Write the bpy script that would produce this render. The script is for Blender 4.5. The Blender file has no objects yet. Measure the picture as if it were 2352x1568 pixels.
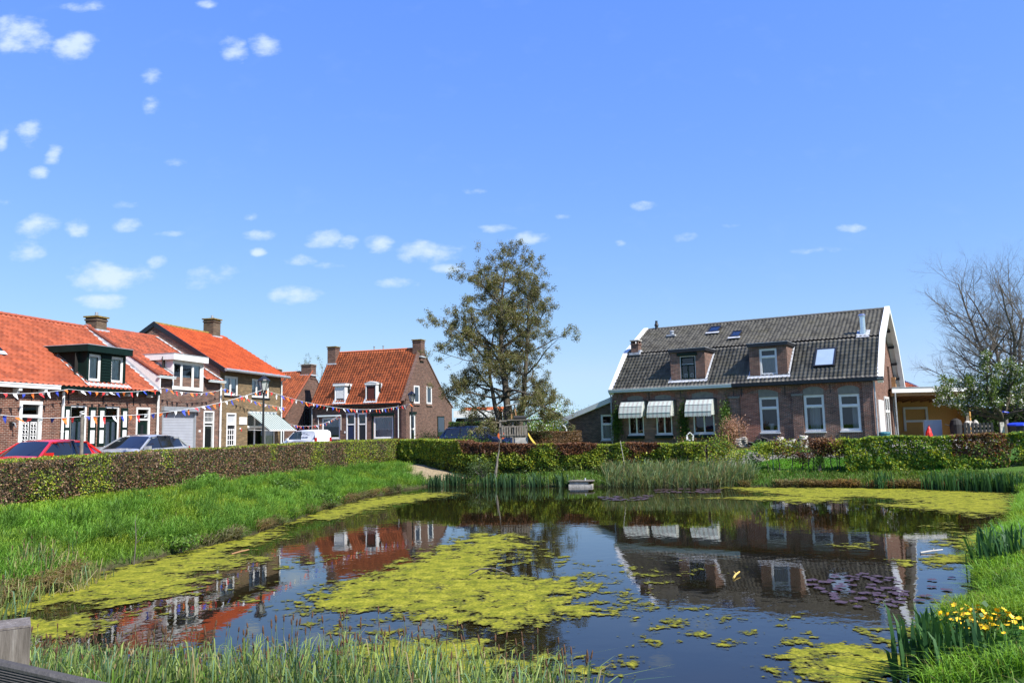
import bpy, math, random
import numpy as np
from mathutils import Vector, Matrix, Quaternion
rng = np.random.default_rng(11); random.seed(11)
S = bpy.context.scene
LINK = S.collection.objects.link
R = math.radians
PI = math.pi

# ------------------------------------------------------------------ camera
FPX, CX, CY, CAMH = 1801.0, 1176.0, 784.0, 2.7
PITCH = math.atan(203.0 / FPX); ROLL = 0.022
FW = np.array([0, math.cos(PITCH), math.sin(PITCH)])
UP0 = np.array([0, -math.sin(PITCH), math.cos(PITCH)]); RT0 = np.array([1.0, 0, 0])
RT = math.cos(ROLL) * RT0 - math.sin(ROLL) * UP0
UPV = math.cos(ROLL) * UP0 + math.sin(ROLL) * RT0
CAM = np.array([0, 0, CAMH])
cd = bpy.data.cameras.new('camera'); cam = bpy.data.objects.new('camera', cd); LINK(cam)
cd.sensor_width = 36; cd.lens = 36 * FPX / 2352.0; cd.clip_start = 0.1; cd.clip_end = 6000
M = Matrix(((RT[0], UPV[0], -FW[0]), (RT[1], UPV[1], -FW[1]), (RT[2], UPV[2], -FW[2]))).to_4x4()
M.translation = Vector(CAM); cam.matrix_world = M
S.camera = cam

def survey(x, y, z):
    """where the line of sight through a measured point of the survey photo meets height z"""
    d = FW + RT * (x - CX) / FPX - UPV * (y - CY) / FPX
    return CAM + d * ((z - CAMH) / d[2])

# ------------------------------------------------------------------ materials
class Mat:
    def __init__(s, name):
        s.m = bpy.data.materials.new(name); s.m.use_nodes = True
        s.n = s.m.node_tree.nodes; s.l = s.m.node_tree.links
        s.b = s.n['Principled BSDF']; s.o = s.n['Material Output']
    def new(s, t, **kw):
        n = s.n.new(t)
        for k, v in kw.items():
            if k in n.inputs: n.inputs[k].default_value = v
            else: setattr(n, k, v)
        return n
    def link(s, a, b): s.l.new(a, b)
    def noise(s, scale, detail=4, vec=None, rough=0.55):
        n = s.new('ShaderNodeTexNoise', Scale=scale, Detail=detail, Roughness=rough)
        if vec is None:
            tc = s.new('ShaderNodeTexCoord'); vec = tc.outputs['Object']
        s.link(vec, n.inputs['Vector']); return n.outputs['Fac']
    def ramp(s, fac, stops):
        r = s.new('ShaderNodeValToRGB'); e = r.color_ramp.elements
        while len(e) < len(stops): e.new(0.5)
        for el, (p, c) in zip(e, stops):
            el.position = p; el.color = (*c, 1) if len(c) == 3 else c
        s.link(fac, r.inputs['Fac']); return r.outputs['Color']
    def mix(s, a, b, fac, mode='MIX'):
        n = s.new('ShaderNodeMix', data_type='RGBA', blend_type=mode)
        for sock, v in ((n.inputs['Factor'], fac), (n.inputs['A'], a), (n.inputs['B'], b)):
            if hasattr(v, 'links') or isinstance(v, bpy.types.NodeSocket): s.link(v, sock)
            elif isinstance(v, (int, float)): sock.default_value = v
            else: sock.default_value = (*v, 1)
        # colour sockets
        return n.outputs['Result']
    def bump(s, h, strength=0.3, dist=0.02):
        n = s.new('ShaderNodeBump', Strength=strength, Distance=dist)
        s.link(h, n.inputs['Height']); s.link(n.outputs['Normal'], s.b.inputs['Normal'])

def cmix(M_, a, b, fac, mode='MIX'):
    n = M_.n.new('ShaderNodeMixRGB'); n.blend_type = mode
    for sock, v in ((n.inputs[0], fac), (n.inputs[1], a), (n.inputs[2], b)):
        if isinstance(v, bpy.types.NodeSocket): M_.link(v, sock)
        elif isinstance(v, (int, float)): sock.default_value = v
        else: sock.default_value = (*v, 1)
    return n.outputs[0]

def plain(name, col, rough=0.6, var=0.15, scale=6.0, bump=0.0, metal=0.0, spec=0.5, coat=0.0):
    m = Mat(name)
    n = m.noise(scale, 5)
    lo = tuple(c * (1 - var) for c in col); hi = tuple(min(1, c * (1 + var)) for c in col)
    m.link(m.ramp(n, [(0.3, lo), (0.7, hi)]), m.b.inputs['Base Color'])
    m.b.inputs['Roughness'].default_value = rough; m.b.inputs['Metallic'].default_value = metal
    m.b.inputs['Specular IOR Level'].default_value = spec
    if coat: m.b.inputs['Coat Weight'].default_value = coat; m.b.inputs['Coat Roughness'].default_value = 0.04
    if bump: m.bump(m.noise(scale * 4, 4), bump)
    return m.m

def brick(name, c1, c2, mortar, bw=0.215, rh=0.066, ms=0.011, dark=0.45, streak=(0.16, 0.13, 0.11)):
    m = Mat(name)
    tc = m.new('ShaderNodeTexCoord')
    b = m.new('ShaderNodeTexBrick', Scale=1.0)
    b.inputs['Brick Width'].default_value = bw; b.inputs['Row Height'].default_value = rh
    b.inputs['Mortar Size'].default_value = ms; b.inputs['Mortar Smooth'].default_value = 0.3
    b.inputs['Bias'].default_value = -0.1
    b.inputs['Color1'].default_value = (*c1, 1); b.inputs['Color2'].default_value = (*c2, 1); b.inputs['Mortar'].default_value = (*mortar, 1)
    m.link(tc.outputs['UV'], b.inputs['Vector'])
    n1 = m.noise(0.55, 6, tc.outputs['UV'], 0.65)
    f = m.ramp(n1, [(0.38, (1, 1, 1)), (0.72, (1 - dark,) * 3)])
    c = cmix(m, b.outputs['Color'], f, 1.0, 'MULTIPLY')
    mp = m.new('ShaderNodeMapping'); mp.inputs['Scale'].default_value = (4.0, 14.0, 1)
    m.link(tc.outputs['UV'], mp.inputs['Vector'])
    n2 = m.noise(1.0, 3, mp.outputs['Vector'])
    c = cmix(m, c, cmix(m, c, (1.35, 1.2, 1.1), 1.0, 'MULTIPLY'), m.ramp(n2, [(0.45, (0, 0, 0)), (0.75, (1, 1, 1))]))
    mq = m.new('ShaderNodeMapping'); mq.inputs['Scale'].default_value = (1.6, 5.5, 1); m.link(tc.outputs['UV'], mq.inputs['Vector'])
    c = cmix(m, c, m.ramp(m.noise(1.3, 5, mq.outputs['Vector'], .7), [(.32, (.58, .56, .56)), (.5, (1, 1, 1)), (.68, (1.5, 1.42, 1.36))]), 1.0, 'MULTIPLY')
    n3 = m.noise(1.7, 5, tc.outputs['UV'], 0.7)
    c = cmix(m, c, streak, m.ramp(n3, [(0.6, (0, 0, 0)), (0.85, (0.5, 0.5, 0.5))]))
    m.link(c, m.b.inputs['Base Color']); m.b.inputs['Roughness'].default_value = 0.88
    m.b.inputs['Specular IOR Level'].default_value = 0.25
    m.bump(b.outputs['Fac'], -0.35, 0.012)
    return m.m

def tile_mat(name, col, col2, moss=(0.05, 0.045, 0.03), mossamt=0.5, mscale=1.1, rough=0.75):
    """per-tile tone from the colour attribute, weather stains from noise"""
    m = Mat(name)
    a = m.new('ShaderNodeAttribute', attribute_name='Col')
    sep = m.new('ShaderNodeSeparateColor'); m.link(a.outputs['Color'], sep.inputs['Color'])
    c = m.ramp(sep.outputs['Red'], [(0.0, col2), (0.5, col), (1.0, tuple(min(1, x * 1.25) for x in col))])
    n = m.noise(mscale, 6, None, 0.7)
    n4 = m.noise(9, 4)
    c = cmix(m, c, moss, m.ramp(n, [(0.5, (0, 0, 0)), (0.78, (mossamt,) * 3)]))
    c = cmix(m, c, moss, m.ramp(n4, [(0.52, (0, 0, 0)), (0.75, (mossamt * 0.9,) * 3)]))
    m.link(c, m.b.inputs['Base Color']); m.b.inputs['Roughness'].default_value = rough
    m.b.inputs['Specular IOR Level'].default_value = 0.3
    m.bump(m.noise(40, 3), 0.15, 0.01)
    return m.m

def leaf_mat(name, trans=0.35, gloss=0.06, rough=0.45):
    m = Mat(name)
    a = m.new('ShaderNodeAttribute', attribute_name='Col')
    d = m.new('ShaderNodeBsdfDiffuse'); t = m.new('ShaderNodeBsdfTranslucent'); g = m.new('ShaderNodeBsdfGlossy', Roughness=rough)
    g.inputs['Color'].default_value = (0.9, 0.95, 1, 1)
    m.link(a.outputs['Color'], d.inputs['Color'])
    tcol = cmix(m, a.outputs['Color'], (1.3, 1.25, 0.6), 1.0, 'MULTIPLY'); m.link(tcol, t.inputs['Color'])
    x = m.new('ShaderNodeMixShader', Fac=trans); m.link(d.outputs[0], x.inputs[1]); m.link(t.outputs[0], x.inputs[2])
    y = m.new('ShaderNodeMixShader', Fac=gloss); m.link(x.outputs[0], y.inputs[1]); m.link(g.outputs[0], y.inputs[2])
    m.link(y.outputs[0], m.o.inputs['Surface']); m.n.remove(m.b)
    return m.m

def glass_mat(name, tint=(0.75, 0.8, 0.8), refl=1.0):
    m = Mat(name)
    t = m.new('ShaderNodeBsdfTransparent'); t.inputs['Color'].default_value = (*tint, 1)
    g = m.new('ShaderNodeBsdfGlossy', Roughness=0.01); f = m.new('ShaderNodeFresnel', IOR=1.55)
    mm = m.new('ShaderNodeMath', operation='MULTIPLY'); m.link(f.outputs[0], mm.inputs[0]); mm.inputs[1].default_value = 1.8 * refl
    x = m.new('ShaderNodeMixShader'); m.link(mm.outputs[0], x.inputs[0]); m.link(t.outputs[0], x.inputs[1]); m.link(g.outputs[0], x.inputs[2])
    m.link(x.outputs[0], m.o.inputs['Surface']); m.n.remove(m.b)
    return m.m

MT = {}
MT['white'] = plain('white_paint', (0.7, 0.7, 0.685), 0.45, 0.07, 3)
MT['offwhite'] = plain('weathered_white_paint', (0.66, 0.67, 0.65), 0.55, 0.1, 2)
MT['palegrey'] = plain('pale_grey_paint', (0.55, 0.6, 0.6), 0.5, 0.06, 3)
MT['green'] = plain('dark_green_paint', (0.004, 0.0145, 0.0115), 0.6, 0.2, 3, spec=0.15)
MT['black'] = plain('black_paint', (0.012, 0.013, 0.016), 0.4, 0.2, 3)
MT['navy'] = plain('navy_paint', (0.012, 0.018, 0.06), 0.4, 0.2, 3)
MT['lead'] = plain('lead_flashing', (0.4, 0.42, 0.45), 0.6, 0.3, 5, 0.3)
MT['zinc'] = plain('zinc_pipe', (0.33, 0.35, 0.37), 0.45, 0.15, 4, metal=0.3)
MT['steel'] = plain('bright_steel', (0.7, 0.72, 0.75), 0.22, 0.08, 8, metal=0.9)
MT['curtain'] = plain('net_curtain', (0.85, 0.87, 0.88), 0.9, 0.12, 5)
MT['blind'] = plain('grey_blind', (0.42, 0.44, 0.45), 0.9, 0.06, 5)
MT['redblind'] = plain('dark_red_blind', (0.07, 0.012, 0.01), 0.9, 0.1, 5)
MT['room'] = plain('painted_dim_room', (0.014, 0.012, 0.011), 0.95, 0.3, 1)  # near black colour stands for the unlit interior
MT['glass'] = glass_mat('window_glass', (0.97, 0.98, 0.98), .8)
MT['dglass'] = glass_mat('dark_window_glass', (0.25, 0.28, 0.3), 1.0)
MT['wood'] = plain('grey_weathered_wood', (0.17, 0.15, 0.125), 0.85, 0.35, 8, 0.4)
MT['brownwood'] = plain('brown_timber', (0.32, 0.17, 0.07), 0.8, 0.25, 8, 0.3)
MT['concrete'] = plain('concrete', (0.36, 0.34, 0.31), 0.9, 0.25, 6, 0.3)
MT['stone'] = plain('pale_stone', (0.42, 0.4, 0.36), 0.9, 0.3, 6, 0.4)
MT['infill'] = plain('grey_render', (0.2, 0.19, 0.165), 0.9, 0.2, 4)
MT['rubber'] = plain('black_rubber', (0.018, 0.018, 0.02), 0.75, 0.2, 6)
MT['iron'] = plain('black_iron', (0.012, 0.013, 0.015), 0.45, 0.2, 6)
MT['b_red'] = brick('red_brick', (0.14, 0.046, 0.026), (0.085, 0.03, 0.02), (0.27, 0.215, 0.175), dark=0.3, streak=(0.1, 0.07, 0.055))
MT['b_mix'] = brick('brown_brick', (0.13, 0.055, 0.036), (0.07, 0.038, 0.03), (0.25, 0.205, 0.175), dark=0.35)
MT['b_beige'] = brick('beige_brick', (0.165, 0.115, 0.058), (0.125, 0.085, 0.044), (0.2, 0.165, 0.11), dark=0.2, streak=(0.13, 0.1, 0.07))
MT['b_far'] = brick('brown_house_brick', (0.12, 0.055, 0.038), (0.075, 0.038, 0.029), (0.19, 0.15, 0.125), dark=0.3)
MT['b_dark'] = brick('old_dark_brick', (0.18, 0.066, 0.04), (0.06, 0.034, 0.03), (0.36, 0.29, 0.25), dark=0.5, streak=(0.035, 0.028, 0.024))
MT['b_patch'] = brick('newer_red_brick', (0.26, 0.062, 0.03), (0.18, 0.045, 0.024), (0.4, 0.3, 0.25), dark=0.1)
MT['b_arch'] = brick('arch_brick', (0.27, 0.08, 0.042), (0.17, 0.055, 0.035), (0.24, 0.18, 0.15), dark=0.15)
MT['b_annex'] = brick('black_old_brick', (0.07, 0.05, 0.042), (0.04, 0.032, 0.028), (0.17, 0.15, 0.13), dark=0.4, streak=(0.2, 0.18, 0.16))
MT['b_chim'] = brick('lichen_brick', (0.12, 0.08, 0.05), (0.08, 0.06, 0.04), (0.15, 0.13, 0.1), dark=0.4, streak=(0.22, 0.15, 0.03))
MT['lichen'] = plain('lichen_covered_cap', (0.2, 0.14, 0.03), 0.9, 0.5, 7, 0.5)
MT['t_or'] = tile_mat('orange_pantile', (0.35, 0.085, 0.04), (0.26, 0.06, 0.03), (0.12, 0.05, 0.035), 0.4)
MT['t_old'] = tile_mat('weathered_orange_pantile', (0.33, 0.076, 0.036), (0.2, 0.05, 0.027), (0.07, 0.04, 0.028), 0.75, 1.6)
MT['t_new'] = tile_mat('bright_orange_pantile', (0.37, 0.062, 0.016), (0.3, 0.046, 0.012), (0.2, 0.04, 0.016), 0.3)
MT['t_far'] = tile_mat('mottled_orange_pantile', (0.47, 0.12, 0.045), (0.27, 0.072, 0.033), (0.13, 0.06, 0.034), 0.6, 1.3)
MT['t_grey'] = tile_mat('dark_grey_pantile', (0.11, 0.103, 0.088), (0.05, 0.047, 0.042), (0.13, 0.115, 0.06), 0.45, 0.8, 0.6)

# ------------------------------------------------------------------ naming
def tag(o, label=None, cat=None, group=None, kind=None):
    if label: o['label'] = label
    if cat: o['category'] = cat
    if group: o['group'] = group
    if kind: o['kind'] = kind
    return o

def thing(name, label, cat, loc=(0, 0, 0), rz=0.0, group=None):
    o = bpy.data.objects.new(name, None); LINK(o); o.empty_display_size = 0.3
    o.location = loc; o.rotation_euler = (0, 0, rz)
    return tag(o, label, cat, group)

def copy_tree(o, parent=None):
    c = o.copy(); LINK(c)
    if parent is not None: c.parent = parent
    for ch in list(o.children): copy_tree(ch, c)
    return c

# ------------------------------------------------------------------ mesh builder
class MB:
    CZ = 0.0; SH = 0.0            # height of the current thing's base; skew of its plan
    def __init__(s): s.v = []; s.f = []; s.mi = []; s.uv = []; s.mats = []; s.sm = []
    def face(s, pts, mat, smooth=False, uv=None):
        if mat not in s.mats: s.mats.append(mat)
        i = len(s.v); s.v += [tuple(p) for p in pts]; s.f.append(tuple(range(i, i + len(pts))))
        s.mi.append(s.mats.index(mat)); s.sm.append(smooth)
        if uv is None:
            a, b, c = Vector(pts[0]), Vector(pts[1]), Vector(pts[2]); n = (b - a).cross(c - a)
            ax, ay, az = abs(n.x), abs(n.y), abs(n.z)
            if az > ax and az > ay: uv = [(p[0], p[1]) for p in pts]
            elif ax > ay: uv = [(p[1], p[2]) for p in pts]
            else: uv = [(p[0], p[2]) for p in pts]
        s.uv += uv
        return s
    def box(s, x0, x1, y0, y1, z0, z1, mat):
        p = [(x0, y0, z0), (x1, y0, z0), (x1, y1, z0), (x0, y1, z0), (x0, y0, z1), (x1, y0, z1), (x1, y1, z1), (x0, y1, z1)]
        for q in ((0, 1, 5, 4), (1, 2, 6, 5), (2, 3, 7, 6), (3, 0, 4, 7), (4, 5, 6, 7), (3, 2, 1, 0)): s.face([p[k] for k in q], mat)
        return s
    def bar(s, p, q, w, h, mat, up=(0, 0, 1)):
        p, q = Vector(p), Vector(q); d = (q - p).normalized(); u = Vector(up)
        if abs(d.dot(u)) > 0.98: u = Vector((0, 1, 0))
        a = d.cross(u).normalized() * (w / 2); b = a.cross(d).normalized() * (h / 2)
        P = [p - a - b, p + a - b, p + a + b, p - a + b, q - a - b, q + a - b, q + a + b, q - a + b]
        for k in ((0, 1, 5, 4), (1, 2, 6, 5), (2, 3, 7, 6), (3, 0, 4, 7), (4, 5, 6, 7), (3, 2, 1, 0)): s.face([P[i] for i in k], mat)
        return s
    def tube(s, pts, rad, mat, n=8, caps=True, smooth=True):
        pts = [Vector(p) for p in pts]
        if not hasattr(rad, '__len__'): rad = [rad] * len(pts)
        rings = []
        for i, p in enumerate(pts):
            d = (pts[min(i + 1, len(pts) - 1)] - pts[max(i - 1, 0)]).normalized()
            u = Vector((0, 0, 1)) if abs(d.z) < 0.9 else Vector((1, 0, 0))
            a = d.cross(u).normalized(); b = d.cross(a)
            rings.append([p + (a * math.cos(t) + b * math.sin(t)) * rad[i] for t in [2 * PI * k / n for k in range(n)]])
        for i in range(len(pts) - 1):
            for k in range(n):
                s.face([rings[i][k], rings[i][(k + 1) % n], rings[i + 1][(k + 1) % n], rings[i + 1][k]], mat, smooth)
        if caps: s.face(rings[0], mat); s.face(rings[-1], mat)
        return s
    def prism(s, poly, y0, y1, mat):           # outline in x,z pulled along y
        a = [(x, y0, z) for x, z in poly]; b = [(x, y1, z) for x, z in poly]; n = len(poly)
        s.face(a, mat); s.face(b[::-1], mat)
        for k in range(n): s.face([a[k], a[(k + 1) % n], b[(k + 1) % n], b[k]], mat)
        return s
    def prismx(s, poly, x0, x1, mat):          # outline in y,z pulled along x
        a = [(x0, y, z) for y, z in poly]; b = [(x1, y, z) for y, z in poly]; n = len(poly)
        s.face(a, mat); s.face(b[::-1], mat)
        for k in range(n): s.face([a[k], a[(k + 1) % n], b[(k + 1) % n], b[k]], mat)
        return s
    def build(s, name, parent=None, label=None, merge=False):
        me = bpy.data.meshes.new(name)
        me.from_pydata([(x + MB.SH * y, y, z - MB.CZ) for x, y, z in s.v], [], s.f)
        for m in s.mats: me.materials.append(m)
        me.polygons.foreach_set('material_index', s.mi); me.polygons.foreach_set('use_smooth', s.sm)
        ul = me.uv_layers.new(name='UVMap'); ul.data.foreach_set('uv', np.array(s.uv, float).ravel())
        if merge:
            import bmesh
            bm = bmesh.new(); bm.from_mesh(me); bmesh.ops.remove_doubles(bm, verts=bm.verts, dist=1e-4); bmesh.ops.recalc_face_normals(bm, faces=bm.faces); bm.to_mesh(me); bm.free()
        o = bpy.data.objects.new(name, me); LINK(o)
        if parent is not None: o.parent = parent
        if label: o['label'] = label
        return o

def fastmesh(name, V, Q, mat, col=None, parent=None, smooth=False, tri=False):
    """numpy arrays -> mesh object; Q is (n,4) or (n,3); col per vertex"""
    V = np.asarray(V, np.float32); Q = np.asarray(Q, np.int32); k = Q.shape[1]
    me = bpy.data.meshes.new(name)
    me.vertices.add(len(V)); me.vertices.foreach_set('co', V.ravel())
    me.loops.add(Q.size); me.loops.foreach_set('vertex_index', Q.ravel())
    me.polygons.add(len(Q)); me.polygons.foreach_set('loop_start', np.arange(0, Q.size, k, dtype=np.int32))
    me.polygons.foreach_set('loop_total', np.full(len(Q), k, np.int32))
    if smooth: me.polygons.foreach_set('use_smooth', np.ones(len(Q), bool))
    me.update(calc_edges=True); me.validate()
    if col is not None:
        a = me.color_attributes.new('Col', 'FLOAT_COLOR', 'POINT')
        c = np.ones((len(V), 4), np.float32); c[:, :3] = col; a.data.foreach_set('color', c.ravel())
    if mat: me.materials.append(mat)
    o = bpy.data.objects.new(name, me); LINK(o)
    if parent is not None: o.parent = parent
    return o

def vnoise(x, y, seed=0):
    """smooth 2-D value noise in 0..1"""
    x = np.asarray(x, float); y = np.asarray(y, float)
    xi = np.floor(x).astype(np.int64); yi = np.floor(y).astype(np.int64); fx = x - xi; fy = y - yi
    fx = fx * fx * (3 - 2 * fx); fy = fy * fy * (3 - 2 * fy)
    def h(a, b):
        n = (a * 374761393 + b * 668265263 + seed * 982451653) & 0x7fffffff
        n = ((n ^ (n >> 13)) * 1274126177) & 0x7fffffff
        return ((n ^ (n >> 16)) & 0xffff) / 65535.0
    return (h(xi, yi) * (1 - fx) + h(xi + 1, yi) * fx) * (1 - fy) + (h(xi, yi + 1) * (1 - fx) + h(xi + 1, yi + 1) * fx) * fy
def fbm(x, y, seed=0, o=3):
    return sum(vnoise(x * 2 ** i, y * 2 ** i, seed + i) / 2 ** i for i in range(o)) / sum(1 / 2 ** i for i in range(o))

def sdist(px, py, poly):
    """signed distance to a polygon, positive inside"""
    poly = np.asarray(poly, float)[:, :2]; px = np.asarray(px, float); py = np.asarray(py, float)
    best = np.full(px.shape, 1e9); ins = np.zeros(px.shape, bool); n = len(poly)
    for i in range(n):
        ax, ay = poly[i]; bx, by = poly[(i + 1) % n]; dx, dy = bx - ax, by - ay
        t = np.clip(((px - ax) * dx + (py - ay) * dy) / (dx * dx + dy * dy + 1e-12), 0, 1)
        best = np.minimum(best, np.hypot(px - ax - t * dx, py - ay - t * dy))
        c = ((ay > py) != (by > py)) & (px < dx * (py - ay) / (dy if abs(dy) > 1e-12 else 1e-12) + ax)
        ins ^= c
    return np.where(ins, best, -best)
bg = Mat('dark_reflecting_glass'); bg.b.inputs['Base Color'].default_value = (.012, .014, .016, 1); bg.b.inputs['Roughness'].default_value = .03; bg.b.inputs['Specular IOR Level'].default_value = .9
MT['bglass'] = bg.m; MT['pale_pane'] = plain('pale_blue_pane', (.27, .35, .44), .08, .05, 2)  # opaque pale blue colour for the large skylight pane
# ------------------------------------------------------------------ building pieces
class MBm(MB):
    """builder whose points pass through a mapping (for walls that face sideways)"""
    def __init__(s, mp=None): super().__init__(); s.mp = mp
    def build(s, *a, **k):
        if s.mp: s.v = [s.mp(*p) for p in s.v]
        return super().build(*a, **k)

def wall_cells(mb, x0, x1, z0, z1, y, mat, holes=(), reveal=0.16, rmat=None):
    xs = sorted({x0, x1, *[c for h in holes for c in h[:2]]}); zs = sorted({z0, z1, *[c for h in holes for c in h[2:4]]})
    for i in range(len(xs) - 1):
        for j in range(len(zs) - 1):
            cx, cz = (xs[i] + xs[i + 1]) / 2, (zs[j] + zs[j + 1]) / 2
            if any(h[0] < cx < h[1] and h[2] < cz < h[3] for h in holes): continue
            mb.face([(xs[i], y, zs[j]), (xs[i + 1], y, zs[j]), (xs[i + 1], y, zs[j + 1]), (xs[i], y, zs[j + 1])], mat)
    for a, b, c, d in [h[:4] for h in holes]:
        rm = rmat or mat
        mb.face([(a, y, c), (a, y + reveal, c), (a, y + reveal, d), (a, y, d)], rm)
        mb.face([(b, y, c), (b, y + reveal, c), (b, y + reveal, d), (b, y, d)], rm)
        mb.face([(a, y, d), (b, y, d), (b, y + reveal, d), (a, y + reveal, d)], rm)
        mb.face([(a, y, c), (b, y, c), (b, y + reveal, c), (a, y + reveal, c)], rm)

def curtain_mesh(par, x0, x1, z0, z1, y, mp=None, mat='curtain', name='curtain'):
    mb = MBm(mp); n = max(6, int((x1 - x0) / 0.045)); pts = []
    for i in range(n + 1):
        x = x0 + (x1 - x0) * i / n
        pts.append((x, y + 0.025 * math.sin(i * 1.7) + 0.012 * math.sin(i * 0.63)))
    for i in range(n):
        (xa, ya), (xb, yb) = pts[i], pts[i + 1]
        mb.face([(xa, ya, z0), (xb, yb, z0), (xb, yb, z1), (xa, ya, z1)], MT[mat], True)
    return mb.build(name, par)

def window(par, x0, x1, z0, z1, y, mat='white', fw=0.075, mull=(), trans=(), curtains=(), sill='concrete', mp=None, sub=False,
           glass='glass', name='window', inner=True, back=0.5, proud=-0.05):
    """frame ring set into the wall plane y (front is -y); panes, curtains and sill are its pieces"""
    mb = MBm(mp); m = MT[mat]; a, b = y - proud, y - proud + 0.07
    mb.box(x0, x1, a, b, z0, z0 + fw, m); mb.box(x0, x1, a, b, z1 - fw, z1, m)
    mb.box(x0, x0 + fw, a, b, z0 + fw, z1 - fw, m); mb.box(x1 - fw, x1, a, b, z0 + fw, z1 - fw, m)
    for q in mull: mb.box(q - fw / 2, q + fw / 2, a, b, z0 + fw, z1 - fw, m)
    for q in trans:
        mb.box(x0 + fw, x1 - fw, a - 0.012, b + 0.004, q - fw / 2, q + fw / 2, m)
    if inner:            # slimmer sash inside every light
        xs = [x0 + fw, *[v for q in mull for v in (q - fw / 2, q + fw / 2)], x1 - fw]; zs = [z0 + fw, *[v for q in trans for v in (q - fw / 2, q + fw / 2)], z1 - fw]
        t = 0.035
        for i in range(0, len(xs), 2):
            for j in range(0, len(zs), 2):
                p, q, r, u = xs[i], xs[i + 1], zs[j], zs[j + 1]
                mb.box(p, q, a + 0.02, b - 0.01, r, r + t, m); mb.box(p, q, a + 0.02, b - 0.01, u - t, u, m)
                mb.box(p, p + t, a + 0.02, b - 0.01, r + t, u - t, m); mb.box(q - t, q, a + 0.02, b - 0.01, r + t, u - t, m)
    fr = mb.build(name, par); kid = par if sub else fr
    g = MBm(mp); g.face([(x0 + fw, a + 0.035, z0 + fw), (x1 - fw, a + 0.035, z0 + fw), (x1 - fw, a + 0.035, z1 - fw), (x0 + fw, a + 0.035, z1 - fw)], MT[glass]); g.build('pane', kid)
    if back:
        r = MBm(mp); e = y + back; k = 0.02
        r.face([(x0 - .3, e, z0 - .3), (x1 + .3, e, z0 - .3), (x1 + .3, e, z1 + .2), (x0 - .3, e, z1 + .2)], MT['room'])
        r.build('room_dark_sheet', kid)  # flat dark sheet behind the frame, the room's shade is in its colour
    for c in curtains:
        curtain_mesh(kid, c[0], c[1], c[2], c[3], y + 0.155, mp, c[4] if len(c) > 4 else 'curtain')
    if sill:
        q = MBm(mp); q.box(x0 - 0.04, x1 + 0.04, y - 0.06, y + 0.06 - max(0, -0.0), z0 - 0.07, z0 - 0.004, MT[sill]); q.build('sill', kid)
    return fr

def tiles(name, par, x0, x1, y0, z0, y1, z1, mat, tw=0.26, th=0.34, amp=0.05, lift=0.07, seed=0, sag=0.0):
    """pantiled slope: S-shaped across, stepped up the slope, one tone per tile"""
    nx = max(1, round((x1 - x0) / tw)); L = math.hypot(y1 - y0, z1 - z0); nr = max(1, round(L / th)); sub = 5
    prof = np.array([0.0, 0.75, 1.0, 0.45, -0.05]) * amp
    cols = nx * sub + 1; xs = np.linspace(x0, x1, cols)
    off = np.array([prof[k % sub] for k in range(cols)])
    ny, nz = -(z1 - z0) / L, (y1 - y0) / L
    if nz < 0: ny, nz = -ny, -nz
    g = np.random.default_rng(seed + 5); tone = g.random((nr, nx)); tone = np.clip(0.5 + (tone - 0.5) * 1.0, 0, 1)
    V = []; C = []
    for r in range(nr):
        for e, (t, h) in enumerate(((r / nr, lift), ((r + 1) / nr, 0.0))):
            y = y0 + (y1 - y0) * t; z = z0 + (z1 - z0) * t
            o = off + h + 0.006 * np.sin(xs * 2.1 + r) - sag * math.sin(PI * t) * np.sin((xs - x0) / (x1 - x0) * PI)
            yy = y + ny * o; zz = z + nz * o
            V.append(np.stack([xs + MB.SH * yy, yy, zz - MB.CZ], 1))
            c = np.repeat(tone[r], sub); c = np.append(c, c[-1]); C.append(np.stack([c] * 3, 1))
    V = np.concatenate(V); C = np.concatenate(C); Q = []
    for k in range(2 * nr - 1):
        i = np.arange(cols - 1) + k * cols
        Q.append(np.stack([i, i + 1, i + 1 + cols, i + cols], 1))
    return fastmesh(name, V, np.concatenate(Q), MT[mat], C, par)

def ridge_caps(par, x0, x1, y, z, mat, step=0.38, r=0.12):
    mb = MB(); n = max(1, round((x1 - x0) / step))
    for i in range(n):
        a = x0 + (x1 - x0) * i / n; b = x0 + (x1 - x0) * (i + 1) / n + 0.03
        pa = []; pb = []
        for k in range(7):
            t = PI * k / 6; pa.append((a, y + (r - .012) * math.cos(t), z - .03 + (r - .012) * math.sin(t))); pb.append((b, y + r * math.cos(t), z - .03 + r * math.sin(t)))
        for k in range(6): mb.face([pa[k], pa[k + 1], pb[k + 1], pb[k]], MT[mat], True)
        mb.face(pb, MT[mat])
    o = mb.build('ridge_tiles', par)
    c = o.data.color_attributes.new('Col', 'FLOAT_COLOR', 'POINT'); v = np.ones((len(o.data.vertices), 4), np.float32); v[:, :3] = 0.45 + 0.2 * np.repeat(rng.random(len(v) // 7 + 1), 7)[:len(v), None]
    c.data.foreach_set('color', v.ravel()); return o

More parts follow.
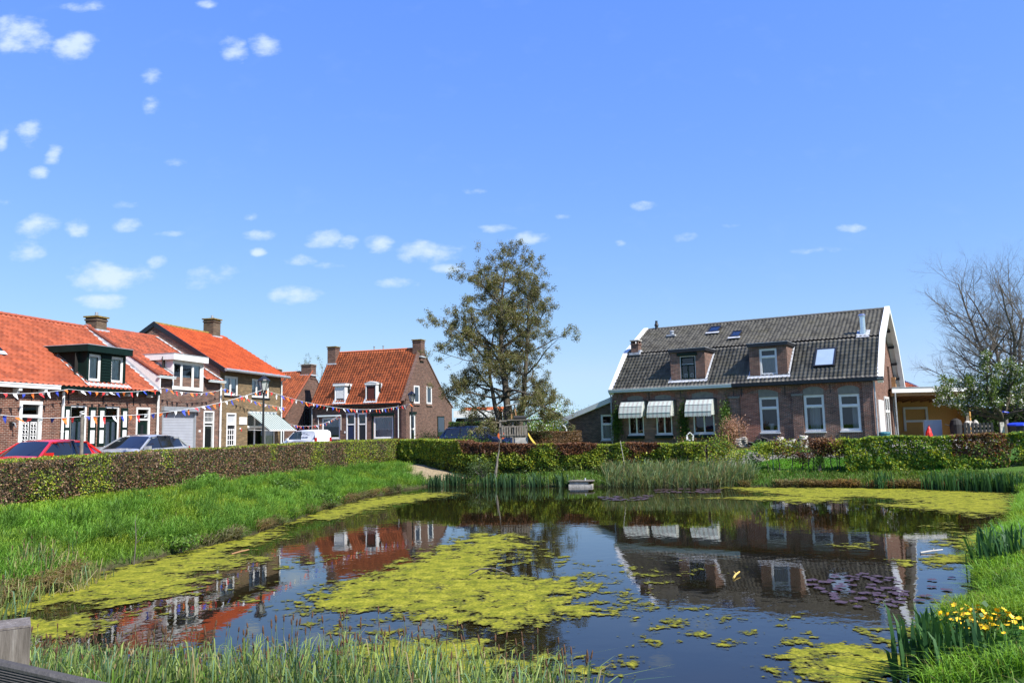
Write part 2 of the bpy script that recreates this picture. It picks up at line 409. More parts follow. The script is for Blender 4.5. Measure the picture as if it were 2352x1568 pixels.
def chimney(par, x0, x1, y0, y1, z0, z1, mat='b_chim', cap='concrete', pots=0, flash=True):
    mb = MB(); mb.box(x0, x1, y0, y1, z0, z1, MT[mat])
    mb.box(x0 - .04, x1 + .04, y0 - .04, y1 + .04, z1 - .16, z1 - .08, MT[mat])
    c = mb.build('chimney', par)
    k = MB(); k.box(x0 - .08, x1 + .08, y0 - .08, y1 + .08, z1, z1 + .07, MT[cap]); k.build('chimney_cap', c)
    for i in range(pots):
        x = x0 + (x1 - x0) * (i + 1) / (pots + 1); t = MB(); t.tube([(x, (y0 + y1) / 2, z1 + .07), (x, (y0 + y1) / 2, z1 + .3)], [.09, .075], MT['zinc'], 10); t.build('flue_pot', c)
    if flash:
        f = MB(); f.box(x0 - .1, x1 + .1, y0 - .1, y1 + .1, z0 + .3, z0 + .42, MT['lead']); f.build('flashing', c)
    return c

def gutter(par, x0, x1, y, z, mat, w=0.14, h=0.12):
    mb = MB(); mb.box(x0, x1, y - w, y, z - h, z, MT[mat]); mb.box(x0, x1, y - w - .02, y - w + .005, z - .03, z + .015, MT[mat]); return mb.build('gutter', par)

def downpipe(par, x, y, z0, z1, mat='white', r=0.05, top=None):
    mb = MB(); p = [(x, y, z0), (x, y, z1)]
    if top: p += [(x + top[0], y + top[1], z1 + top[2])]
    mb.tube(p, r, MT[mat], 8)
    z = z0 + .5
    while z < z1: mb.tube([(x, y, z), (x, y, z + .06)], r * 1.25, MT[mat], 8); z += 1.1
    return mb.build('downpipe', par)

def arch(par, cx, hw, zs, rise, mat, th=0.28, y=-0.012, rs=1.0):
    """segmental brick arch, bricks on end"""
    mb = MB(); Rr = (hw * hw + rise * rise) / (2 * rise); zc = zs + rise - Rr; a0 = math.asin(hw / Rr); n = 18
    for i in range(n):
        t0 = -a0 + 2 * a0 * i / n; t1 = -a0 + 2 * a0 * (i + 1) / n
        P = lambda t, r: (cx + r * math.sin(t), y, zc + r * math.cos(t))
        mb.face([P(t0, Rr), P(t1, Rr), P(t1, Rr + th), P(t0, Rr + th)], MT[mat], uv=[(0, Rr * t0), (0, Rr * t1), (th * .9, Rr * t1), (th * .9, Rr * t0)])
    mb.face([(cx - hw, y, zs), (cx - hw - .1, y, zs + th), (cx - hw - .1, .05, zs + th), (cx - hw, .05, zs)], MT[mat])
    return mb.build('brick_arch', par)

def stripe_mat(name, stops, period, rough=0.8, vertical=False):
    m = Mat(name); tc = m.new('ShaderNodeTexCoord'); sx = m.new('ShaderNodeSeparateXYZ'); m.link(tc.outputs['UV'], sx.inputs[0])
    d = m.new('ShaderNodeMath', operation='DIVIDE'); m.link(sx.outputs[0], d.inputs[0]); d.inputs[1].default_value = period
    f = m.new('ShaderNodeMath', operation='FRACT'); m.link(d.outputs[0], f.inputs[0])
    r = m.new('ShaderNodeValToRGB'); r.color_ramp.interpolation = 'CONSTANT'; e = r.color_ramp.elements
    while len(e) < len(stops): e.new(0.5)
    for el, (p, c) in zip(e, stops): el.position = p; el.color = (*c, 1)
    m.link(f.outputs[0], r.inputs[0])
    c = cmix(m, r.outputs[0], (0.8, 0.8, 0.76), m.ramp(m.noise(2.5, 4), [(0.4, (0, 0, 0)), (0.8, (0.35,) * 3)]), 'MULTIPLY')
    d2 = m.new('ShaderNodeBsdfDiffuse'); t2 = m.new('ShaderNodeBsdfTranslucent'); x = m.new('ShaderNodeMixShader', Fac=0.3)
    m.link(c, d2.inputs[0]); m.link(c, t2.inputs[0]); m.link(d2.outputs[0], x.inputs[1]); m.link(t2.outputs[0], x.inputs[2]); m.link(x.outputs[0], m.o.inputs['Surface']); m.n.remove(m.b)
    return m.m
MT['awn_g'] = stripe_mat('pale_green_striped_canvas', [(0, (0.62, 0.69, 0.64)), (0.42, (0.75, 0.76, 0.72)), (0.5, (0.14, 0.12, 0.12)), (0.56, (0.75, 0.76, 0.72)), (0.66, (0.2, 0.15, 0.15)), (0.72, (0.75, 0.76, 0.72)), (0.82, (0.14, 0.12, 0.12)), (0.88, (0.75, 0.76, 0.72))], 0.3)
MT['awn_d'] = stripe_mat('green_white_striped_canvas', [(0, (0.62, 0.64, 0.62)), (0.5, (0.1, 0.19, 0.18))], 0.26)
MT['shutter_slats'] = plain('grey_roller_slats', (0.34, 0.36, 0.4), 0.5, 0.06, 3)

def roof_hip(par, *a): pass

def text_mesh(par, txt, x, y, z, size, mat, mp=None, name='lettering', rotx=PI / 2):
    cu = bpy.data.curves.new(name, 'FONT'); cu.body = txt; cu.size = size; cu.align_x = 'CENTER'; cu.align_y = 'CENTER'; cu.extrude = 0.002
    t = bpy.data.objects.new(name, cu); LINK(t)
    bpy.context.view_layer.update()
    me = bpy.data.meshes.new_from_object(t.evaluated_get(bpy.context.evaluated_depsgraph_get()))
    bpy.data.objects.remove(t); me.materials.clear(); me.materials.append(MT[mat])
    for v in me.vertices:
        a, b = v.co.x, v.co.y; p = (x + a, y + v.co.z, z + b)
        if mp: p = mp(*p)
        v.co = (p[0], p[1], p[2] - MB.CZ)
    o = bpy.data.objects.new(name, me); LINK(o); o.parent = par
    return o

# =================================================================== LEFT ROW (facades share one line)
T_ROW = math.atan2(0.9746, 0.2238); ROW0 = np.array([-19.05, 29.06]); TR = np.array([0.2238, 0.9746])
def row_pos(s): p = ROW0 + TR * s; return (p[0], p[1])
BASE = 1.42
def row_house(name, label): 
    MB.CZ = BASE; MB.SH = 0
    return thing(name, label, 'house', (ROW0[0], ROW0[1], BASE), T_ROW)
def shell(mb, x0, x1, depth, z_eave, yr, zr, mat, left=True, right=True, z0=1.3, zback=None):
    zb = zback or z_eave
    for k, x in ((left, x0), (right, x1)):
        if k: mb.face([(x, 0, z0), (x, depth, z0), (x, depth, zb), (x, yr, zr), (x, 0, z_eave)], mat)
    mb.face([(x0, depth, z0), (x1, depth, z0), (x1, depth, zb), (x0, depth, zb)], mat)

def lattice(mb, x0, x1, z0, z1, y, mat):
    n = 5; c = (x0 + x1) / 2
    for i in range(n):
        z = z0 + (z1 - z0) * (i + .5) / n; r = (z1 - z0) / n * .36
        for s in (-1, 1):
            pts = [(c + s * (x1 - x0) * .23 + math.cos(t) * (x1 - x0) * .2, y, z + math.sin(t) * r) for t in [2 * PI * k / 8 for k in range(9)]]
            mb.tube(pts, 0.016, mat, 4, False)
    mb.bar((c, y, z0), (c, y, z1), .025, .02, mat)

# ---- house A: brown door with white iron grilles
A = row_house('terraced_cottage', 'red brick cottage at the left edge, its door behind white ornate grilles')
mb = MB(); wall_cells(mb, -6.0, 2.6, 1.3, 4.9, 0, MT['b_red'], [(0.92, 1.99, 1.42, 4.22)]); shell(mb, -6.0, 2.6, 8, 4.9, 4, 8.12, MT['b_red'], True, True); mb.build('wall', A)
tiles('roof', A, -6.1, 2.6, -0.28, 4.82, 4, 8.17, 't_or', seed=1)
tiles('rear_roof', A, -6.1, 2.6, 8.28, 4.82, 4, 8.17, 't_or', seed=2)
ridge_caps(A, -6.1, 2.6, 4, 8.2, 't_old')
gutter(A, -6.1, 2.55, -0.2, 4.86, 'white', 0.13, 0.16)
for x in (-.6, .65, 1.85):
    k = MB(); k.box(x - .07, x + .07, -.3, .02, 4.58, 4.69, MT['offwhite']); k.box(x - .05, x + .05, -.2, .02, 4.48, 4.58, MT['offwhite']); k.build('gutter_bracket', A)
for x in (.75, 1.45, 2.15):
    k = MB(); k.bar((x, -.03, 4.25), (x, -.03, 4.75), .03, .03, MT['iron']); k.build('wall_anchor', A)
mb = MB(); f = .13
mb.box(.92, 1.99, -.03, .1, 4.22 - f, 4.22, MT['white']); mb.box(.92, .92 + f, -.03, .1, 1.42, 4.09, MT['white']); mb.box(1.99 - f, 1.99, -.03, .1, 1.42, 4.09, MT['white']); mb.box(1.05, 1.86, -.01, .09, 3.6, 3.7, MT['white'])
dfm = mb.build('door_frame', A)
g = MB(); g.face([(1.05, .05, 3.7), (1.86, .05, 3.7), (1.86, .05, 4.09), (1.05, .05, 4.09)], MT['dglass']); g.build('transom_pane', dfm)
mb = MB(); mb.box(1.05, 1.86, .05, .09, 1.42, 3.6, MT['black']); dr = mb.build('door', A)
mb = MB()
for q in ((1.12, 1.4), (1.5, 1.78)):
    mb.bar((q[0], .02, 2.2), (q[1], .02, 2.2), .02, .04, MT['white']); mb.bar((q[0], .02, 3.4), (q[1], .02, 3.4), .02, .04, MT['white'])
    mb.bar((q[0], .02, 2.2), (q[0], .02, 3.4), .02, .025, MT['white']); mb.bar((q[1], .02, 2.2), (q[1], .02, 3.4), .02, .025, MT['white']); lattice(mb, q[0], q[1], 2.22, 3.38, .02, MT['white'])
mb.build('door_grille', dr)
mb = MB(); mb.box(.5, .62, -.12, 0, 3.25, 3.42, MT['black']); mb.tube([(.56, -.1, 3.38), (.56, -.2, 3.36), (.56, -.25, 3.2)], .03, MT['zinc'], 6); mb.build('wall_lamp', A)
def skylight(par, xc, w, h, y, z, slope, mat='iron', frame=.06, glass='dglass', name='skylight', lead=True, raise_=.06):
    """y,z: middle of the light on the roof, slope = (dy,dz) unit up the roof"""
    dy, dz = slope; nyy, nzz = -dz, dy; mb = MB()
    P = lambda a, t, o: (xc + a, y + dy * t + nyy * (o + raise_), z + dz * t + nzz * (o + raise_))
    def slab(a0, a1, t0, t1, o0, o1, m):
        c = [P(a0, t0, o0), P(a1, t0, o0), P(a1, t1, o0), P(a0, t1, o0), P(a0, t0, o1), P(a1, t0, o1), P(a1, t1, o1), P(a0, t1, o1)]
        for q in ((0, 1, 5, 4), (1, 2, 6, 5), (2, 3, 7, 6), (3, 0, 4, 7), (4, 5, 6, 7)): mb.face([c[i] for i in q], m)
    W, Hh = w / 2, h / 2
    slab(-W, W, -Hh, -Hh + frame, 0, .12, MT[mat]); slab(-W, W, Hh - frame, Hh, 0, .12, MT[mat]); slab(-W, -W + frame, -Hh + frame, Hh - frame, 0, .12, MT[mat]); slab(W - frame, W, -Hh + frame, Hh - frame, 0, .12, MT[mat])
    o = mb.build(name, par)
    g = MB(); g.face([P(-W + frame, -Hh + frame, .09), P(W - frame, -Hh + frame, .09), P(W - frame, Hh - frame, .09), P(-W + frame, Hh - frame, .09)], MT[glass]); g.build('pane', o)
    if lead:
        f = MB(); f.face([P(-W - .1, -Hh - .22, .06), P(W + .1, -Hh - .22, .06), P(W + .1, -Hh, .075), P(-W - .1, -Hh, .075)], MT['lead']); f.build('flashing', o)
    return o
skylight(A, .5, 1.6, 1.3, 1.9, 6.52, (.787, .616))

# ---- house B: green dormer and shutters
B = row_house('terraced_cottage', 'red brick cottage with a dark green dormer and green and white window shutters')
W1 = (3.46, 4.4, 2.3, 4.13); W2 = (5.42, 6.34, 2.3, 4.13); DB = (7.38, 8.32, 1.42, 4.12)
mb = MB(); wall_cells(mb, 2.6, 8.66, 1.3, 4.95, 0, MT['b_red'], [W1, W2, DB]); shell(mb, 2.6, 8.66, 8, 4.9, 4, 8.12, MT['b_red'], False, True); mb.build('wall', B)
tiles('roof', B, 2.6, 8.6, -0.28, 4.82, 4, 8.17, 't_or', seed=3); tiles('rear_roof', B, 2.6, 8.6, 8.28, 4.82, 4, 8.17, 't_or', seed=4)
ridge_caps(B, 2.63, 8.6, 4, 8.2, 't_old')
gutter(B, 2.6, 8.6, -0.2, 4.84, 'green', 0.13, 0.13); downpipe(B, 2.95, -.1, 1.4, 4.7, 'white', .055)
for x in (3.9, 5.2, 6.6, 8.1):
    k = MB(); k.box(x - .06, x + .06, -.26, .02, 4.6, 4.7, MT['offwhite']); k.build('gutter_bracket', B)
for x in (3.3, 5.25, 7.15):
    k = MB(); k.bar((x, -.03, 4.2), (x, -.03, 4.7), .03, .03, MT['iron']); k.build('wall_anchor', B)
for w in (W1, W2):
    window(B, *w, 0, 'white', .09, (), (), [(w[0] + .1, (w[0] + w[1]) / 2 - .03, w[2] + .1, 3.45), ((w[0] + w[1]) / 2 + .03, w[1] - .1, w[2] + .1, 3.45)], 'palegrey', inner=False)
    m = MB(); a, b = w[0] + .1, w[1] - .1; c = (a + b) / 2
    for q in (a + .02, c, b - .02): m.box(q - .025, q + .025, .06, .1, w[2] + .1, 3.5, MT['green'])
    m.box(a, b, .055, .105, 3.47, 3.56, MT['green']); m.build('sash', B)
mats = ((3.08, 3.43), (4.45, 5.0), (5.03, 5.4), (6.4, 6.95))
for a, b in ((3.08, 3.43), (4.44, 4.86), (4.98, 5.39), (6.38, 6.8)):
    m = MB(); m.box(a, b, -.05, -.012, 2.4, 4.07, MT['green']); sh = m.build('shutter', B)
    p = MB(); p.box(a + .09, b - .09, -.062, -.048, 3.2, 3.92, MT['white']); p.box(a + .09, b - .09, -.062, -.048, 2.52, 3.08, MT['white']); p.build('shutter_panel', sh)
mb = MB(); a, b = DB[0], DB[1]
mb.box(a, b, -.02, .1, 4.03, 4.12, MT['white']); mb.box(a, a + .09, -.02, .1, 1.42, 4.03, MT['white']); mb.box(b - .09, b, -.02, .1, 1.42, 4.03, MT['white']); mb.box(a + .09, b - .09, 0, .09, 3.52, 3.6, MT['white'])
dfm = mb.build('door_frame', B); g = MB(); g.face([(a + .09, .05, 3.6), (b - .09, .05, 3.6), (b - .09, .05, 4.03), (a + .09, .05, 4.03)], MT['dglass']); g.build('transom_pane', dfm)
mb = MB(); mb.box(a + .09, b - .09, .05, .09, 1.42, 3.52, MT['green']); mb.box((a + b) / 2 - .09, (a + b) / 2 + .09, .035, .05, 2.7, 3.3, MT['black']); dr = mb.build('door', B)
k = MB(); k.tube([((a + b) / 2 + .22, .02, 2.55), ((a + b) / 2 + .22, .02, 2.85)], .015, MT['steel'], 6); k.build('door_handle', dr)
# dormer
def dormer(par, x0, x1, z0, z1, zr0, zr1, roof_y, cheek, front, fascia, fh=.22, over=.2, y_f=None, flash='lead', namew='window', wins=(), label=None, zlow=None):
    """box dormer: front at y_f, cheeks back to the roof; roof_y(z) gives where the slope stands at height z"""
    yf = roof_y(z0) if y_f is None else y_f; yb = roof_y(z1) + .25
    mb = MB(); wall_cells(mb, x0, x1, z0, z1, yf, MT[front], [(w[0], w[1], w[2], w[3]) for w in wins], .1)
    for x in (x0, x1): mb.face([(x, yf, z0 - .05), (x, max(yf, roof_y(max(z0, zlow or 0)) + .05), z0 - .05), (x, max(yf, roof_y(max(z0, zlow or 0)) + .05), max(z0, zlow or 0)), (x, yb, z1), (x, yf, z1)], MT[cheek])
    d = mb.build('dormer', par, label)
    r = MB(); r.box(x0 - over, x1 + over, yf - over, yb + .3, z1, z1 + fh, MT[fascia]); r.box(x0 - over - .015, x1 + over + .015, yf - over - .015, yb + .3, z1 + fh, z1 + fh + .03, MT['zinc']); r.build('dormer_roof', d)
    f = MB()
    for x, sg in ((x0, -1), (x1, 1)):
        za = max(z0 - .1, zlow or 0); ya, yb2, zb2 = roof_y(za), roof_y(z1), z1
        sl = Vector((0, yb2 - ya, zb2 - za)).normalized(); nn = Vector((0, -sl.z, sl.y)) * .07
        P = [Vector((x, ya, za)) + nn, Vector((x + sg * .11, ya, za)) + nn, Vector((x + sg * .11, yb2, zb2)) + nn, Vector((x, yb2, zb2)) + nn]
        f.face(P, MT[flash]); f.face([P[0], P[3], (x, yb2, zb2 + .12 + nn.z), (x, ya, za + .12 + nn.z)], MT[flash])
    ya = roof_y(z0 - .2)
    if not zlow: f.face([(x0 - .15, ya - .05, z0 - .2 + .06), (x1 + .15, ya - .05, z0 - .2 + .06), (x1 + .15, yf - .02, z0 + .03), (x0 - .15, yf - .02, z0 + .03)], MT[flash])
    f.build('flashing', d)
    for w in wins: window(d, w[0], w[1], w[2], w[3], yf, w[4], w[5], w[6], w[7], w[8], None, sub=True, back=.45, inner=w[9] if len(w) > 9 else True, glass='glass')
    return d
ry = lambda z: -0.28 + (z - 4.82) / (8.17 - 4.82) * 4.28
dB = dormer(B, 4.28, 6.62, 5.1, 6.42, 0, 0, ry, 'green', 'green', 'green', .28, .2, 0.02, wins=[(4.4, 5.12, 5.18, 6.34, 'white', .08, (), (), [(4.48, 5.05, 5.25, 6.28)]), (5.72, 6.5, 5.18, 6.34, 'white', .08, (), (), [(5.8, 6.42, 5.25, 6.28)])])
mb = MB()
for i in range(9): mb.box(5.13, 5.71, -.005, .015, 5.2 + i * .127, 5.3 + i * .127, MT['green'])
mb.build('louvre_panel', dB)

# ---- house C: white dormer and roller shutter
C_ = row_house('terraced_cottage', 'brick cottage with a white dormer above a grey roller shutter')
RS = (9.2, 11.85, 1.42, 4.05); DC = (12.5, 13.42, 1.42, 4.05)
mb = MB(); wall_cells(mb, 8.66, 13.9, 1.3, 5.7, 0, MT['b_mix'], [RS, DC]); shell(mb, 8.66, 13.9, 8, 5.7, 4, 8.2, MT['b_mix'], False, True); mb.build('wall', C_)
ryc = lambda z: -0.28 + (z - 5.62) / (8.25 - 5.62) * 4.28
tiles('roof', C_, 8.6, 9.72, -0.28, 5.62, 4, 8.25, 't_old', seed=5); tiles('roof', C_, 12.38, 13.88, -0.28, 5.62, 4, 8.25, 't_old', seed=35); tiles('roof', C_, 9.72, 12.38, ryc(6.5), 6.5, 4, 8.25, 't_old', seed=36); tiles('rear_roof', C_, 8.6, 13.88, 8.28, 5.62, 4, 8.25, 't_old', seed=6)
ridge_caps(C_, 8.6, 13.88, 4, 8.28, 't_old')
mb = MB(); mb.prismx([(-.3, 4.75), (4.0, 8.1), (4.0, 8.2), (-.3, 5.64)], 8.58, 8.64, MT['white']); mb.build('cheek_board', C_)
mb = MB(); mb.face([(8.42, -.3, 4.9), (8.575, -.3, 4.9), (8.575, 4.0, 8.26), (8.42, 4.0, 8.26)], MT['lead']); mb.face([(8.57, -.3, 4.9), (8.57, 4, 8.26), (8.57, 4, 8.4), (8.57, -.3, 5.05)], MT['lead']); mb.build('flashing', C_)
mb = MB()
for i in range(13):
    t = i / 13; y, z = -.3 + 4.25 * t, 5.66 + 2.6 * t; mb.tube([(8.62, y, z), (8.62, y + .36, z + .215)], [.085, .075], MT['t_old'], 8)
mb.build('verge_tiles', C_)
mb = MB(); mb.face([(13.62, -.25, 5.75), (13.86, -.25, 5.75), (13.86, 4.0, 8.36), (13.62, 4.0, 8.36)], MT['lead']); mb.build('flashing', C_)
gutter(C_, 8.5, 9.75, -0.2, 5.64, 'palegrey', .12, .1); gutter(C_, 12.55, 14.0, -0.2, 5.66, 'palegrey', .12, .1)
downpipe(C_, 8.76, -.1, 1.4, 5.5, 'white', .055); downpipe(C_, 13.86, -.1, 1.4, 5.5, 'white', .055)
dC = dormer(C_, 9.8, 12.3, 5.06, 6.52, 0, 0, ryc, 'white', 'white', 'white', .3, .17, -0.08, zlow=5.72, wins=[(9.86, 12.24, 5.1, 6.48, 'white', .1, (10.58, 11.5), (), [(10.0, 10.5, 5.2, 5.75), (10.68, 11.4, 5.2, 5.8), (11.6, 12.1, 5.8, 6.4)])])
mb = MB()
for i in range(33): 
    z = 1.44 + i * .077; mb.face([(9.28, .1, z), (11.78, .1, z), (11.78, .085, z + .06), (9.28, .085, z + .06)], MT['shutter_slats']); mb.face([(9.28, .085, z + .06), (11.78, .085, z + .06), (11.78, .1, z + .077), (9.28, .1, z + .077)], MT['shutter_slats'])
ro = mb.build('roller_shutter', C_)
mb = MB(); mb.box(9.2, 9.28, -.02, .12, 1.42, 4.0, MT['zinc']); mb.box(11.78, 11.85, -.02, .12, 1.42, 4.0, MT['zinc']); mb.box(9.14, 11.95, -.16, .12, 3.98, 4.2, MT['zinc']); mb.build('shutter_housing', ro)
a, b = DC[0], DC[1]; mb = MB()
mb.box(a, b, -.02, .1, 3.97, 4.05, MT['white']); mb.box(a, a + .08, -.02, .1, 1.42, 3.97, MT['white']); mb.box(b - .08, b, -.02, .1, 1.42, 3.97, MT['white']); mb.box(a + .08, b - .08, 0, .09, 3.4, 3.5, MT['white'])
dfm = mb.build('door_frame', C_); g = MB(); g.face([(a + .08, .05, 3.5), (b - .08, .05, 3.5), (b - .08, .05, 3.97), (a + .08, .05, 3.97)], MT['dglass']); g.build('transom_pane', dfm)
g = MB()
for i in range(6): g.box(a + .14 + i * .12, a + .155 + i * .12, .03, .045, 3.52, 3.95, MT['white'])
g.box(a + .1, b - .1, .03, .045, 3.72, 3.74, MT['white']); g.build('leaded_bars', dfm)
mb = MB(); mb.box(a + .08, b - .08, .05, .09, 1.42, 3.38, MT['green']); dr = mb.build('door', C_)
mb = MB(); mb.box(a + .14, b - .14, .03, .05, 2.0, 3.3, MT['white']); mb.box(a + .18, b - .18, .02, .031, 2.05, 3.25, MT['bglass']); mb.box(a + .1, a + .3, .03, .05, 1.42, 1.9, MT['white']); mb.build('door_light', dr)
mb = MB(); mb.box(12.1, 12.25, -.03, 0, 2.95, 3.05, MT['white']); mb.build('doorbell_plate', C_)
chimney(C_, 8.85, 9.55, 3.6, 4.25, 7.7, 8.72, 'b_chim', 'lichen', 1)

# ---- house D: beige brick, two storeys
D = row_house('beige_brick_house', 'two storey beige brick house with a bright orange roof and striped awning')
U1 = (14.34, 15.7, 4.95, 6.02); U2 = (17.1, 19.03, 4.93, 6.02); DD = (14.58, 15.5, 1.42, 3.98); SW = (16.68, 19.8, 1.95, 4.0)
mb = MB(); wall_cells(mb, 13.9, 20.4, 1.3, 6.4, 0, MT['b_beige'], [U1, U2, DD, SW]); shell(mb, 13.9, 20.4, 8.4, 6.4, 4.2, 8.98, MT['b_dark'], True, False); 
mb.face([(20.4, 0, 1.3), (20.4, 8.4, 1.3), (20.4, 8.4, 6.4), (20.4, 4.2, 8.98), (20.4, 0, 6.4)], MT['b_beige']); mb.build('wall', D)
tiles('roof', D, 13.85, 20.6, -.35, 6.3, 4.2, 9.08, 't_new', .26, .33, .04, .055, seed=7); tiles('rear_roof', D, 13.85, 20.6, 8.75, 6.3, 4.2, 9.08, 't_new', .26, .33, seed=8)
ridge_caps(D, 13.85, 18.8, 4.2, 9.1, 'lichen')
mb = MB()
for sgn, yb in ((1, -.38), (-1, 8.78)):
    mb.bar((13.84, yb, 6.22), (13.84, 4.2, 9.03), .06, .24, MT['black'])
mb.build('verge_board', D)
mb = MB(); mb.tube([(13.8, -.42, 6.3), (20.7, -.42, 6.27)], .085, MT['zinc'], 10)
for i in range(8): mb.tube([(14.2 + i * .85, -.42, 6.3), (14.24 + i * .85, -.42, 6.3)], .1, MT['zinc'], 10)
mb.build('gutter', D)
downpipe(D, 20.3, -.1, 1.4, 6.0, 'palegrey', .05, (0, -.25, .15))
window(D, *U1, 0, 'white', .08, (15.02,), (), [(14.45, 14.95, 5.35, 5.95), (15.1, 15.6, 5.35, 5.95), (14.45, 14.7, 5.0, 5.35)], 'black', sub=False)
window(D, *U2, 0, 'white', .08, (17.7, 18.42), (), [(17.2, 17.6, 5.4, 5.95), (18.5, 18.95, 5.0, 5.95)], 'black')
a, b = DD[0], DD[1]; mb = MB()
mb.box(a, b, -.02, .1, 3.9, 3.98, MT['white']); mb.box(a, a + .08, -.02, .1, 1.42, 3.9, MT['white']); mb.box(b - .08, b, -.02, .1, 1.42, 3.9, MT['white']); mb.box(a + .08, b - .08, 0, .09, 3.3, 3.42, MT['white'])
dfm = mb.build('door_frame', D); g = MB(); g.box(a + .08, b - .08, .06, .07, 3.42, 3.9, MT['blind']); g.build('transom_blind', dfm)
mb = MB(); mb.box(a + .08, b - .08, .05, .09, 1.42, 3.28, MT['black']); dr = mb.build('door', D)
mb = MB()
for i in range(3):
    for j in range(3): mb.box(a + .16 + i * .22, a + .32 + i * .22, .03, .048, 2.25 + j * .28, 2.47 + j * .28, MT['bglass'])
for x in (a + .14, a + .345, a + .565, a + .77): mb.box(x - .025, x + .025, .02, .045, 2.2, 3.1, MT['white'])
for z in (2.2, 2.49, 2.77, 3.06): mb.box(a + .12, b - .12, .018, .04, z - .02, z + .02, MT['white'])
mb.build('door_lights', dr)
mb = MB(); mb.box(a + .3, b - .3, .035, .05, 1.85, 1.93, MT['steel']); mb.build('letterbox', dr)
window(D, *SW, 0, 'white', .08, (17.55, 18.7), (3.2,), [(18.8, 19.7, 2.1, 3.2)], 'concrete', name='shop_window')
mb = MB(); mb.box(15.8, 16.56, -.04, -.005, 3.34, 3.76, MT['white']); sg = mb.build('sign_board', D)
text_mesh(sg, 'AARDAPPELEN', 16.18, -.045, 3.62, .115, 'palegrey'); text_mesh(sg, 'TE KOOP', 16.18, -.045, 3.46, .115, 'palegrey')
mb = MB(); mb.box(15.85, 15.98, -.03, 0, 3.08, 3.16, MT['white']); mb.box(16.0, 16.08, -.02, 0, 2.95, 3.12, plain('red_plate', (.5, .04, .03))); mb.build('house_number_plate', D)
mb = MB(); n = 20; x0, x1 = 16.7, 19.75
prof = [(-.02, 4.0), (-.06, 4.02), (-.5, 3.7), (-1.0, 3.32), (-1.42, 2.98)]
for i in range(len(prof) - 1):
    (ya, za), (yb, zb) = prof[i], prof[i + 1]
    for k in range(n):
        xa = x0 + (x1 - x0) * k / n; xb = x0 + (x1 - x0) * (k + 1) / n
        sg_ = lambda x, t: -.05 * math.sin(PI * t)
        mb.face([(xa, ya, za), (xb, ya, za), (xb, yb, zb), (xa, yb, zb)], MT['awn_d'], True)
aw = mb.build('awning', D)
mb = MB(); mb.bar((x0, -1.42, 2.97), (x1, -1.42, 2.97), .05, .06, MT['white']); mb.bar((x0, -.05, 4.05), (x1, -.05, 4.05), .12, .1, MT['palegrey']); mb.bar((x0 + .05, -.03, 3.05), (x0 + .05, -1.4, 2.97), .03, .03, MT['white']); mb.bar((x1 - .05, -.03, 3.05), (x1 - .05, -1.4, 2.97), .03, .03, MT['white']); mb.build('awning_frame', aw)
chimney(D, 18.85, 19.6, 3.8, 4.5, 8.5, 9.95, 'b_chim', 'lichen', 1)
# =================================================================== HOUSE F (semi-detached, middle)
MB.CZ = 1.3; MB.SH = 0
F_ = thing('brick_house', 'semi detached brown brick house with two small white dormers and two front doors', 'house', (-17.46, 68.32, 1.3), math.atan2(-2.86, 8.97))
FW1 = (.93, 2.7, 2.28, 4.09); FD1 = (3.32, 4.18, 1.3, 4.38); FD2 = (4.41, 5.25, 1.3, 4.38); FW2 = (5.9, 7.74, 2.23, 4.1)
mb = MB(); wall_cells(mb, 0, 8.85, 1.2, 5.2, 0, MT['b_far'], [FW1, FD1, FD2, FW2], .14)
for x in (0, 8.85): mb.face([(x, 0, 1.2), (x, 10.3, 1.2), (x, 10.3, 5.0), (x, 8.8, 5.75), (x, 3.3, 10.0), (x, 0, 5.4)], MT['b_far'])
mb.face([(0, 10.3, 1.2), (8.85, 10.3, 1.2), (8.85, 10.3, 5), (0, 10.3, 5)], MT['b_far']); mb.build('wall', F_)
mb = MB(); mb.box(8.55, 8.98, -.12, .35, 1.2, 5.42, MT['b_far']); mb.box(8.5, 9.02, -.16, .4, 5.42, 5.5, MT['b_far']); mb.build('corner_pier', F_)
tiles('roof', F_, -.1, 8.62, -.32, 5.12, 3.3, 10.02, 't_far', .24, .31, .04, .03, seed=11)
tiles('rear_roof', F_, -.1, 8.62, 10.5, 4.95, 3.3, 10.02, 't_far', .24, .31, .04, .03, seed=12)
ridge_caps(F_, .6, 8.3, 3.3, 10.05, 't_far')
mb = MB()
for p, q in (((-.3, 5.3), (3.3, 10.12)), ((3.3, 10.12), (8.8, 5.85)), ((8.8, 5.85), (10.5, 4.95))): mb.bar((8.76, p[0], p[1]), (8.76, q[0], q[1]), .3, .12, MT['b_far'])
mb.build('gable_coping', F_)
gutter(F_, -.1, 8.55, -.25, 5.16, 'black', .12, .1)
downpipe(F_, .02, -.1, 1.3, 5.0, 'zinc', .045); downpipe(F_, 8.25, -.1, 1.3, 5.0, 'palegrey', .045)
chimney(F_, -.05, .75, 2.5, 3.3, 8.6, 10.5, 'b_far', 'lichen'); chimney(F_, 8.2, 9.0, 2.9, 3.75, 8.9, 10.72, 'b_far', 'lichen')
mb = MB()
for x in (4.2, 5.1): mb.tube([(x, 3.4, 9.9), (x, 3.4, 10.4)], .06, MT['zinc'], 8); mb.tube([(x, 3.4, 10.4), (x, 3.4, 10.46)], .09, MT['zinc'], 8)
mb.build('vent_pipes', F_)
window(F_, *FW1, 0, 'white', .1, (), (), [(1.05, 2.58, 3.3, 4.0, 'blind')], 'concrete'); window(F_, *FW2, 0, 'white', .1, (), (), [(6.02, 7.62, 2.3, 4.0, 'blind')], 'concrete')
mb = MB(); mb.box(.55, 2.85, -.16, -.01, 4.18, 4.32, MT['palegrey']); mb.build('awning_cassette', F_)
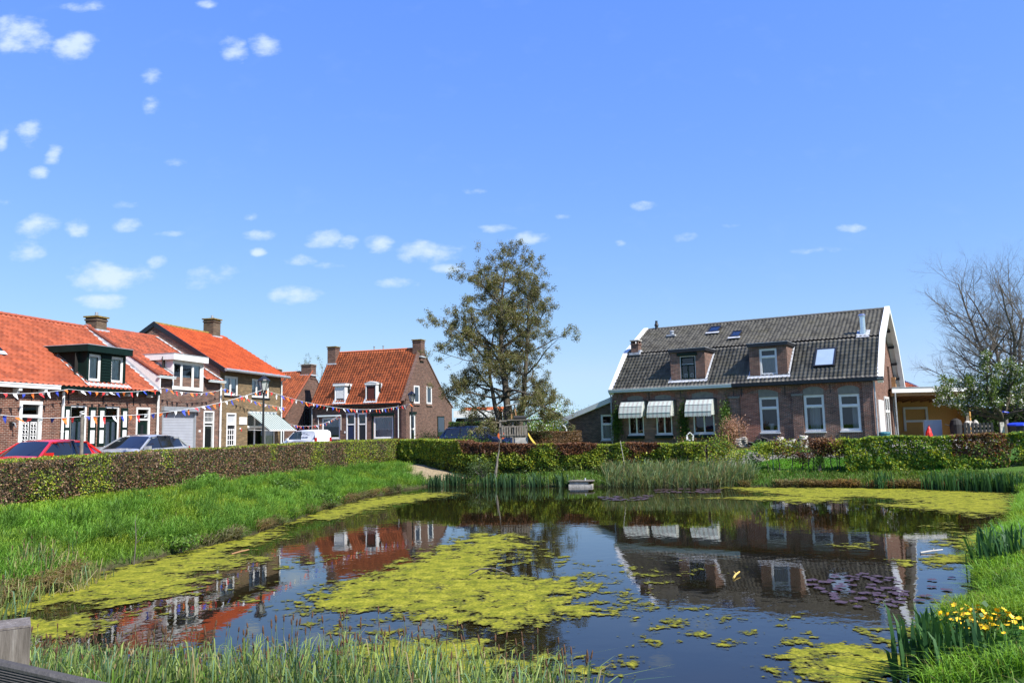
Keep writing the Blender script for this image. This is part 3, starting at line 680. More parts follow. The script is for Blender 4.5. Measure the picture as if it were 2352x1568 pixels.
mb = MB(); mb.bar((.62, -.05, 3.0), (.62, -.05, 4.1), .04, .04, MT['white']); mb.bar((2.82, -.05, 3.0), (2.82, -.05, 4.15), .04, .04, MT['white']); mb.build('awning_arm', F_)
mb = MB(); mb.box(5.7, 7.85, -.15, -.01, 4.12, 4.32, MT['green']); mb.box(5.78, 5.88, -.06, -.01, 2.23, 4.12, MT['green']); mb.box(7.76, 7.85, -.06, -.01, 2.23, 4.12, MT['green']); mb.build('shutter_box', F_)
for (a, b, c, d), mt in ((FD1, 'navy'), (FD2, 'black')):
    mb = MB(); mb.box(a, b, -.02, .1, d - .1, d, MT['white']); mb.box(a, a + .1, -.02, .1, 1.3, d - .1, MT['white']); mb.box(b - .1, b, -.02, .1, 1.3, d - .1, MT['white']); mb.box(a + .1, b - .1, 0, .09, 3.42, 3.52, MT['white'])
    mb.box(a - .06, b + .06, -.06, .02, d, d + .05, MT['white']); df = mb.build('door_frame', F_)
    g = MB(); g.face([(a + .1, .05, 3.52), (b - .1, .05, 3.52), (b - .1, .05, d - .1), (a + .1, .05, d - .1)], MT['dglass']); g.build('transom_pane', df)
    mb = MB(); mb.box(a + .1, b - .1, .05, .09, 1.3, 3.42, MT[mt])
    for i in range(1, 12): mb.box(a + .12, b - .12, .045, .055, 1.3 + i * .18, 1.31 + i * .18, MT['iron'])
    dr = mb.build('door', F_); k = MB(); k.box((a + b) / 2 - .16, (a + b) / 2 + .16, .035, .052, 1.72, 1.79, MT['steel']); k.build('letterbox', dr)
    k = MB(); k.box(a + .13, a + .17, .0, .05, 1.95, 2.2, MT['steel']); k.build('door_handle', dr)
mb = MB(); mb.box(3.12, 3.24, -.03, 0, 2.75, 2.9, MT['white']); mb.build('house_number_plate', F_)
ryf = lambda z: -.32 + (z - 5.12) / (10.02 - 5.12) * 3.62
d = dormer(F_, 2.24, 3.22, 5.4, 6.78, 0, 0, ryf, 'white', 'white', 'white', .2, .12, -.1, wins=[(2.3, 3.16, 5.46, 6.72, 'white', .07, (), (), [], True)], label='dormer with a lowered white roller shutter')
mb = MB()
for i in range(14): mb.box(2.38, 3.08, -.075, -.05, 5.72 + i * .067, 5.78 + i * .067, MT['white'])
mb.build('roller_shutter', d)
d = dormer(F_, 5.2, 6.2, 5.4, 6.78, 0, 0, ryf, 'white', 'white', 'offwhite', .14, .06, -.1, wins=[(5.28, 6.12, 5.44, 6.7, 'black', .08, (), (), [], True)], label='dormer with a dark red blind and a low pointed white top')
mb = MB(); mb.box(5.38, 6.02, -.04, -.03, 5.5, 6.6, MT['redblind']); mb.build('blind', d)
mb = MB(); mb.prism([(5.14, 6.92), (6.26, 6.92), (5.7, 7.08)], -.17, .9, MT['offwhite']); mb.build('dormer_pediment', d)
gx = lambda a, b, z: (8.85 - b, a, z)
window(F_, 1.67, 2.75, 5.15, 6.68, 0, 'white', .1, mp=gx, glass='bglass', back=0, proud=.06, sill=None); window(F_, 4.31, 5.4, 5.17, 6.72, 0, 'white', .1, mp=gx, glass='bglass', back=0, proud=.06, sill=None)
for a in (1.6, 4.25):
    k = MBm(gx); k.box(a, a + 1.25, -.1, -.01, 5.0, 5.13, MT['b_dark']); k.build('sill', F_)
window(F_, .85, 1.8, 2.0, 4.2, 0, 'white', .1, (), (2.95,), mp=gx, glass='bglass', back=0, proud=.06, sill=None)
k = MBm(gx); k.box(.75, 1.95, -.16, -.01, 4.22, 4.42, MT['green']); k.build('shutter_box', F_)
k = MBm(gx); k.box(6.7, 8.3, -.05, -.01, 2.1, 4.1, MT['green']); k.box(6.8, 8.2, -.06, -.045, 2.2, 4.0, MT['bglass']); k.build('rear_window', F_)
mb = MB(); mb.box(8.86, 9.0, .55, .75, 1.3, 1.75, MT['concrete']); mb.build('meter_box', F_)

# =================================================================== HOUSE E (left of F, set back)
E_ = thing('brick_house', 'orange roofed brick house set back between the beige and semi detached houses', 'house', (-20.3 - 8 * .9527, 70 + 8 * .3038, 1.3), math.atan2(-2.86, 8.97))
mb = MB(); wall_cells(mb, 0, 8, 1.2, 4.4, 0, MT['b_far'])
for x in (0, 8): mb.face([(x, 0, 1.2), (x, 8.6, 1.2), (x, 8.6, 4.4), (x, 4.3, 8.5), (x, 0, 4.4)], MT['b_far'])
mb.face([(0, 8.6, 1.2), (8, 8.6, 1.2), (8, 8.6, 4.4), (0, 8.6, 4.4)], MT['b_far']); mb.build('wall', E_)
tiles('roof', E_, -.1, 8.05, -.35, 4.15, 4.3, 8.6, 't_far', .24, .31, .04, .03, seed=13); tiles('rear_roof', E_, -.1, 8.05, 8.95, 4.15, 4.3, 8.6, 't_far', .24, .31, .04, .03, seed=14)
ridge_caps(E_, -.1, 7.3, 4.3, 8.63, 't_far'); chimney(E_, 7.0, 8.05, 4.0, 4.9, 7.9, 9.25, 'b_far', 'concrete'); chimney(E_, 2.9, 3.8, 4.8, 5.6, 7.6, 9.05, 'b_far', 'concrete', 2)
mb = MB()
for i in range(18):
    t = i / 18; mb.tube([(8.02, -.3 + 4.6 * t, 4.22 + 4.42 * t), (8.02, -.3 + 4.6 * t + .3, 4.22 + 4.42 * t + .29)], [.09, .08], MT['t_far'], 6)
mb.build('verge_tiles', E_)
gx2 = lambda a, b, z: (8 - b, a, z)
window(E_, 2.9, 3.9, 3.5, 5.2, 0, 'black', .07, mp=gx2, glass='bglass', back=0, proud=.06, sill='concrete')
window(E_, 1.0, 2.0, 1.4, 2.3, 0, 'white', .08, mp=gx2, glass='bglass', back=0, proud=.06, sill=None)
dormer(E_, 5.1, 6.3, 4.9, 6.0, 0, 0, lambda z: -.35 + (z - 4.15) / 4.45 * 4.65, 'white', 'white', 'white', .2, .15, .1, wins=[(5.2, 6.2, 4.98, 5.9, 'white', .08, (), (), [])])
gutter(E_, -.1, 8.05, -.28, 4.2, 'black', .12, .1); downpipe(E_, 7.9, -.1, 1.3, 4.0, 'white', .045)

# =================================================================== small white-fascia extension behind F
X_ = thing('garage', 'low white fronted garage with a few orange ridge tiles, behind the semi detached house', 'garage', (-5.9, 80, 1.3), R(-4))
mb = MB(); mb.box(0, 4.4, 0, 6, 1.2, 3.9, MT['b_far']); mb.prismx([(0.4, 3.9), (6, 3.9), (3.2, 5.15)], 2.0, 4.6, MT['b_far']); mb.build('wall', X_)
mb = MB(); mb.box(-.15, 4.3, -.3, .0, 4.05, 4.75, MT['white']); mb.build('fascia', X_)
mb = MB(); mb.box(.1, 4.1, -.05, -.01, 3.3, 4.0, MT['bglass']); mb.build('window', X_)
tiles('roof', X_, .5, 4.7, .1, 4.5, 3.2, 5.1, 't_far', seed=15); tiles('rear_roof', X_, .5, 4.7, 6.3, 3.8, 3.2, 5.1, 't_far', seed=16); ridge_caps(X_, .5, 4.7, 3.2, 5.1, 'lichen')

# =================================================================== HOUSE G (long brick house, right)
MB.CZ = 1.3; MB.SH = 0
G_ = thing('long_brick_house', 'long dark brick house with a grey tiled gambrel roof, two brick dormers and white bargeboards', 'house', (6.79, 54.01, 1.3), math.atan2(-8.57, 14.21))
LW = 16.4; WD = 13.5
GW = [(1.14, 2.24, 2.21, 4.42), (3.11, 4.22, 2.21, 4.4), (5.65, 7.04, 2.21, 4.4), (9.9, 11.07, 2.2, 4.38), (12.55, 13.71, 2.21, 4.4), (14.53, 15.67, 2.22, 4.37)]
arc = [(1.69, .78, 4.62, .2), (3.66, .78, 4.6, .2), (6.35, .95, 4.66, .22), (10.1, 1.08, 4.6, .26), (13.13, .72, 4.62, .28), (15.1, .72, 4.6, .28)]
holes = GW
mb = MB(); wall_cells(mb, .05, LW, 1.1, 5.1, 0, MT['b_dark'], holes, .2)
pg = [(0, 1.1), (WD, 1.1), (WD, 5.1), (WD - 2.65, 7.74), (WD / 2, 9.9), (2.65, 7.74), (0, 5.1)]
mb.face([(.05, y, z) for y, z in pg], MT['b_dark']); mb.face([(LW, y, z) for y, z in pg], MT['b_red'])
mb.face([(.05, WD, 1.1), (LW, WD, 1.1), (LW, WD, 5.1), (.05, WD, 5.1)], MT['b_dark']); mb.build('wall', G_)
# near black floor and upright sheet, dimness of the rooms painted in
mb = MB(); mb.face([(.2, .3, 1.32), (LW - .2, .3, 1.32), (LW - .2, WD - .2, 1.32), (.2, WD - .2, 1.32)], MT['room']); mb.face([(.2, 1.8, 1.3), (LW - .2, 1.8, 1.3), (LW - .2, 1.8, 5.0), (.2, 1.8, 5.0)], MT['room']); mb.build('inner_dark_sheets', G_)
lo = dict(y0=-.3, z0=5.22, y1=2.65, z1=7.9); up_ = dict(y0=2.6, z0=7.9, y1=6.75, z1=10.06)
for k, (x0, x1) in enumerate(((0.15, LW + .4),)):
    tiles('roof', G_, x0, x1, **lo, mat='t_grey', tw=.25, th=.34, amp=.042, lift=.085, seed=20, sag=.03); tiles('upper_roof', G_, x0, x1, **up_, mat='t_grey', tw=.25, th=.34, amp=.042, lift=.085, seed=21, sag=.04)
tiles('rear_roof', G_, .15, LW + .4, WD + .3, 5.22, WD - 2.65, 7.9, 't_grey', .27, .33, .05, .045, seed=22); tiles('rear_upper_roof', G_, .15, LW + .4, WD - 2.6, 7.9, 6.75, 10.06, 't_grey', .27, .33, .05, .045, seed=23)
ridge_caps(G_, .25, LW + .3, 6.75, 10.1, 't_grey', .4, .13)
def verge(x0, x1, nm, inner):
    mb = MB()
    P = [(-.34, 5.12), (2.6, 7.97), (6.75, 10.16), (WD - 2.6, 7.97), (WD + .34, 5.12)]
    for p, q in zip(P, P[1:]):
        d = Vector((0, q[0] - p[0], q[1] - p[1])).normalized(); n = Vector((0, -d.z, d.y))
        if n.z < 0: n = -n
        a, b = Vector((0, p[0], p[1])), Vector((0, q[0], q[1]))
        o = .09
        for f in ((x0, x1),):
            c = [a + n * o, b + n * o, b + n * (-.26), a + n * (-.26)]
            A0 = [Vector((x0, v.y, v.z)) for v in c]; A1 = [Vector((x1, v.y, v.z)) for v in c]
            mb.face(A0, MT['white']); mb.face(A1[::-1], MT['white'])
            for k in range(4): mb.face([A0[k], A0[(k + 1) % 4], A1[(k + 1) % 4], A1[k]], MT['white'])
    return mb.build(nm, G_)
verge(-.12, .2, 'bargeboard', 0); verge(LW + .32, LW + .62, 'bargeboard', 0)
mb = MB()
P = [(-.3, 5.1), (2.65, 7.8), (6.75, 9.94), (WD - 2.65, 7.8), (WD + .3, 5.1)]
for p, q in zip(P, P[1:]): mb.face([(LW, p[0], p[1] - .03), (LW + .4, p[0], p[1] - .03), (LW + .4, q[0], q[1] - .03), (LW, q[0], q[1] - .03)], MT['offwhite'])
mb.build('soffit', G_)
for y, z in ((6.75, 9.75), (8.6, 8.8), (10.4, 7.85), (11.6, 6.75), (12.7, 5.75), (4.8, 8.75)):
    k = MB(); k.box(LW, LW + .38, y - .09, y + .09, z - .12, z + .06, MT['black']); k.build('purlin_end', G_)
def gut(x0, x1, m):
    mb = MB(); mb.box(x0, x1, -.38, -.18, 5.08, 5.27, MT[m]); mb.box(x0, x1, -.41, -.375, 5.23, 5.29, MT[m]); mb.box(x0, x1, -.18, .04, 5.06, 5.12, MT[m]); mb.build('gutter', G_)
gut(-.1, 8.33, 'palegrey'); gut(8.335, LW + .65, 'black')
# arches, infill and the newer patch
for k, (cx, hw, zs, ri) in enumerate(arc):
    arch(G_, cx, hw, zs, ri, 'b_arch', .27)
    w = GW[k]; mb = MB(); Rr = (hw * hw + ri * ri) / (2 * ri); zc = zs + ri - Rr; n = 10
    x0, x1 = w[0] - .0, w[1] + .0; top = lambda x: min(zc + math.sqrt(max(0, Rr * Rr - (x - cx) ** 2)), zs + ri)
    for i in range(n):
        a = x0 + (x1 - x0) * i / n; b = x0 + (x1 - x0) * (i + 1) / n
        mb.face([(a, -.006, w[3] + .002), (b, -.006, w[3] + .002), (b, -.006, top(b)), (a, -.006, top(a))], MT['infill'])
    mb.build('lintel_infill', G_)
mb = MB(); mb.box(8.75, 9.88, -.01, .02, 1.4, 4.62, MT['b_patch']); mb.box(9.88, 11.1, -.01, .02, 1.4, 2.1, MT['b_dark']); mb.build('brick_patch', G_)
for a, b, m in ((8.08, 8.7, 'b_dark'), (11.9, 12.5, 'b_dark'), (0.05, .75, 'b_dark'), (15.85, LW + .02, 'b_dark')):
    mb = MB(); mb.box(a, b, -.1, .0, 1.1, 4.38 if a > 1 and a < 15 else 5.05, MT[m])
    if 1 < a < 15: mb.box(a - .03, b + .03, -.13, 0, 4.38, 4.5, MT['infill'])
    mb.build('pilaster', G_)
for x in (2.7, 4.9, 8.35, 8.85, 11.5, 14.1):
    k = MB(); k.bar((x, -.03, 4.45), (x, -.03, 5.02), .035, .03, MT['iron']); k.build('wall_anchor', G_)
for i, w in enumerate(GW):
    if i < 3: window(G_, *w, 0, 'offwhite', .09, ((w[0] + w[1]) / 2 + .02,), (), [], 'offwhite', inner=False, back=0)
    else: window(G_, *w, 0, 'white', .11, (), (w[3] - .68,), [], 'white', back=0)
# things on the sills, seen as dim shapes in the rooms
mb = MB(); mb.tube([(10.5, .45, 2.3), (10.5, .45, 2.75)], [.1, .16], MT['blind'], 10); mb.box(10.75, 10.98, .4, .5, 2.3, 2.5, MT['brownwood']); mb.build('sill_ornaments', G_)
curtain_mesh(G_, 12.7, 13.3, 2.3, 3.7, .9, None, 'blind'); curtain_mesh(G_, 15.1, 15.5, 2.3, 3.7, 1.0, None, 'blind')
# awnings
def dutch(x0, x1, zt):
    mb = MB(); pr = [(-.02, zt), (-.3, zt - .02), (-.62, zt - .34), (-.78, zt - .78), (-.8, zt - 1.02)]
    n = max(8, int((x1 - x0) / .12))
    for (ya, za), (yb, zb) in zip(pr, pr[1:]): mb.face([(x0, ya, za), (x1, ya, za), (x1, yb, zb), (x0, yb, zb)], MT['awn_g'])
    for x in (x0, x1): mb.face([(x, -.01, zt)] + [(x, y, z) for y, z in pr] + [(x, -.01, zt - 1.0)], MT['awn_g'])
    for i in range(n):
        a = x0 + (x1 - x0) * i / n; b = x0 + (x1 - x0) * (i + 1) / n; z = zt - 1.02
        mb.face([(a, -.8, z), (b, -.8, z), (b, -.805, z - .05), ((a + b) / 2, -.805, z - .1), (a, -.805, z - .05)], MT['awn_g'])
    a = mb.build('awning', G_)
    f = MB()
    for y, z in pr[1:4]: f.bar((x0 - .01, y - .012, z), (x1 + .01, y - .012, z), .018, .018, MT['offwhite'])
    f.bar((x0 - .02, -.06, zt + .03), (x1 + .1, -.06, zt + .03), .1, .06, MT['iron']); f.build('awning_frame', a)
    b_ = MB(); b_.box(x1 + .06, x1 + .16, -.06, -.01, zt - 1.0, zt + .02, MT['black']); b_.build('awning_rail', a)
dutch(.78, 2.42, 4.42); dutch(2.78, 4.42, 4.4); dutch(5.35, 7.1, 4.4)
for a, b in ((1.1, 2.28), (3.08, 4.26), (5.75, 6.95)):
    mb = MB(); mb.box(a, b, -.28, -.06, 1.95, 2.12, MT['green']); wb = mb.build('window_box', G_)
# dormers
ryg = lambda z: -.3 + (z - 5.22) / (7.9 - 5.22) * 2.95
def brick_dormer(x0, x1, w, fr, extra):
    d = dormer(G_, x0, x1, 5.7, 7.55, 0, 0, ryg, 'b_mix' if extra else 'b_mix', 'b_mix' if extra else 'b_dark', 'black', .2, .1, .18, wins=[w])
    k = MB(); k.box(x0 - .12, x1 + .12, .1, .18, 5.6, 5.72, MT['lead']); k.build('apron_flashing', d)
    return d
d1 = brick_dormer(4.22, 6.55, (4.86, 5.92, 5.72, 7.28, 'white', .06, (), (6.72,), [], False), 0, False)
mb = MB()
for a, b, c, e in ((4.92, 4.99, 5.78, 7.22), (5.79, 5.86, 5.78, 7.22), (4.99, 5.79, 6.64, 6.72), (4.99, 5.79, 5.78, 5.86), (4.99, 5.79, 7.14, 7.22), (5.36, 5.42, 5.86, 6.64)): mb.box(a, b, .21, .26, c, e, MT['green'])
mb.build('green_sash', d1)
mb = MB(); mb.box(4.7, 6.05, .1, .18, 7.3, 7.5, MT['green']); mb.build('shutter_box', d1)
mb = MB()
for a, b in ((5.1, 5.28), (5.5, 5.7)):
    mb.box(a, b, .36, .39, 5.84, 5.88, MT['white']); mb.box(a, b, .36, .39, 6.1, 6.14, MT['white']); mb.box(a, a + .04, .36, .39, 5.84, 6.14, MT['white']); mb.box(b - .04, b, .36, .39, 5.84, 6.14, MT['white'])
mb.build('sill_ornaments', d1)
d2 = brick_dormer(9.4, 11.7, (10.03, 11.1, 5.74, 7.4, 'white', .1, (), (6.88,), [(10.15, 11.0, 5.84, 6.8, 'blind')], True), 0, True)
sl = Vector((0, 4.15, 2.16)).normalized(); su = (sl.y, sl.z); s2 = Vector((0, 2.95, 2.68)).normalized(); sl2 = (s2.y, s2.z)
skylight(G_, 5.75, .78, 1.0, 5.45, 9.39, su, 'iron', raise_=.1); skylight(G_, 7.57, .64, 1.0, 4.3, 8.79, su, 'iron', raise_=.1); skylight(G_, 13.76, 1.2, 1.75, 1.2, 6.58, sl2, 'iron', .09, 'pale_pane', raise_=.1, lead=False)
for o in G_.children:
    if o.name.startswith('skylight'): pass
mb = MB(); mb.tube([(2.61, 5.3, 9.3), (2.61, 5.3, 9.6)], [.16, .15], MT['zinc'], 12); mb.tube([(2.61, 5.3, 9.6), (2.61, 5.3, 9.68)], [.2, .12], MT['zinc'], 12); v = mb.build('roof_vent', G_)
k = MB(); k.box(2.3, 2.95, 4.9, 5.4, 9.25, 9.36, MT['lead']); k.build('flashing', v)
mb = MB(); mb.tube([(.9, 6.75, 10.1), (.9, 6.75, 10.3), (.9, 6.75, 10.36), (.9, 6.75, 10.6), (.9, 6.75, 10.72)], [.14, .12, .17, .09, .1], MT['iron'], 10); mb.build('ridge_finial', G_)
mb = MB(); mb.tube([(15.76, 3.0, 7.95), (15.76, 3.0, 8.4)], .21, MT['steel'], 14); mb.tube([(15.76, 3.0, 8.4), (15.76, 3.0, 9.2)], .165, MT['steel'], 14)
mb.tube([(15.76, 3.0, 9.2), (15.76, 3.0, 9.25)], .21, MT['steel'], 14); mb.tube([(15.76, 3.0, 9.3), (15.76, 3.0, 9.38)], [.23, .16], MT['steel'], 14); fl = mb.build('steel_flue', G_)
k = MB(); k.face([(15.4, 2.45, 7.9), (16.15, 2.45, 7.9), (16.15, 3.3, 8.42), (15.4, 3.3, 8.42)], MT['lead']); k.build('flashing', fl)
mb = MB(); x0, x1, y0, y1 = .52, 1.08, 2.45, 3.0
mb.box(x0, x1, y0, y1, 7.5, 8.55, MT['b_mix']); mb.box(x0 - .04, x1 + .04, y0 - .04, y1 + .04, 8.55, 8.62, MT['b_mix'])
for a in (x0, x1 - .14):
    for b in (y0, y1 - .14): mb.box(a, a + .14, b, b + .14, 8.62, 8.82, MT['b_mix'])
ch = mb.build('chimney', G_); k = MB(); k.box(x0 - .06, x1 + .06, y0 - .06, y1 + .06, 8.82, 8.89, MT['stone']); k.build('chimney_cap', ch); k = MB(); k.box(x0 - .12, x1 + .14, y0 - .16, y0 + .02, 7.8, 7.98, MT['lead']); k.box(x1, x1 + .14, y0, y1, 7.95, 8.15, MT['lead']); k.build('flashing', ch)
downpipe(G_, -.05, -.08, 1.3, 5.0, 'zinc', .05); downpipe(G_, LW + .12, -.1, 1.3, 5.0, 'zinc', .05, (0, -.15, .15))
# gable side: doors, slim window, owl box
gg = lambda a, b, z: (LW - b, a, z)
mb = MBm(gg); mb.box(1.9, 4.5, -.08, -.01, 1.35, 4.03, MT['white']); mb.box(2.2, 4.2, -.1, -.07, 1.4, 3.6, MT['offwhite']); mb.build('door', G_)
window(G_, 5.4, 8.0, 1.4, 4.32, 0, 'white', .12, (6.7,), (3.35,), mp=gg, glass='bglass', back=0, proud=.06, sill=None)
window(G_, 2.65, 3.7, 5.45, 7.1, 0, 'white', .1, mp=gg, glass='bglass', back=0, proud=.06, sill=None)
mb = MBm(gg); mb.box(8.75, 9.5, -.12, 0, 1.1, 6.4, MT['b_mix']); mb.build('pilaster', G_)
mb = MBm(gg); mb.box(10.3, 10.9, -.3, -.01, 5.0, 5.75, MT['brownwood']); bx = mb.build('owl_box', G_); k = MBm(gg); k.box(10.4, 10.8, -.312, -.295, 5.3, 5.6, MT['iron']); k.build('painted_nest_hole', bx)  # raised black plate, the hole's shade is put into its colour
mb = MBm(gg); mb.tube([(9.6, -.15, 1.3), (9.6, -.15, 4.5)], .05, MT['zinc'], 8); mb.build('downpipe', G_)

# annex
MB.SH = 0
N_ = thing('lean_to', 'low black brick lean to with sloping pale edged roof, left of the long house', 'shed', (6.79, 54.01, 1.3), math.atan2(-8.57, 14.21))
mb = MB(); zr = lambda x: 3.3 + (x + 3.6) / 3.65 * 1.3
w = (-1.04, -.08, 1.85, 3.62)
y = .25
xs = [-3.54, w[0], w[1], .04]
mb.face([(xs[0], y, 1.1), (xs[1], y, 1.1), (xs[1], y, zr(xs[1])), (xs[0], y, zr(xs[0]))], MT['b_annex']); mb.face([(xs[2], y, 1.1), (xs[3], y, 1.1), (xs[3], y, zr(xs[3])), (xs[2], y, zr(xs[2]))], MT['b_annex'])
mb.face([(xs[1], y, 1.1), (xs[2], y, 1.1), (xs[2], y, w[2]), (xs[1], y, w[2])], MT['b_annex']); mb.face([(xs[1], y, w[3]), (xs[2], y, w[3]), (xs[2], y, zr(xs[2])), (xs[1], y, zr(xs[1]))], MT['b_annex'])
for a in (xs[1], xs[2]): mb.face([(a, y, w[2]), (a, y + .15, w[2]), (a, y + .15, w[3]), (a, y, w[3])], MT['b_annex'])
mb.face([(-3.54, y, 1.1), (-3.54, 7, 1.1), (-3.54, 7, 3.3), (-3.54, y, 3.3)], MT['b_annex']); mb.face([(-3.54, 7, 1.1), (.04, 7, 1.1), (.04, 7, 4.6), (-3.54, 7, 3.3)], MT['b_annex']); mb.build('wall', N_)
mb = MB(); mb.prism([(-3.9, 3.16), (.04, 4.5), (.04, 4.85), (-3.9, 3.48)], .02, .26, MT['palegrey']); mb.build('bargeboard', N_)
mb = MB(); mb.prism([(-3.9, 3.38), (.04, 4.75), (.04, 4.83), (-3.9, 3.46)], .262, 7.1, MT['zinc']); mb.build('roof', N_)
window(N_, *w, y, 'offwhite', .1, (), (2.95,), [(w[0] + .1, w[1] - .1, w[2] + .1, 2.9, 'blind')], 'concrete')
mb = MB(); mb.tube([(-3.85, .0, 2.95), (-3.72, .0, 2.85), (-3.65, .1, 2.7), (-3.65, .1, 1.3)], .055, MT['palegrey'], 8); mb.build('downpipe', N_)

# carport with chipboard wall
MT['osb'] = plain('chipboard', (0.55, 0.3, 0.09), 0.85, 0.2, 18, 0.2)
K_ = thing('carport', 'open timber carport with a white fascia and an orange chipboard back wall', 'carport', (25.6, 52.3, 1.3), R(2.0))
mb = MB(); mb.box(-.4, 7.4, -.05, .06, 4.6, 4.92, MT['white']); mb.box(-.4, 7.45, -.09, .1, 4.92, 4.96, MT['zinc']); mb.build('fascia', K_)
mb = MB(); mb.face([(-.4, .06, 4.9), (7.4, .06, 4.9), (7.4, 5.2, 4.35), (-.4, 5.2, 4.35)], MT['zinc']); mb.face([(-.4, .06, 4.72), (7.4, .06, 4.72), (7.4, 5.2, 4.2), (-.4, 5.2, 4.2)], MT['brownwood']); mb.build('roof', K_)
mb = MB(); mb.box(-.4, 7.3, .1, .22, 4.38, 4.62, MT['brownwood']); mb.build('front_beam', K_)
for i in range(11):
    k = MB(); k.bar((.2 + i * .68, .2, 4.6), (.2 + i * .68, 5.0, 4.12), .07, .16, MT['brownwood']); k.build('rafter', K_)
mb = MB(); mb.box(-.3, 7.3, 5.0, 5.1, 1.2, 4.3, MT['osb']); mb.box(6.98, 7.08, 3.6, 5.0, 1.2, 4.4, MT['osb']); mb.build('chipboard_wall', K_)
mb = MB(); mb.box(6.35, 6.55, 3.0, 3.2, 1.2, 4.35, MT['wood']); mb.build('post', K_)
mb = MB(); mb.box(7.2, 7.4, .1, .3, 1.2, 4.6, MT['wood']); mb.build('post', K_)
mb = MB()
for a, b, c, e in ((2.9, 3.06, 2.0, 3.72), (4.56, 4.72, 2.0, 3.72), (3.06, 4.56, 3.56, 3.72), (3.06, 4.56, 2.62, 2.78)): mb.box(a, b, 4.9, 4.99, c, e, MT['offwhite'])
mb.build('window_frame', K_)
mb = MB(); mb.tube([(-.25, -.1, 1.3), (-.25, -.1, 4.6)], .05, MT['zinc'], 8); mb.build('downpipe', K_)

# orange roofed house behind the carport
Q_ = thing('house', 'house behind the carport, only its white edged orange roof showing', 'house', (29.0, 60.8, 1.3), R(37))
mb = MB(); mb.box(0, 5.2, 0, 8, 1.2, 5.2, MT['b_dark'])
for x in (0, 5.2): mb.face([(x, 0, 5.2), (x, 8, 5.2), (x, 4, 7.1)], MT['b_dark'])
mb.build('wall', Q_); tiles('roof', Q_, -.3, 5.4, -.5, 5.0, 4, 7.2, 't_or', seed=31); tiles('rear_roof', Q_, -.3, 5.4, 8.5, 5.0, 4, 7.2, 't_or', seed=32)
mb = MB()
for x in (-.35, 5.45): mb.bar((x, -.6, 4.97), (x, 4, 7.3), .14, .22, MT['white']); mb.bar((x, 8.6, 4.97), (x, 4, 7.3), .14, .22, MT['white'])
mb.build('bargeboard', Q_); gutter(Q_, -.3, 5.4, -.5, 5.05, 'white', .14, .2)
MB.CZ = 0; MB.SH = 0
# =================================================================== GROUND AND WATER
SHORE = [(-8.9, 12.4), (-8.6, 13.3), (-8.42, 14.3), (-8.46, 16.5), (-7.98, 18.7), (-7.26, 21.3), (-7.05, 24.5), (-6.93, 28), (-6.5, 31), (-6.03, 34), (-5.4, 37), (-4.5, 39.3), (-3.6, 40.2), (-2.7, 40.5), (-1.2, 39.6), (.35, 38.4), (2.4, 37.5), (4.4, 36.8), (6.7, 35.9), (9, 35.1), (13.1, 33.6), (16, 32), (17.6, 30.9), (18.5, 29.5), (17.6, 27.4), (15.9, 25.1), (12.4, 20.2), (9.9, 16.9), (8.0, 14.1), (6.8, 11.9), (6.2, 11.1), (5.4, 10.5), (4.7, 9.4), (4.15, 8.3), (3.4, 7.2), (1.6, 6.7), (0.2, 7.3), (-1, 7.9), (-3, 8.5), (-5, 9.1), (-7.4, 10.2)]
def shore_d(x, y):     # + on land
    return -sdist(x, y, SHORE) + 0.22 * (fbm(np.asarray(x) * 1.3, np.asarray(y) * 1.3, 3) - 0.5) + 0.12 * (vnoise(np.asarray(x) * 4, np.asarray(y) * 4, 9) - .5)
def ground_z(x, y, d=None):
    x = np.asarray(x, float); y = np.asarray(y, float)
    if d is None: d = shore_d(x, y)
    land = 0.14 + 1.15 * (1 - np.exp(-np.maximum(d - .1, 0) / 4.2)) + 0.06 * (fbm(x * .8, y * .8, 5) - .5) * np.clip(d, 0, 1)
    lip = np.clip((d + .12) / .22, 0, 1)
    bed = -np.minimum(.9, .12 + .3 * np.maximum(-d, 0))
    return np.where(d > .1, land, bed * (1 - lip) + lip * (0.14))
def axis(lo, hi, a, b, fine, far):
    c = list(np.arange(a, b + fine / 2, fine)); s = fine; v = a; L = []
    while v > lo: s = min(s * 1.25, far); v -= s; L.append(v)
    s = fine; v = b; Rr = []
    while v < hi: s = min(s * 1.25, far); v += s; Rr.append(v)
    return np.array(L[::-1] + c + Rr)
gxs = axis(-2500, 2500, -14, 24, .22, 400); gys = axis(-400, 4500, 5.5, 44, .22, 400)
GX, GY = np.meshgrid(gxs, gys); D_ = shore_d(GX, GY); GZ = ground_z(GX, GY, D_)
nxg, nyg = len(gxs), len(gys)
i = np.arange(nxg - 1)[None, :] + np.arange(nyg - 1)[:, None] * nxg
Qg = np.stack([i, i + 1, i + 1 + nxg, i + nxg], -1).reshape(-1, 4)
def dirt_mask(x, y):
    p = sdist(x, y, [(-6.4, 46.6), (-4.6, 45.6), (-3.4, 43.2), (-1.9, 41.2), (-2.4, 40.6), (-4.2, 40.2), (-5.5, 40.0), (-6.0, 42.5)])
    q = sdist(x, y, [(9.2, 39.5), (8.8, 38.2), (9.8, 37.2), (11.2, 37.8), (13.5, 39.6), (18, 38.6), (20, 39.5), (14, 44), (10, 45)])
    n = fbm(x * 1.6, y * 1.6, 21, 4) - .5
    return np.clip((p + .1 + n * 1.6) / .5, 0, 1), np.clip((q + n * .8) / .4, 0, 1)
n1 = fbm(GX * .7, GY * .7, 31, 4); n2 = fbm(GX * 4, GY * 4, 33, 2)
gc = np.stack([.05 + .03 * n1, .11 + .05 * n2, .018 + .01 * n1], -1)
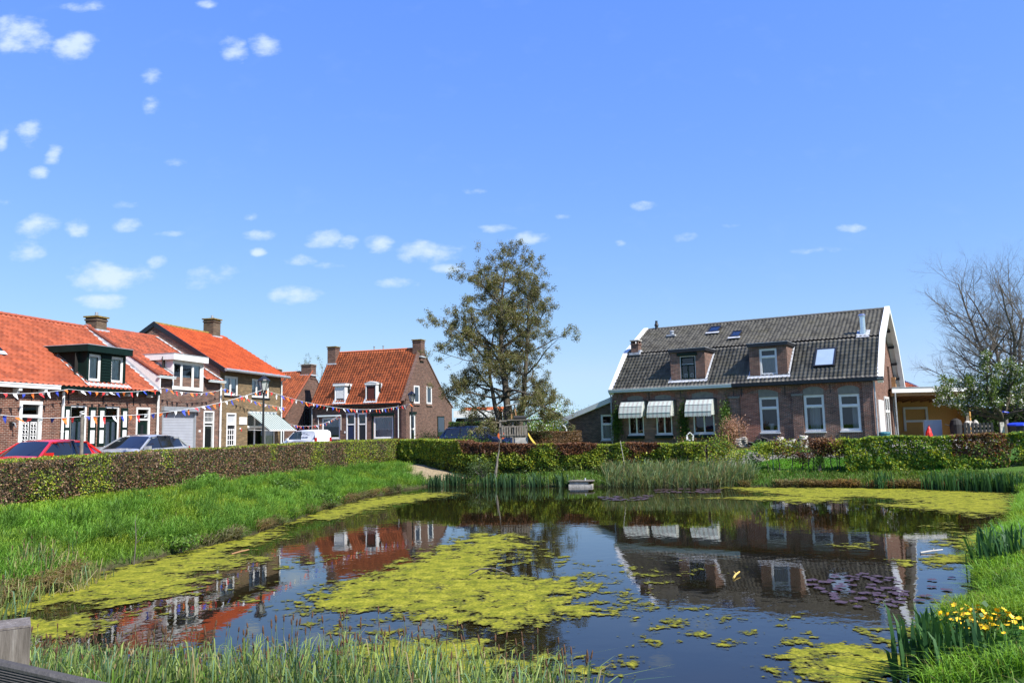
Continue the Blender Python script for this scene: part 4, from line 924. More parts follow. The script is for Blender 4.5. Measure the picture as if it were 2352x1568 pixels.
soil = np.array([.06, .045, .03]); sd = np.clip((.3 - D_) / .3, 0, 1)[..., None]; gc = gc * (1 - sd) + soil * (.6 + .8 * n2[..., None]) * sd
wet = np.clip((-D_) / .15, 0, 1)[..., None]; gc = gc * (1 - wet) + np.array([.02, .016, .007]) * wet
dm, pm = dirt_mask(GX, GY)
gc = gc * (1 - dm[..., None]) + np.array([.33, .26, .17]) * (.7 + .5 * n2[..., None]) * dm[..., None]
gc = gc * (1 - pm[..., None]) + np.array([.2, .185, .16]) * (.6 + .7 * n2[..., None]) * pm[..., None]
gm = Mat('earth_and_turf'); a = gm.new('ShaderNodeAttribute', attribute_name='Col')
gm.link(cmix(gm, a.outputs['Color'], gm.ramp(gm.noise(14, 5), [(.3, (.55, .55, .55)), (.7, (1.3, 1.3, 1.2))]), 1.0, 'MULTIPLY'), gm.b.inputs['Base Color']); gm.b.inputs['Roughness'].default_value = .95; gm.b.inputs['Specular IOR Level'].default_value = .1
gm.bump(gm.noise(25, 5), .8, .05)
tag(fastmesh('ground', np.stack([GX, GY, GZ], -1).reshape(-1, 3), Qg, gm.m, gc.reshape(-1, 3), smooth=True), kind='structure')

wm = Mat('pond_water')
wm.b.inputs['Roughness'].default_value = .015; wm.b.inputs['IOR'].default_value = 1.333; wm.b.inputs['Specular IOR Level'].default_value = .62; wm.b.inputs['Specular Tint'].default_value = (.72, .88, 1, 1)
tc = wm.new('ShaderNodeTexCoord'); mp = wm.new('ShaderNodeMapping'); mp.inputs['Scale'].default_value = (1.0, 1.0, 1.0); wm.link(tc.outputs['Object'], mp.inputs['Vector'])
na = wm.noise(3.2, 3, mp.outputs['Vector'], .5); nb_ = wm.noise(.35, 2, mp.outputs['Vector'])
ma = wm.new('ShaderNodeMath', operation='MULTIPLY'); wm.link(na, ma.inputs[0]); wm.link(wm.ramp(nb_, [(.4, (.25,) * 3), (.65, (1, 1, 1))]), ma.inputs[1])
wm.bump(ma.outputs[0], .06, .05)
wm.link(wm.ramp(wm.noise(.5, 3), [(.3, (.006, .0045, .0015)), (.7, (.012, .009, .003))]), wm.b.inputs['Base Color'])
xs = np.linspace(-10.5, 20, 40); ys = np.linspace(5.8, 42, 40); X, Y = np.meshgrid(xs, ys); i = np.arange(39)[None, :] + np.arange(39)[:, None] * 40
tag(fastmesh('water', np.stack([X, Y, 0 * X], -1).reshape(-1, 3), np.stack([i, i + 1, i + 41, i + 40], -1).reshape(-1, 4), wm.m), kind='structure')

# road, pavement
def slab(name, pts, z, th, mat):
    mb = MB(); t = [(x, y, z) for x, y in pts]; b = [(x, y, z - th) for x, y in pts]; mb.face(t, mat); n = len(pts)
    for k in range(n): mb.face([t[k], t[(k + 1) % n], b[(k + 1) % n], b[k]], mat)
    return tag(mb.build(name), kind='structure')
NR = np.array([.9746, -.2238])
def rp(s, o): p = ROW0 + TR * s + NR * o; return (p[0], p[1])
MT['paving'] = brick('clay_pavers', (.2, .1, .075), (.15, .085, .07), (.13, .11, .09), .2, .1, .008, .2); MT['slabs'] = brick('concrete_pavers', (.33, .31, .28), (.28, .265, .245), (.2, .18, .16), .3, .3, .01, .25)
slab('road', [rp(-28, 1.7), rp(-28, 6.4), rp(22, 6.4), rp(34, 5), rp(34, -3), rp(22, 1.7)], 1.3, .5, MT['paving'])
slab('pavement', [rp(-28, -.4), rp(-28, 1.7), rp(22, 1.7), rp(22, -.4)], 1.42, .6, MT['slabs'])
slab('forecourt', [(-21, 69.5), (-17, 50), (-4, 49), (6, 56), (5, 63)], 1.296, .4, MT['paving'])

# =================================================================== FOLIAGE TOOLS
MT['leaf'] = leaf_mat('leaf', .35, .018, .5); MT['grass'] = leaf_mat('grass_blade', .35, .012, .5); MT['dry'] = leaf_mat('dry_leaf', .15, .01, .6)
MT['bark'] = plain('bark', (.075, .062, .045), .95, .4, 5, .6); MT['bark2'] = plain('grey_bark', (.11, .095, .075), .95, .4, 5, .5); MT['twig'] = plain('twig', (.11, .096, .078), .9, .3, 6)

def unit(v): return v / np.maximum(np.linalg.norm(v, axis=-1, keepdims=True), 1e-9)
def leaves(name, P, size, col, mat, parent=None, up=.35, aspect=.6, g=rng):
    """pointed leaf quads scattered at P with random facing"""
    N = len(P); size = np.broadcast_to(size, (N,))[:, None]
    n = unit(g.normal(size=(N, 3)) + np.array([0, -.15, up])); t = unit(np.cross(n, g.normal(size=(N, 3)))); b = np.cross(n, t)
    V = np.stack([P - t * size * .5, P + b * size * .5 * aspect + t * size * .05, P + t * size * .5 - n * size * .12, P - b * size * .5 * aspect + t * size * .05], 1).reshape(-1, 3)
    return fastmesh(name, V, np.arange(4 * N).reshape(-1, 4), mat, np.repeat(col, 4, 0), parent)

def blades(name, B, h, w, col, tip, mat, parent=None, lean=.35, wind=(.0, 0.0), g=rng, droop=.0):
    """grass-like blades rooted at B (N,3)"""
    N = len(B); h = np.broadcast_to(h, (N,)); w = np.broadcast_to(w, (N,))
    a = g.uniform(0, 2 * PI, N); s = np.stack([np.cos(a), np.sin(a), 0 * a], 1)
    a2 = g.uniform(0, 2 * PI, N); l = g.gamma(2.0, lean / 2, N); o = np.stack([np.cos(a2) * l + wind[0], np.sin(a2) * l + wind[1], 0 * a], 1) * h[:, None]
    z = np.array([0, 0, 1.0]); zl = np.sqrt(np.maximum(.15, 1 - np.minimum(1, l) ** 2 * .5))
    hh = (h * zl)[:, None]
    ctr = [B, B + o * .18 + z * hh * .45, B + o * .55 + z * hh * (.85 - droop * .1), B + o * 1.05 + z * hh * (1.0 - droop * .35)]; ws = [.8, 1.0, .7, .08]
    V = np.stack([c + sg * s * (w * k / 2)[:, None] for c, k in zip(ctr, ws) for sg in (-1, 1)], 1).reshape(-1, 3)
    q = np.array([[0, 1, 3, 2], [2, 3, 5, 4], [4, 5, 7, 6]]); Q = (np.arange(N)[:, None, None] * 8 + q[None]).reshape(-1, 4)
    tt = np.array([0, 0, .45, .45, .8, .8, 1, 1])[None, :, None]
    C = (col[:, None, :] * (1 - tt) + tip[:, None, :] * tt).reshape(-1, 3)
    return fastmesh(name, V, Q, mat, C, parent)

def segs_mesh(name, segs, mat, n=5, parent=None):
    s = np.array(segs, float); p0, p1, r0, r1 = s[:, :3], s[:, 3:6], s[:, 6], s[:, 7]
    d = unit(p1 - p0); u = np.where(np.abs(d[:, 2:3]) < .9, np.array([[0, 0, 1.0]]), np.array([[1.0, 0, 0]])); a = unit(np.cross(d, u)); b = np.cross(d, a)
    t = 2 * PI * np.arange(n) / n; ring = a[:, None, :] * np.cos(t)[None, :, None] + b[:, None, :] * np.sin(t)[None, :, None]
    V = np.concatenate([p0[:, None] + ring * r0[:, None, None], p1[:, None] + ring * r1[:, None, None]], 1).reshape(-1, 3)
    k = np.arange(n); q = np.stack([k, (k + 1) % n, (k + 1) % n + n, k + n], 1); Q = (np.arange(len(s))[:, None, None] * 2 * n + q[None]).reshape(-1, 4)
    return fastmesh(name, V, Q, mat, None, parent, smooth=True)

def grow(p, d, L, r, lvl, P, out, tips, g):
    """one branch with its side branches; P[lvl] = (step, wander, lift, spawn per m, child angle, child length, child radius)"""
    step, wander, lift, per, ang, cl, cr = P[lvl]
    n = max(2, int(L / step)); step = L / n; d = unit(np.array(d, float)); p = np.array(p, float); last = lvl == len(P) - 1
    acc = g.uniform(0, 1); side = g.uniform(0, 2 * PI)
    for i in range(n):
        t = i / n; r0 = r * (1 - t * .82); r1 = r * (1 - (i + 1) / n * .82)
        d = unit(d + g.normal(size=3) * wander + np.array([0, 0, lift]))
        q = p + d * step; out[lvl].append((*p, *q, r0, r1))
        if last: tips.append((*q, *d))
        elif t > .12:
            acc += per * step
            while acc > 1:
                acc -= 1; side += 2.4 + g.normal() * .5
                u = unit(np.cross(d, [0, 0, 1.0] if abs(d[2]) < .95 else [1.0, 0, 0])); v = np.cross(d, u)
                aa = ang * g.uniform(.7, 1.25); nd = d * math.cos(aa) + (u * math.cos(side) + v * math.sin(side)) * math.sin(aa)
                k = g.uniform(0, 1); grow(p + d * step * k, nd, cl * (1 - .55 * t) * g.uniform(.6, 1.2), min(r1 * .7, cr * (1 - .4 * t)), lvl + 1, P, out, tips, g)
        p = q
    if not last: tips.append((*p, *d))

# =================================================================== TREES
def alder(seed=41):
    g = np.random.default_rng(seed)
    T = thing('alder_tree', 'tall dark alder with thin new leaves standing behind the wooden playhouse', 'tree', (-.12, 49.3, 1.2)); T.scale = (1.06, 1.06, 1.06)
    out = [[] for _ in range(4)]; tips = []
    base = np.array([0.0, 0, 0])
    stems = [([-.05, 0, 0], [0, 0, 1], 11.4, .26), ([-.22, .05, .1], [-.3, -.05, 1], 7.6, .18), ([.2, 0, .1], [.22, .05, 1], 9.6, .2)]
    for k, (p, d, L, r) in enumerate(stems):
        n = int(L / .45); d = unit(np.array(d, float)); p = np.array(p, float); side = g.uniform(0, 6)
        for i in range(n):
            t = i / n; r0 = r * (1 - t * .9) + .012; r1 = r * (1 - (i + 1) / n * .9) + .012
            d = unit(d + g.normal(size=3) * .05 + np.array([0.02 * (k == 1) - .006 * (k == 2), 0, .08])); q = p + d * (L / n); out[0].append((*p, *q, r0, r1))
            h = q[2]
            if h > 1.7:
                for _ in range(2 if (i % 3 == 0 or k == 0 and i % 3 == 1) else (g.random() < .35)):
                    side += 2.4 + g.normal() * .4
                    wmax = np.interp(h, [1.5, 3, 4.3, 6.3, 8.9, 10.2, 11, 12], [3.4, 4.3, 4.7, 4.8, 4.3, 3.5, 2.6, 1.4]) * g.uniform(.7, 1.06)
                    wmax = max(.5, wmax - (abs(q[0]) * .5 if k else 0)) * (.92 if math.cos(side) > .2 else 1.0)
                    nd = np.array([math.cos(side), math.sin(side), np.interp(h, [2, 5, 9, 12], [.12, .35, .55, .9]) + g.normal() * .1])
                    P = [None, (.34, .12, .012, 3.0, .8, 1.6, .018), (.22, .2, .03, 5.2, .8, .55, .009), (.14, .3, .05, 0, 0, 0, 0)]
                    grow(q, nd, wmax, min(r1 * .6, .028 + .017 * wmax), 1, P, out, tips, g)
            p = q
    # two long low limbs, as on the left side
    P = [None, (.34, .14, .07, 2.0, .8, 1.5, .018), (.22, .2, .06, 4.2, .8, .5, .009), (.14, .3, .05, 0, 0, 0, 0)]
    grow([-.2, 0, 1.5], [-1, -.1, .12], 4.2, .1, 1, P, out, tips, g); grow([.2, 0, 1.9], [1, -.2, .25], 2.6, .08, 1, P, out, tips, g)
    segs_mesh('trunk', out[0], MT['bark'], 9, T); tw = segs_mesh('branches', out[1] + out[2] + out[3], MT['bark'], 3, T)
    tp = np.array(tips)[:, :3]; tp = tp[g.permutation(len(tp))]
    keep = fbm(tp[:, 0] * .9 + tp[:, 1] * .5 + 20, tp[:, 2] * 1.3 + tp[:, 1] * .4 + 9, 6, 2) > .43; tp = tp[keep]
    tp = tp[(np.hypot(tp[:, 0], tp[:, 1]) > 1.5) | (g.random(len(tp)) < .55) | (tp[:, 2] > 9.5)]
    N = 150000; idx = g.integers(0, len(tp), N); Pn = tp[idx] + g.normal(size=(N, 3)) * .09
    br = g.random(N); clump = fbm(Pn[:, 0] * 1.3 + 7, Pn[:, 2] * 1.3, 4)
    c = np.where((br < .42)[:, None], np.array([.15, .165, .05]), np.array([.14, .115, .055])) * (.5 + 1.1 * clump)[:, None] * g.uniform(.7, 1.3, (N, 1))
    leaves('crown', Pn, g.uniform(.05, .1, N), c, MT['leaf'], T, g=g)
    return T
alder()

def bare_tree(name, label, loc, H, spread, seed, dens=1.0, r=.34):
    g = np.random.default_rng(seed); T = thing(name, label, 'tree', loc); out = [[] for _ in range(5)]; tips = []
    P = [(.5, .07, .03, 1.35 * dens, .95, spread, .12), (.4, .12, .05, 2.6 * dens, .75, spread * .5, .045), (.3, .15, .05, 4.2 * dens, .7, spread * .27, .02), (.2, .18, .05, 5.8 * dens, .65, .8, .0165), (.18, .2, .06, 0, 0, 0, 0)]
    p = np.array([0, 0, 0.0]); out[0].append((0, 0, 0, 0, 0, 2.2, r, r * .85))
    for a in np.linspace(0, 2 * PI, 6)[:-1] + .4: grow([0, 0, 2.2], [math.cos(a) * .55, math.sin(a) * .55, 1], H * .8, r * .55, 0, P, out, tips, g)
    for a in np.linspace(0, 2 * PI, 8)[:-1]: grow([0, 0, 2.0 + g.uniform(0, 1.5)], [math.cos(a), math.sin(a), .25], spread * 1.25, r * .35, 1, P, out, tips, g)
    segs_mesh('trunk', out[0], MT['bark2'], 8, T); segs_mesh('branches', out[1] + out[2] + out[3] + out[4], MT['twig'], 3, T)
    return T
bare_tree('bare_tree', 'large bare branched tree without leaves at the right edge, behind the blossoming tree', (38.9, 61, 1.2), 13.4, 6.3, 9, 1.0)

def blossom_tree():
    g = np.random.default_rng(77); T = thing('blossom_tree', 'gnarled fruit tree with fresh green leaves and white blossom, right of the carport', 'tree', (29.4, 47.5, 1.25)); T.scale = (.95, .95, .93)
    out = [[] for _ in range(3)]; tips = []
    P = [(.3, .2, .06, 2.4, .8, 1.6, .05), (.2, .22, .08, 5, .8, .55, .016), (.12, .3, .1, 0, 0, 0, 0)]
    out[0].append((0, 0, 0, .02, 0, .9, .3, .24)); out[0].append((.02, 0, .9, 0, 0, 1.6, .24, .22))
    for d, L, r in (([-1, -.2, .3], 4.6, .14), ([-.8, .3, .75], 4.2, .15), ([.05, -.1, 1], 3.4, .16), ([.6, .1, .8], 3.8, .15), ([1, -.2, .4], 4.4, .13), ([-1, -.5, .55], 4.0, .12), ([.7, -.6, .6], 3.4, .1), ([.3, .8, .7], 3.0, .1), ([-.6, .6, .5], 3.8, .1)):
        grow([0, 0, 1.5], d, L, r, 0, P, out, tips, g)
    segs_mesh('trunk', out[0], MT['bark'], 7, T); segs_mesh('branches', out[1] + out[2], MT['bark'], 4, T)
    tp = np.array(tips)[:, :3]; tp = tp[(tp[:, 2] > 2.5) | (np.abs(tp[:, 0]) > 2.6)]; N = 24000; Pn = tp[g.integers(0, len(tp), N)] + g.normal(size=(N, 3)) * .13
    c = np.array([.1, .15, .03]) * g.uniform(.6, 1.5, (N, 1)) * np.array([1, 1, 1]); leaves('crown', Pn, g.uniform(.08, .14, N), c, MT['leaf'], T, g=g)
    N = 6000; w = tp[g.integers(0, len(tp), N)]; w = w[(fbm(w[:, 0] * .9, w[:, 2] * .9, 8) > .42) | (w[:, 0] > .5)]; Pn = w + g.normal(size=w.shape) * .12
    leaves('blossom', Pn, g.uniform(.07, .13, len(Pn)), np.full((len(Pn), 3), .78) * g.uniform(.8, 1.05, (len(Pn), 1)), MT['dry'], T, up=.8, aspect=.9, g=g)
blossom_tree()
def small_bare(loc, h, seed, label):
    g = np.random.default_rng(seed); T = thing('young_tree', label, 'tree', loc, 0); out = [[] for _ in range(3)]; tips = []
    P = [(.4, .06, .1, 2.6, .6, h * .28, .03), (.25, .12, .1, 4, .6, .6, .012), (.16, .2, .1, 0, 0, 0, 0)]
    for a in range(3): grow([0, 0, 0], [math.cos(a * 2.1) * .2, math.sin(a * 2.1) * .2, 1], h, .09, 0, P, out, tips, g)
    segs_mesh('trunk', out[0], MT['bark2'], 5, T); segs_mesh('twigs', out[1] + out[2], MT['twig'], 3, T)
    tp = np.array(tips)[:, :3]; N = 3500; leaves('crown', tp[g.integers(0, len(tp), N)] + g.normal(size=(N, 3)) * .1, .1, np.array([.16, .19, .09]) * g.uniform(.6, 1.3, (N, 1)), MT['leaf'], T, g=g)
small_bare((-21.8, 84, 1.2), 8.8, 3, 'pale budding tree top behind the chimney of the set back brick house')
small_bare((-27.8, 82, 1.2), 9.3, 4, 'pale budding tree showing a few twigs above the right end of the beige house roof')

# =================================================================== HEDGES
BR = np.array([[.26, .145, .075], [.17, .1, .052], [.11, .076, .044], [.32, .2, .12]]); YG = np.array([[.4, .42, .04], [.29, .35, .035], [.18, .26, .03]]); GR = np.array([[.085, .17, .025], [.12, .21, .03], [.06, .12, .02]]); CU = np.array([[.18, .075, .035], [.13, .055, .03], [.23, .12, .06]])
def path_pts(path, N, g):
    path = np.array(path, float); seg = np.hypot(*(path[1:, :2] - path[:-1, :2]).T); cum = np.concatenate([[0], np.cumsum(seg)]); s = g.uniform(0, cum[-1], N)
    k = np.clip(np.searchsorted(cum, s) - 1, 0, len(seg) - 1); t = (s - cum[k]) / seg[k]; p = path[k] * (1 - t[:, None]) + path[k + 1] * t[:, None]
    d = unit(path[k + 1, :2] - path[k, :2]); n = np.stack([d[:, 1], -d[:, 0]], 1); return s, p, n      # n points right of travel
def hedge(name, label, path, thick, N, size, colf, seed, mat='leaf', core=(.035, .026, .018), gaps=0.0, rough=.1, coreh=.93, group=None, twigs=.1):
    """path rows: x, y, base z, height"""
    g = np.random.default_rng(seed); T = thing(name, label, 'hedge', (path[0][0], path[0][1], path[0][2]), 0, group); o0 = np.array(path[0][:3], float)
    s, p, n = path_pts(path, N, g)
    face = g.random(N); hz = g.random(N); off = g.uniform(-.5, .5, N)
    front = face < .55; top = (face >= .55) & (face < .8); 
    wv = .10 * (fbm(s * .7, p[:, 1] * 0, seed) - .5) * 2
    hz = np.where(top, 1 - np.abs(g.normal(0, .035, N)), np.where(front | (face > .9), g.random(N), hz)); off = np.where(front, .5 - np.abs(g.normal(0, .07, N)), np.where(face > .9, -.5 + np.abs(g.normal(0, .07, N)), off))
    bulge = rough * (fbm(s * 1.6, hz * 2.2, seed + 2, 3) - .5) * 2.2
    keep = np.ones(N, bool)
    if gaps: keep = (fbm(s * 1.1, hz * 1.3 + 9, seed + 5, 3) > gaps * (1.15 - .8 * hz)) 
    Hh = p[:, 3] * (1 + wv * .55)
    xy = p[:, :2] + n * ((off * thick) + np.where(off > 0, 1, -1) * bulge)[:, None]
    P = np.stack([xy[:, 0], xy[:, 1], p[:, 2] + hz * Hh + bulge * .35 * hz], 1)[keep]; s, hz, off = s[keep], hz[keep], off[keep]
    c = colf(s, hz, off, g) * g.uniform(.6, 1.35, (len(P), 1))
    leaves('foliage', P - o0, g.uniform(size * .6, size * 1.3, len(P)), c, MT[mat], T, g=g)
    if twigs:
        M_ = int(N * twigs); s2, p2, n2 = path_pts(path, M_, g); h2 = g.random(M_) ** .8; o2 = g.uniform(-.42, .42, M_)
        a = np.stack([p2[:, 0] + n2[:, 0] * o2 * thick, p2[:, 1] + n2[:, 1] * o2 * thick, p2[:, 2] + h2 * p2[:, 3] * .9], 1) - o0; b = a + g.normal(size=(M_, 3)) * np.array([.1, .1, .16]) + np.array([0, 0, .1]); b[:, 2] = np.minimum(b[:, 2], p2[:, 2] - o0[2] + p2[:, 3] * 1.02)
        segs_mesh('twigs', np.concatenate([a, b, np.full((M_, 1), .007), np.full((M_, 1), .004)], 1), MT['twig'], 3, T)
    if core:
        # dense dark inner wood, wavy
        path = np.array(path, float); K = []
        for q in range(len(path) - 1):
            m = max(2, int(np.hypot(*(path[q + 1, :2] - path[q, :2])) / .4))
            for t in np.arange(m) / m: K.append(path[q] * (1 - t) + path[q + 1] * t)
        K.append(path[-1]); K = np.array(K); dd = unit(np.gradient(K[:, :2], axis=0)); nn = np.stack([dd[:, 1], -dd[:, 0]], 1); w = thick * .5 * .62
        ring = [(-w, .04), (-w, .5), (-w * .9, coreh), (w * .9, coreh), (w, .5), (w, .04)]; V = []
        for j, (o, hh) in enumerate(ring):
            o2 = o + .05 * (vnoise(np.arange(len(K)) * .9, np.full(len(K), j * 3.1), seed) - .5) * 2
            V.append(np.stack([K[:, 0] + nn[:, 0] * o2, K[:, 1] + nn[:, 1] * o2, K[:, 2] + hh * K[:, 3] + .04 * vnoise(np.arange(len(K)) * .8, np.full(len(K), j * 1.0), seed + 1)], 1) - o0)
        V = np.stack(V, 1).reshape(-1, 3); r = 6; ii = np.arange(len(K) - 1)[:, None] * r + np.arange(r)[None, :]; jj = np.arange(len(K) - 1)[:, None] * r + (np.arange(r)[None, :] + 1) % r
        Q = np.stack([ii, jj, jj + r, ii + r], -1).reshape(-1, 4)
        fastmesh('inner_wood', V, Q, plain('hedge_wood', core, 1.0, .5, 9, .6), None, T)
    return T
def pick(A, g, n): return A[g.integers(0, len(A), n)]
def col_left(s, hz, off, g):
    n = len(s); c = pick(BR, g, n) * (.75 + .5 * fbm(s * .8, hz * 2, 3))[:, None]
    pale = fbm(s * 2.1, hz * 3.0, 12, 2) > .68; c[pale] = np.array([.3, .19, .13]) * g.uniform(.7, 1.2, (pale.sum(), 1))
    patch = np.zeros(n, bool)
    for (a, w, h0, h1) in ((8.4, .7, 0, .75), (10.4, .95, 0, 1), (14.0, .4, .55, 1), (21.5, .4, .5, 1), (25.6, .9, .0, 1), (29.2, 1.2, .1, 1), (30.8, 1.3, .1, 1), (33.0, 1.2, 0, 1)):
        patch |= (np.abs(s - a + .5 * (fbm(hz * 3, s, 5) - .5)) < w * g.uniform(.5, 1.05, n)) & (hz > h0) & (hz < h1) & (g.random(n) < .8)
    topm = (hz > .965) & (g.random(n) < np.clip(fbm(s * .6, hz * 0, 9) * 2 - .25, .15, .9)); m = patch | topm
    c[m] = pick(YG, g, m.sum()); gm_ = (g.random(n) < .2); c[gm_] = pick(GR, g, gm_.sum()); return c
lh = [(-14.35, 13.5), (-13.65, 17), (-12.9, 21.5), (-12.15, 26), (-11.3, 30.5), (-10.4, 35), (-9.2, 39.8), (-7.9, 43.6), (-6.5, 46.2)]
LH = [(x - .42, y + .06, float(ground_z(np.array([x]), np.array([y]))[0]) - .05, 0) for x, y in lh]
LH = [(x, y, z, 2.17 + .16 * min(1, max(0, (y - 20) / 14)) - z) for x, y, z, _ in LH]
hedge('beech_hedge', 'long clipped brown leaved hedge along the street, with yellow green patches', LH, .85, 70000, .062, col_left, 51, rough=.1, twigs=.16)
def col_far(s, hz, off, g):
    n = len(s); f = fbm(s * .55, hz * 1.1, 71, 3); c = pick(YG, g, n) * .95; gr = g.random(n) < .18; c[gr] = pick(GR, g, gr.sum()) * 1.4
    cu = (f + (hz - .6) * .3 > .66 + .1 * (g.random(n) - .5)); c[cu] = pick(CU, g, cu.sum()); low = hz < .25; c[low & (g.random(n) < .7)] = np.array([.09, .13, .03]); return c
fh = [(-7.0, 46.6), (-4.9, 44.6), (-3.4, 42.7), (-1.6, 41.2), (1.0, 40.2), (4.7, 38.9), (7.0, 38.0), (9.0, 37.1)]
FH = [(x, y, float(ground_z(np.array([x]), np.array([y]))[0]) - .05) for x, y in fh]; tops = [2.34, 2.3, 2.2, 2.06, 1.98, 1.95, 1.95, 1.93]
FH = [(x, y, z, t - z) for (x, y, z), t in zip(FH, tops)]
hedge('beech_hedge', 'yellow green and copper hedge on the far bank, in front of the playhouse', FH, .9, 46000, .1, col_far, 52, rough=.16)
def col_right(s, hz, off, g):
    n = len(s); f = fbm(s * .5 + 3, hz, 81, 3); c = pick(YG, g, n) * 1.0; gr = g.random(n) < .5; c[gr] = pick(GR, g, gr.sum()) * 1.3; cu = (np.abs(s - 5.2) < 1.0) & (hz > .45) & (g.random(n) < .75); c[cu] = pick(CU, g, cu.sum()); cu2 = (f > .62) & (g.random(n) < .5); c[cu2] = pick(BR, g, cu2.sum()); return c
rh = [(14.6, 35.1), (17, 34.3), (19.5, 33.2), (22, 32.3), (25.5, 31.2)]
RH = [(x, y, .55, t - .55) for (x, y), t in zip(rh, (1.98, 2.06, 2.1, 2.16, 2.2))]
hedge('beech_hedge', 'loose bright green hedge with gaps and a copper patch, in front of the carport', RH, 1.0, 30000, .125, col_right, 53, rough=.2, gaps=.3, core=None, twigs=.08)
# back hedges
def col_back(a, b, w=.5):
    def f(s, hz, off, g):
        n = len(s); c = pick(a, g, n); m = fbm(s * .5, hz * 1.5, 91) > w; c[m] = pick(b, g, m.sum()); return c
    return f
hedge('garden_hedge', 'clipped green and russet hedge behind the blue car', [(-4.4, 58, 1.25, 2.1), (-1.6, 55.6, 1.25, 2.1), (.0, 54.5, 1.25, 2.0)], 1.3, 15000, .1, col_back(GR * 1.3, np.array([[.2, .13, .03], [.15, .09, .03]]), .55), 54)
hedge('garden_hedge', 'dark copper hedge between the playhouse and the lean to', [(.6, 50, 1.25, 1.35), (4.2, 51.5, 1.25, 1.3)], .9, 11000, .09, col_back(BR, CU, .5), 55)
hedge('garden_hedge', 'dark green hedge behind the trunk of the blossoming tree', [(32, 62, 1.25, 2.3), (48, 58, 1.25, 2.4)], 1.5, 12000, .16, col_back(GR * .7, GR * .5), 56)
def shrub(name, label, loc, rx, ry_, h, N, size, cols, seed, flowers=0, fcol=(.78, .78, .75), cat='bush', stems=8, mat='leaf', group=None, ragged=.35):
    g = np.random.default_rng(seed); T = thing(name, label, cat, loc, 0, group)
    nb = max(5, int(14 * ragged * 2)); cen = g.normal(size=(nb, 3)) * np.array([rx, ry_, h * .3]) * .5 + np.array([0, 0, h * .55]); cen[:, 2] = np.clip(cen[:, 2], h * .15, h * .9)
    k = g.integers(0, nb, N); P = cen[k] + g.normal(size=(N, 3)) * np.array([rx * .3, ry_ * .3, h * .17]); P[:, 2] = np.abs(P[:, 2])
    cols = np.array(cols); tone = g.uniform(.7, 1.3, nb)[k]; c = cols[g.integers(0, len(cols), N)] * (tone * g.uniform(.6, 1.4, N))[:, None]
    leaves('foliage', P, g.uniform(size * .6, size * 1.3, N), c, MT[mat], T, g=g)
    if flowers:
        F = cen[g.integers(0, nb, flowers)] + g.normal(size=(flowers, 3)) * np.array([rx * .32, ry_ * .32, h * .18]); F[:, 2] = np.abs(F[:, 2])
        leaves('flowers', F, g.uniform(.07, .13, flowers), np.array(fcol) * g.uniform(.85, 1.05, (flowers, 1)), MT['dry'], T, up=1, aspect=.95, g=g)
    if stems:
        S_ = []
        for i in range(stems):
            e = cen[i % nb]; S_.append((g.normal() * rx * .12, g.normal() * ry_ * .12, -.05, *(e * .55), .02, .015)); S_.append((*(e * .55), *e, .015, .006))
        segs_mesh('stems', S_, MT['twig'], 4, T)
    return T
shrub('flowering_bush', 'tall bush with white flowers left of the alder trunk', (-.5, 56.5, 1.2), 1.5, 1.2, 2.5, 6000, .11, GR * 1.3, 61, 800)
shrub('flowering_bush', 'wide flowering bush behind the playhouse, right of the alder trunk', (2.2, 58, 1.2), 2.0, 1.4, 2.9, 8000, .12, np.concatenate([GR * 1.4, YG * .7]), 62, 500)
shrub('flowering_bush', 'pale green flowering bush beside the left end of the lean to', (4.6, 58, 1.2), 1.6, 1.2, 2.5, 6000, .11, np.concatenate([GR * 1.2, YG * .6]), 63, 300)
shrub('copper_bush', 'rust brown dry leaved bush against the long house, between ivy and brick patch', (12.9, 47.0, 1.2), .55, .5, 1.75, 5200, .085, np.array([[.3, .16, .1], [.24, .12, .07], [.36, .22, .15]]), 64, mat='dry', ragged=.5)
shrub('bush', 'loose yellow green shrub ending the far hedge, below the rust brown bush', (10.0, 38.2, .6), .75, .6, 1.5, 4200, .08, np.concatenate([YG * .9, GR, CU[:1]]), 65)
shrub('bush', 'green shrub spilling out of the far hedge below the bird feeder house', (8.3, 38.2, .7), .6, .5, 1.5, 2600, .08, np.concatenate([YG * .6, CU, GR]), 66)
shrub('bush', 'small leafy shrub beside the pile of pale roof tiles', (13.2, 42.4, 1.1), .35, .3, .7, 1300, .08, GR * 1.5, 67)
shrub('bush', 'bare twiggy shrub beside the gable of the semi detached house', (-6.0, 51.8, 1.2), .8, .7, 1.5, 1700, .08, GR * 1.2, 68, stems=16)
shrub('bush', 'low dark shrub in front of the rear wheel of the blue car', (-3.7, 47.0, 1.0), .9, .5, 1.25, 1900, .085, GR * .9, 69, stems=14); shrub('bush', 'leafy dark green shrub in front of the blue car door', (-2.3, 45.6, 1.0), .8, .5, 1.3, 1900, .085, GR * 1.0, 70, stems=14); shrub('bush', 'round green shrub left of the playhouse base', (-.5, 43.6, .95), .6, .45, 1.15, 2200, .08, GR * 1.3, 71)
shrub('bush', 'small pale shrub on the far bank beside the dead grey stem', (-1.6, 40.4, .3), .6, .4, 1.0, 1800, .055, np.array([[.1, .15, .06], [.07, .12, .03]]), 72)
shrub('bush', 'low bramble at the water edge where the bare earth slope ends', (-2.9, 40.75, .12), .7, .3, .45, 1300, .06, np.array([[.06, .1, .03], [.05, .08, .025]]), 73)
shrub('ivy', 'dark climbing plant on the corner between lean to and long house', (6.9, 53.6, 1.3), .35, .14, 2.9, 2400, .09, GR * .75, 74, cat='climbing plant', stems=5, ragged=.6)
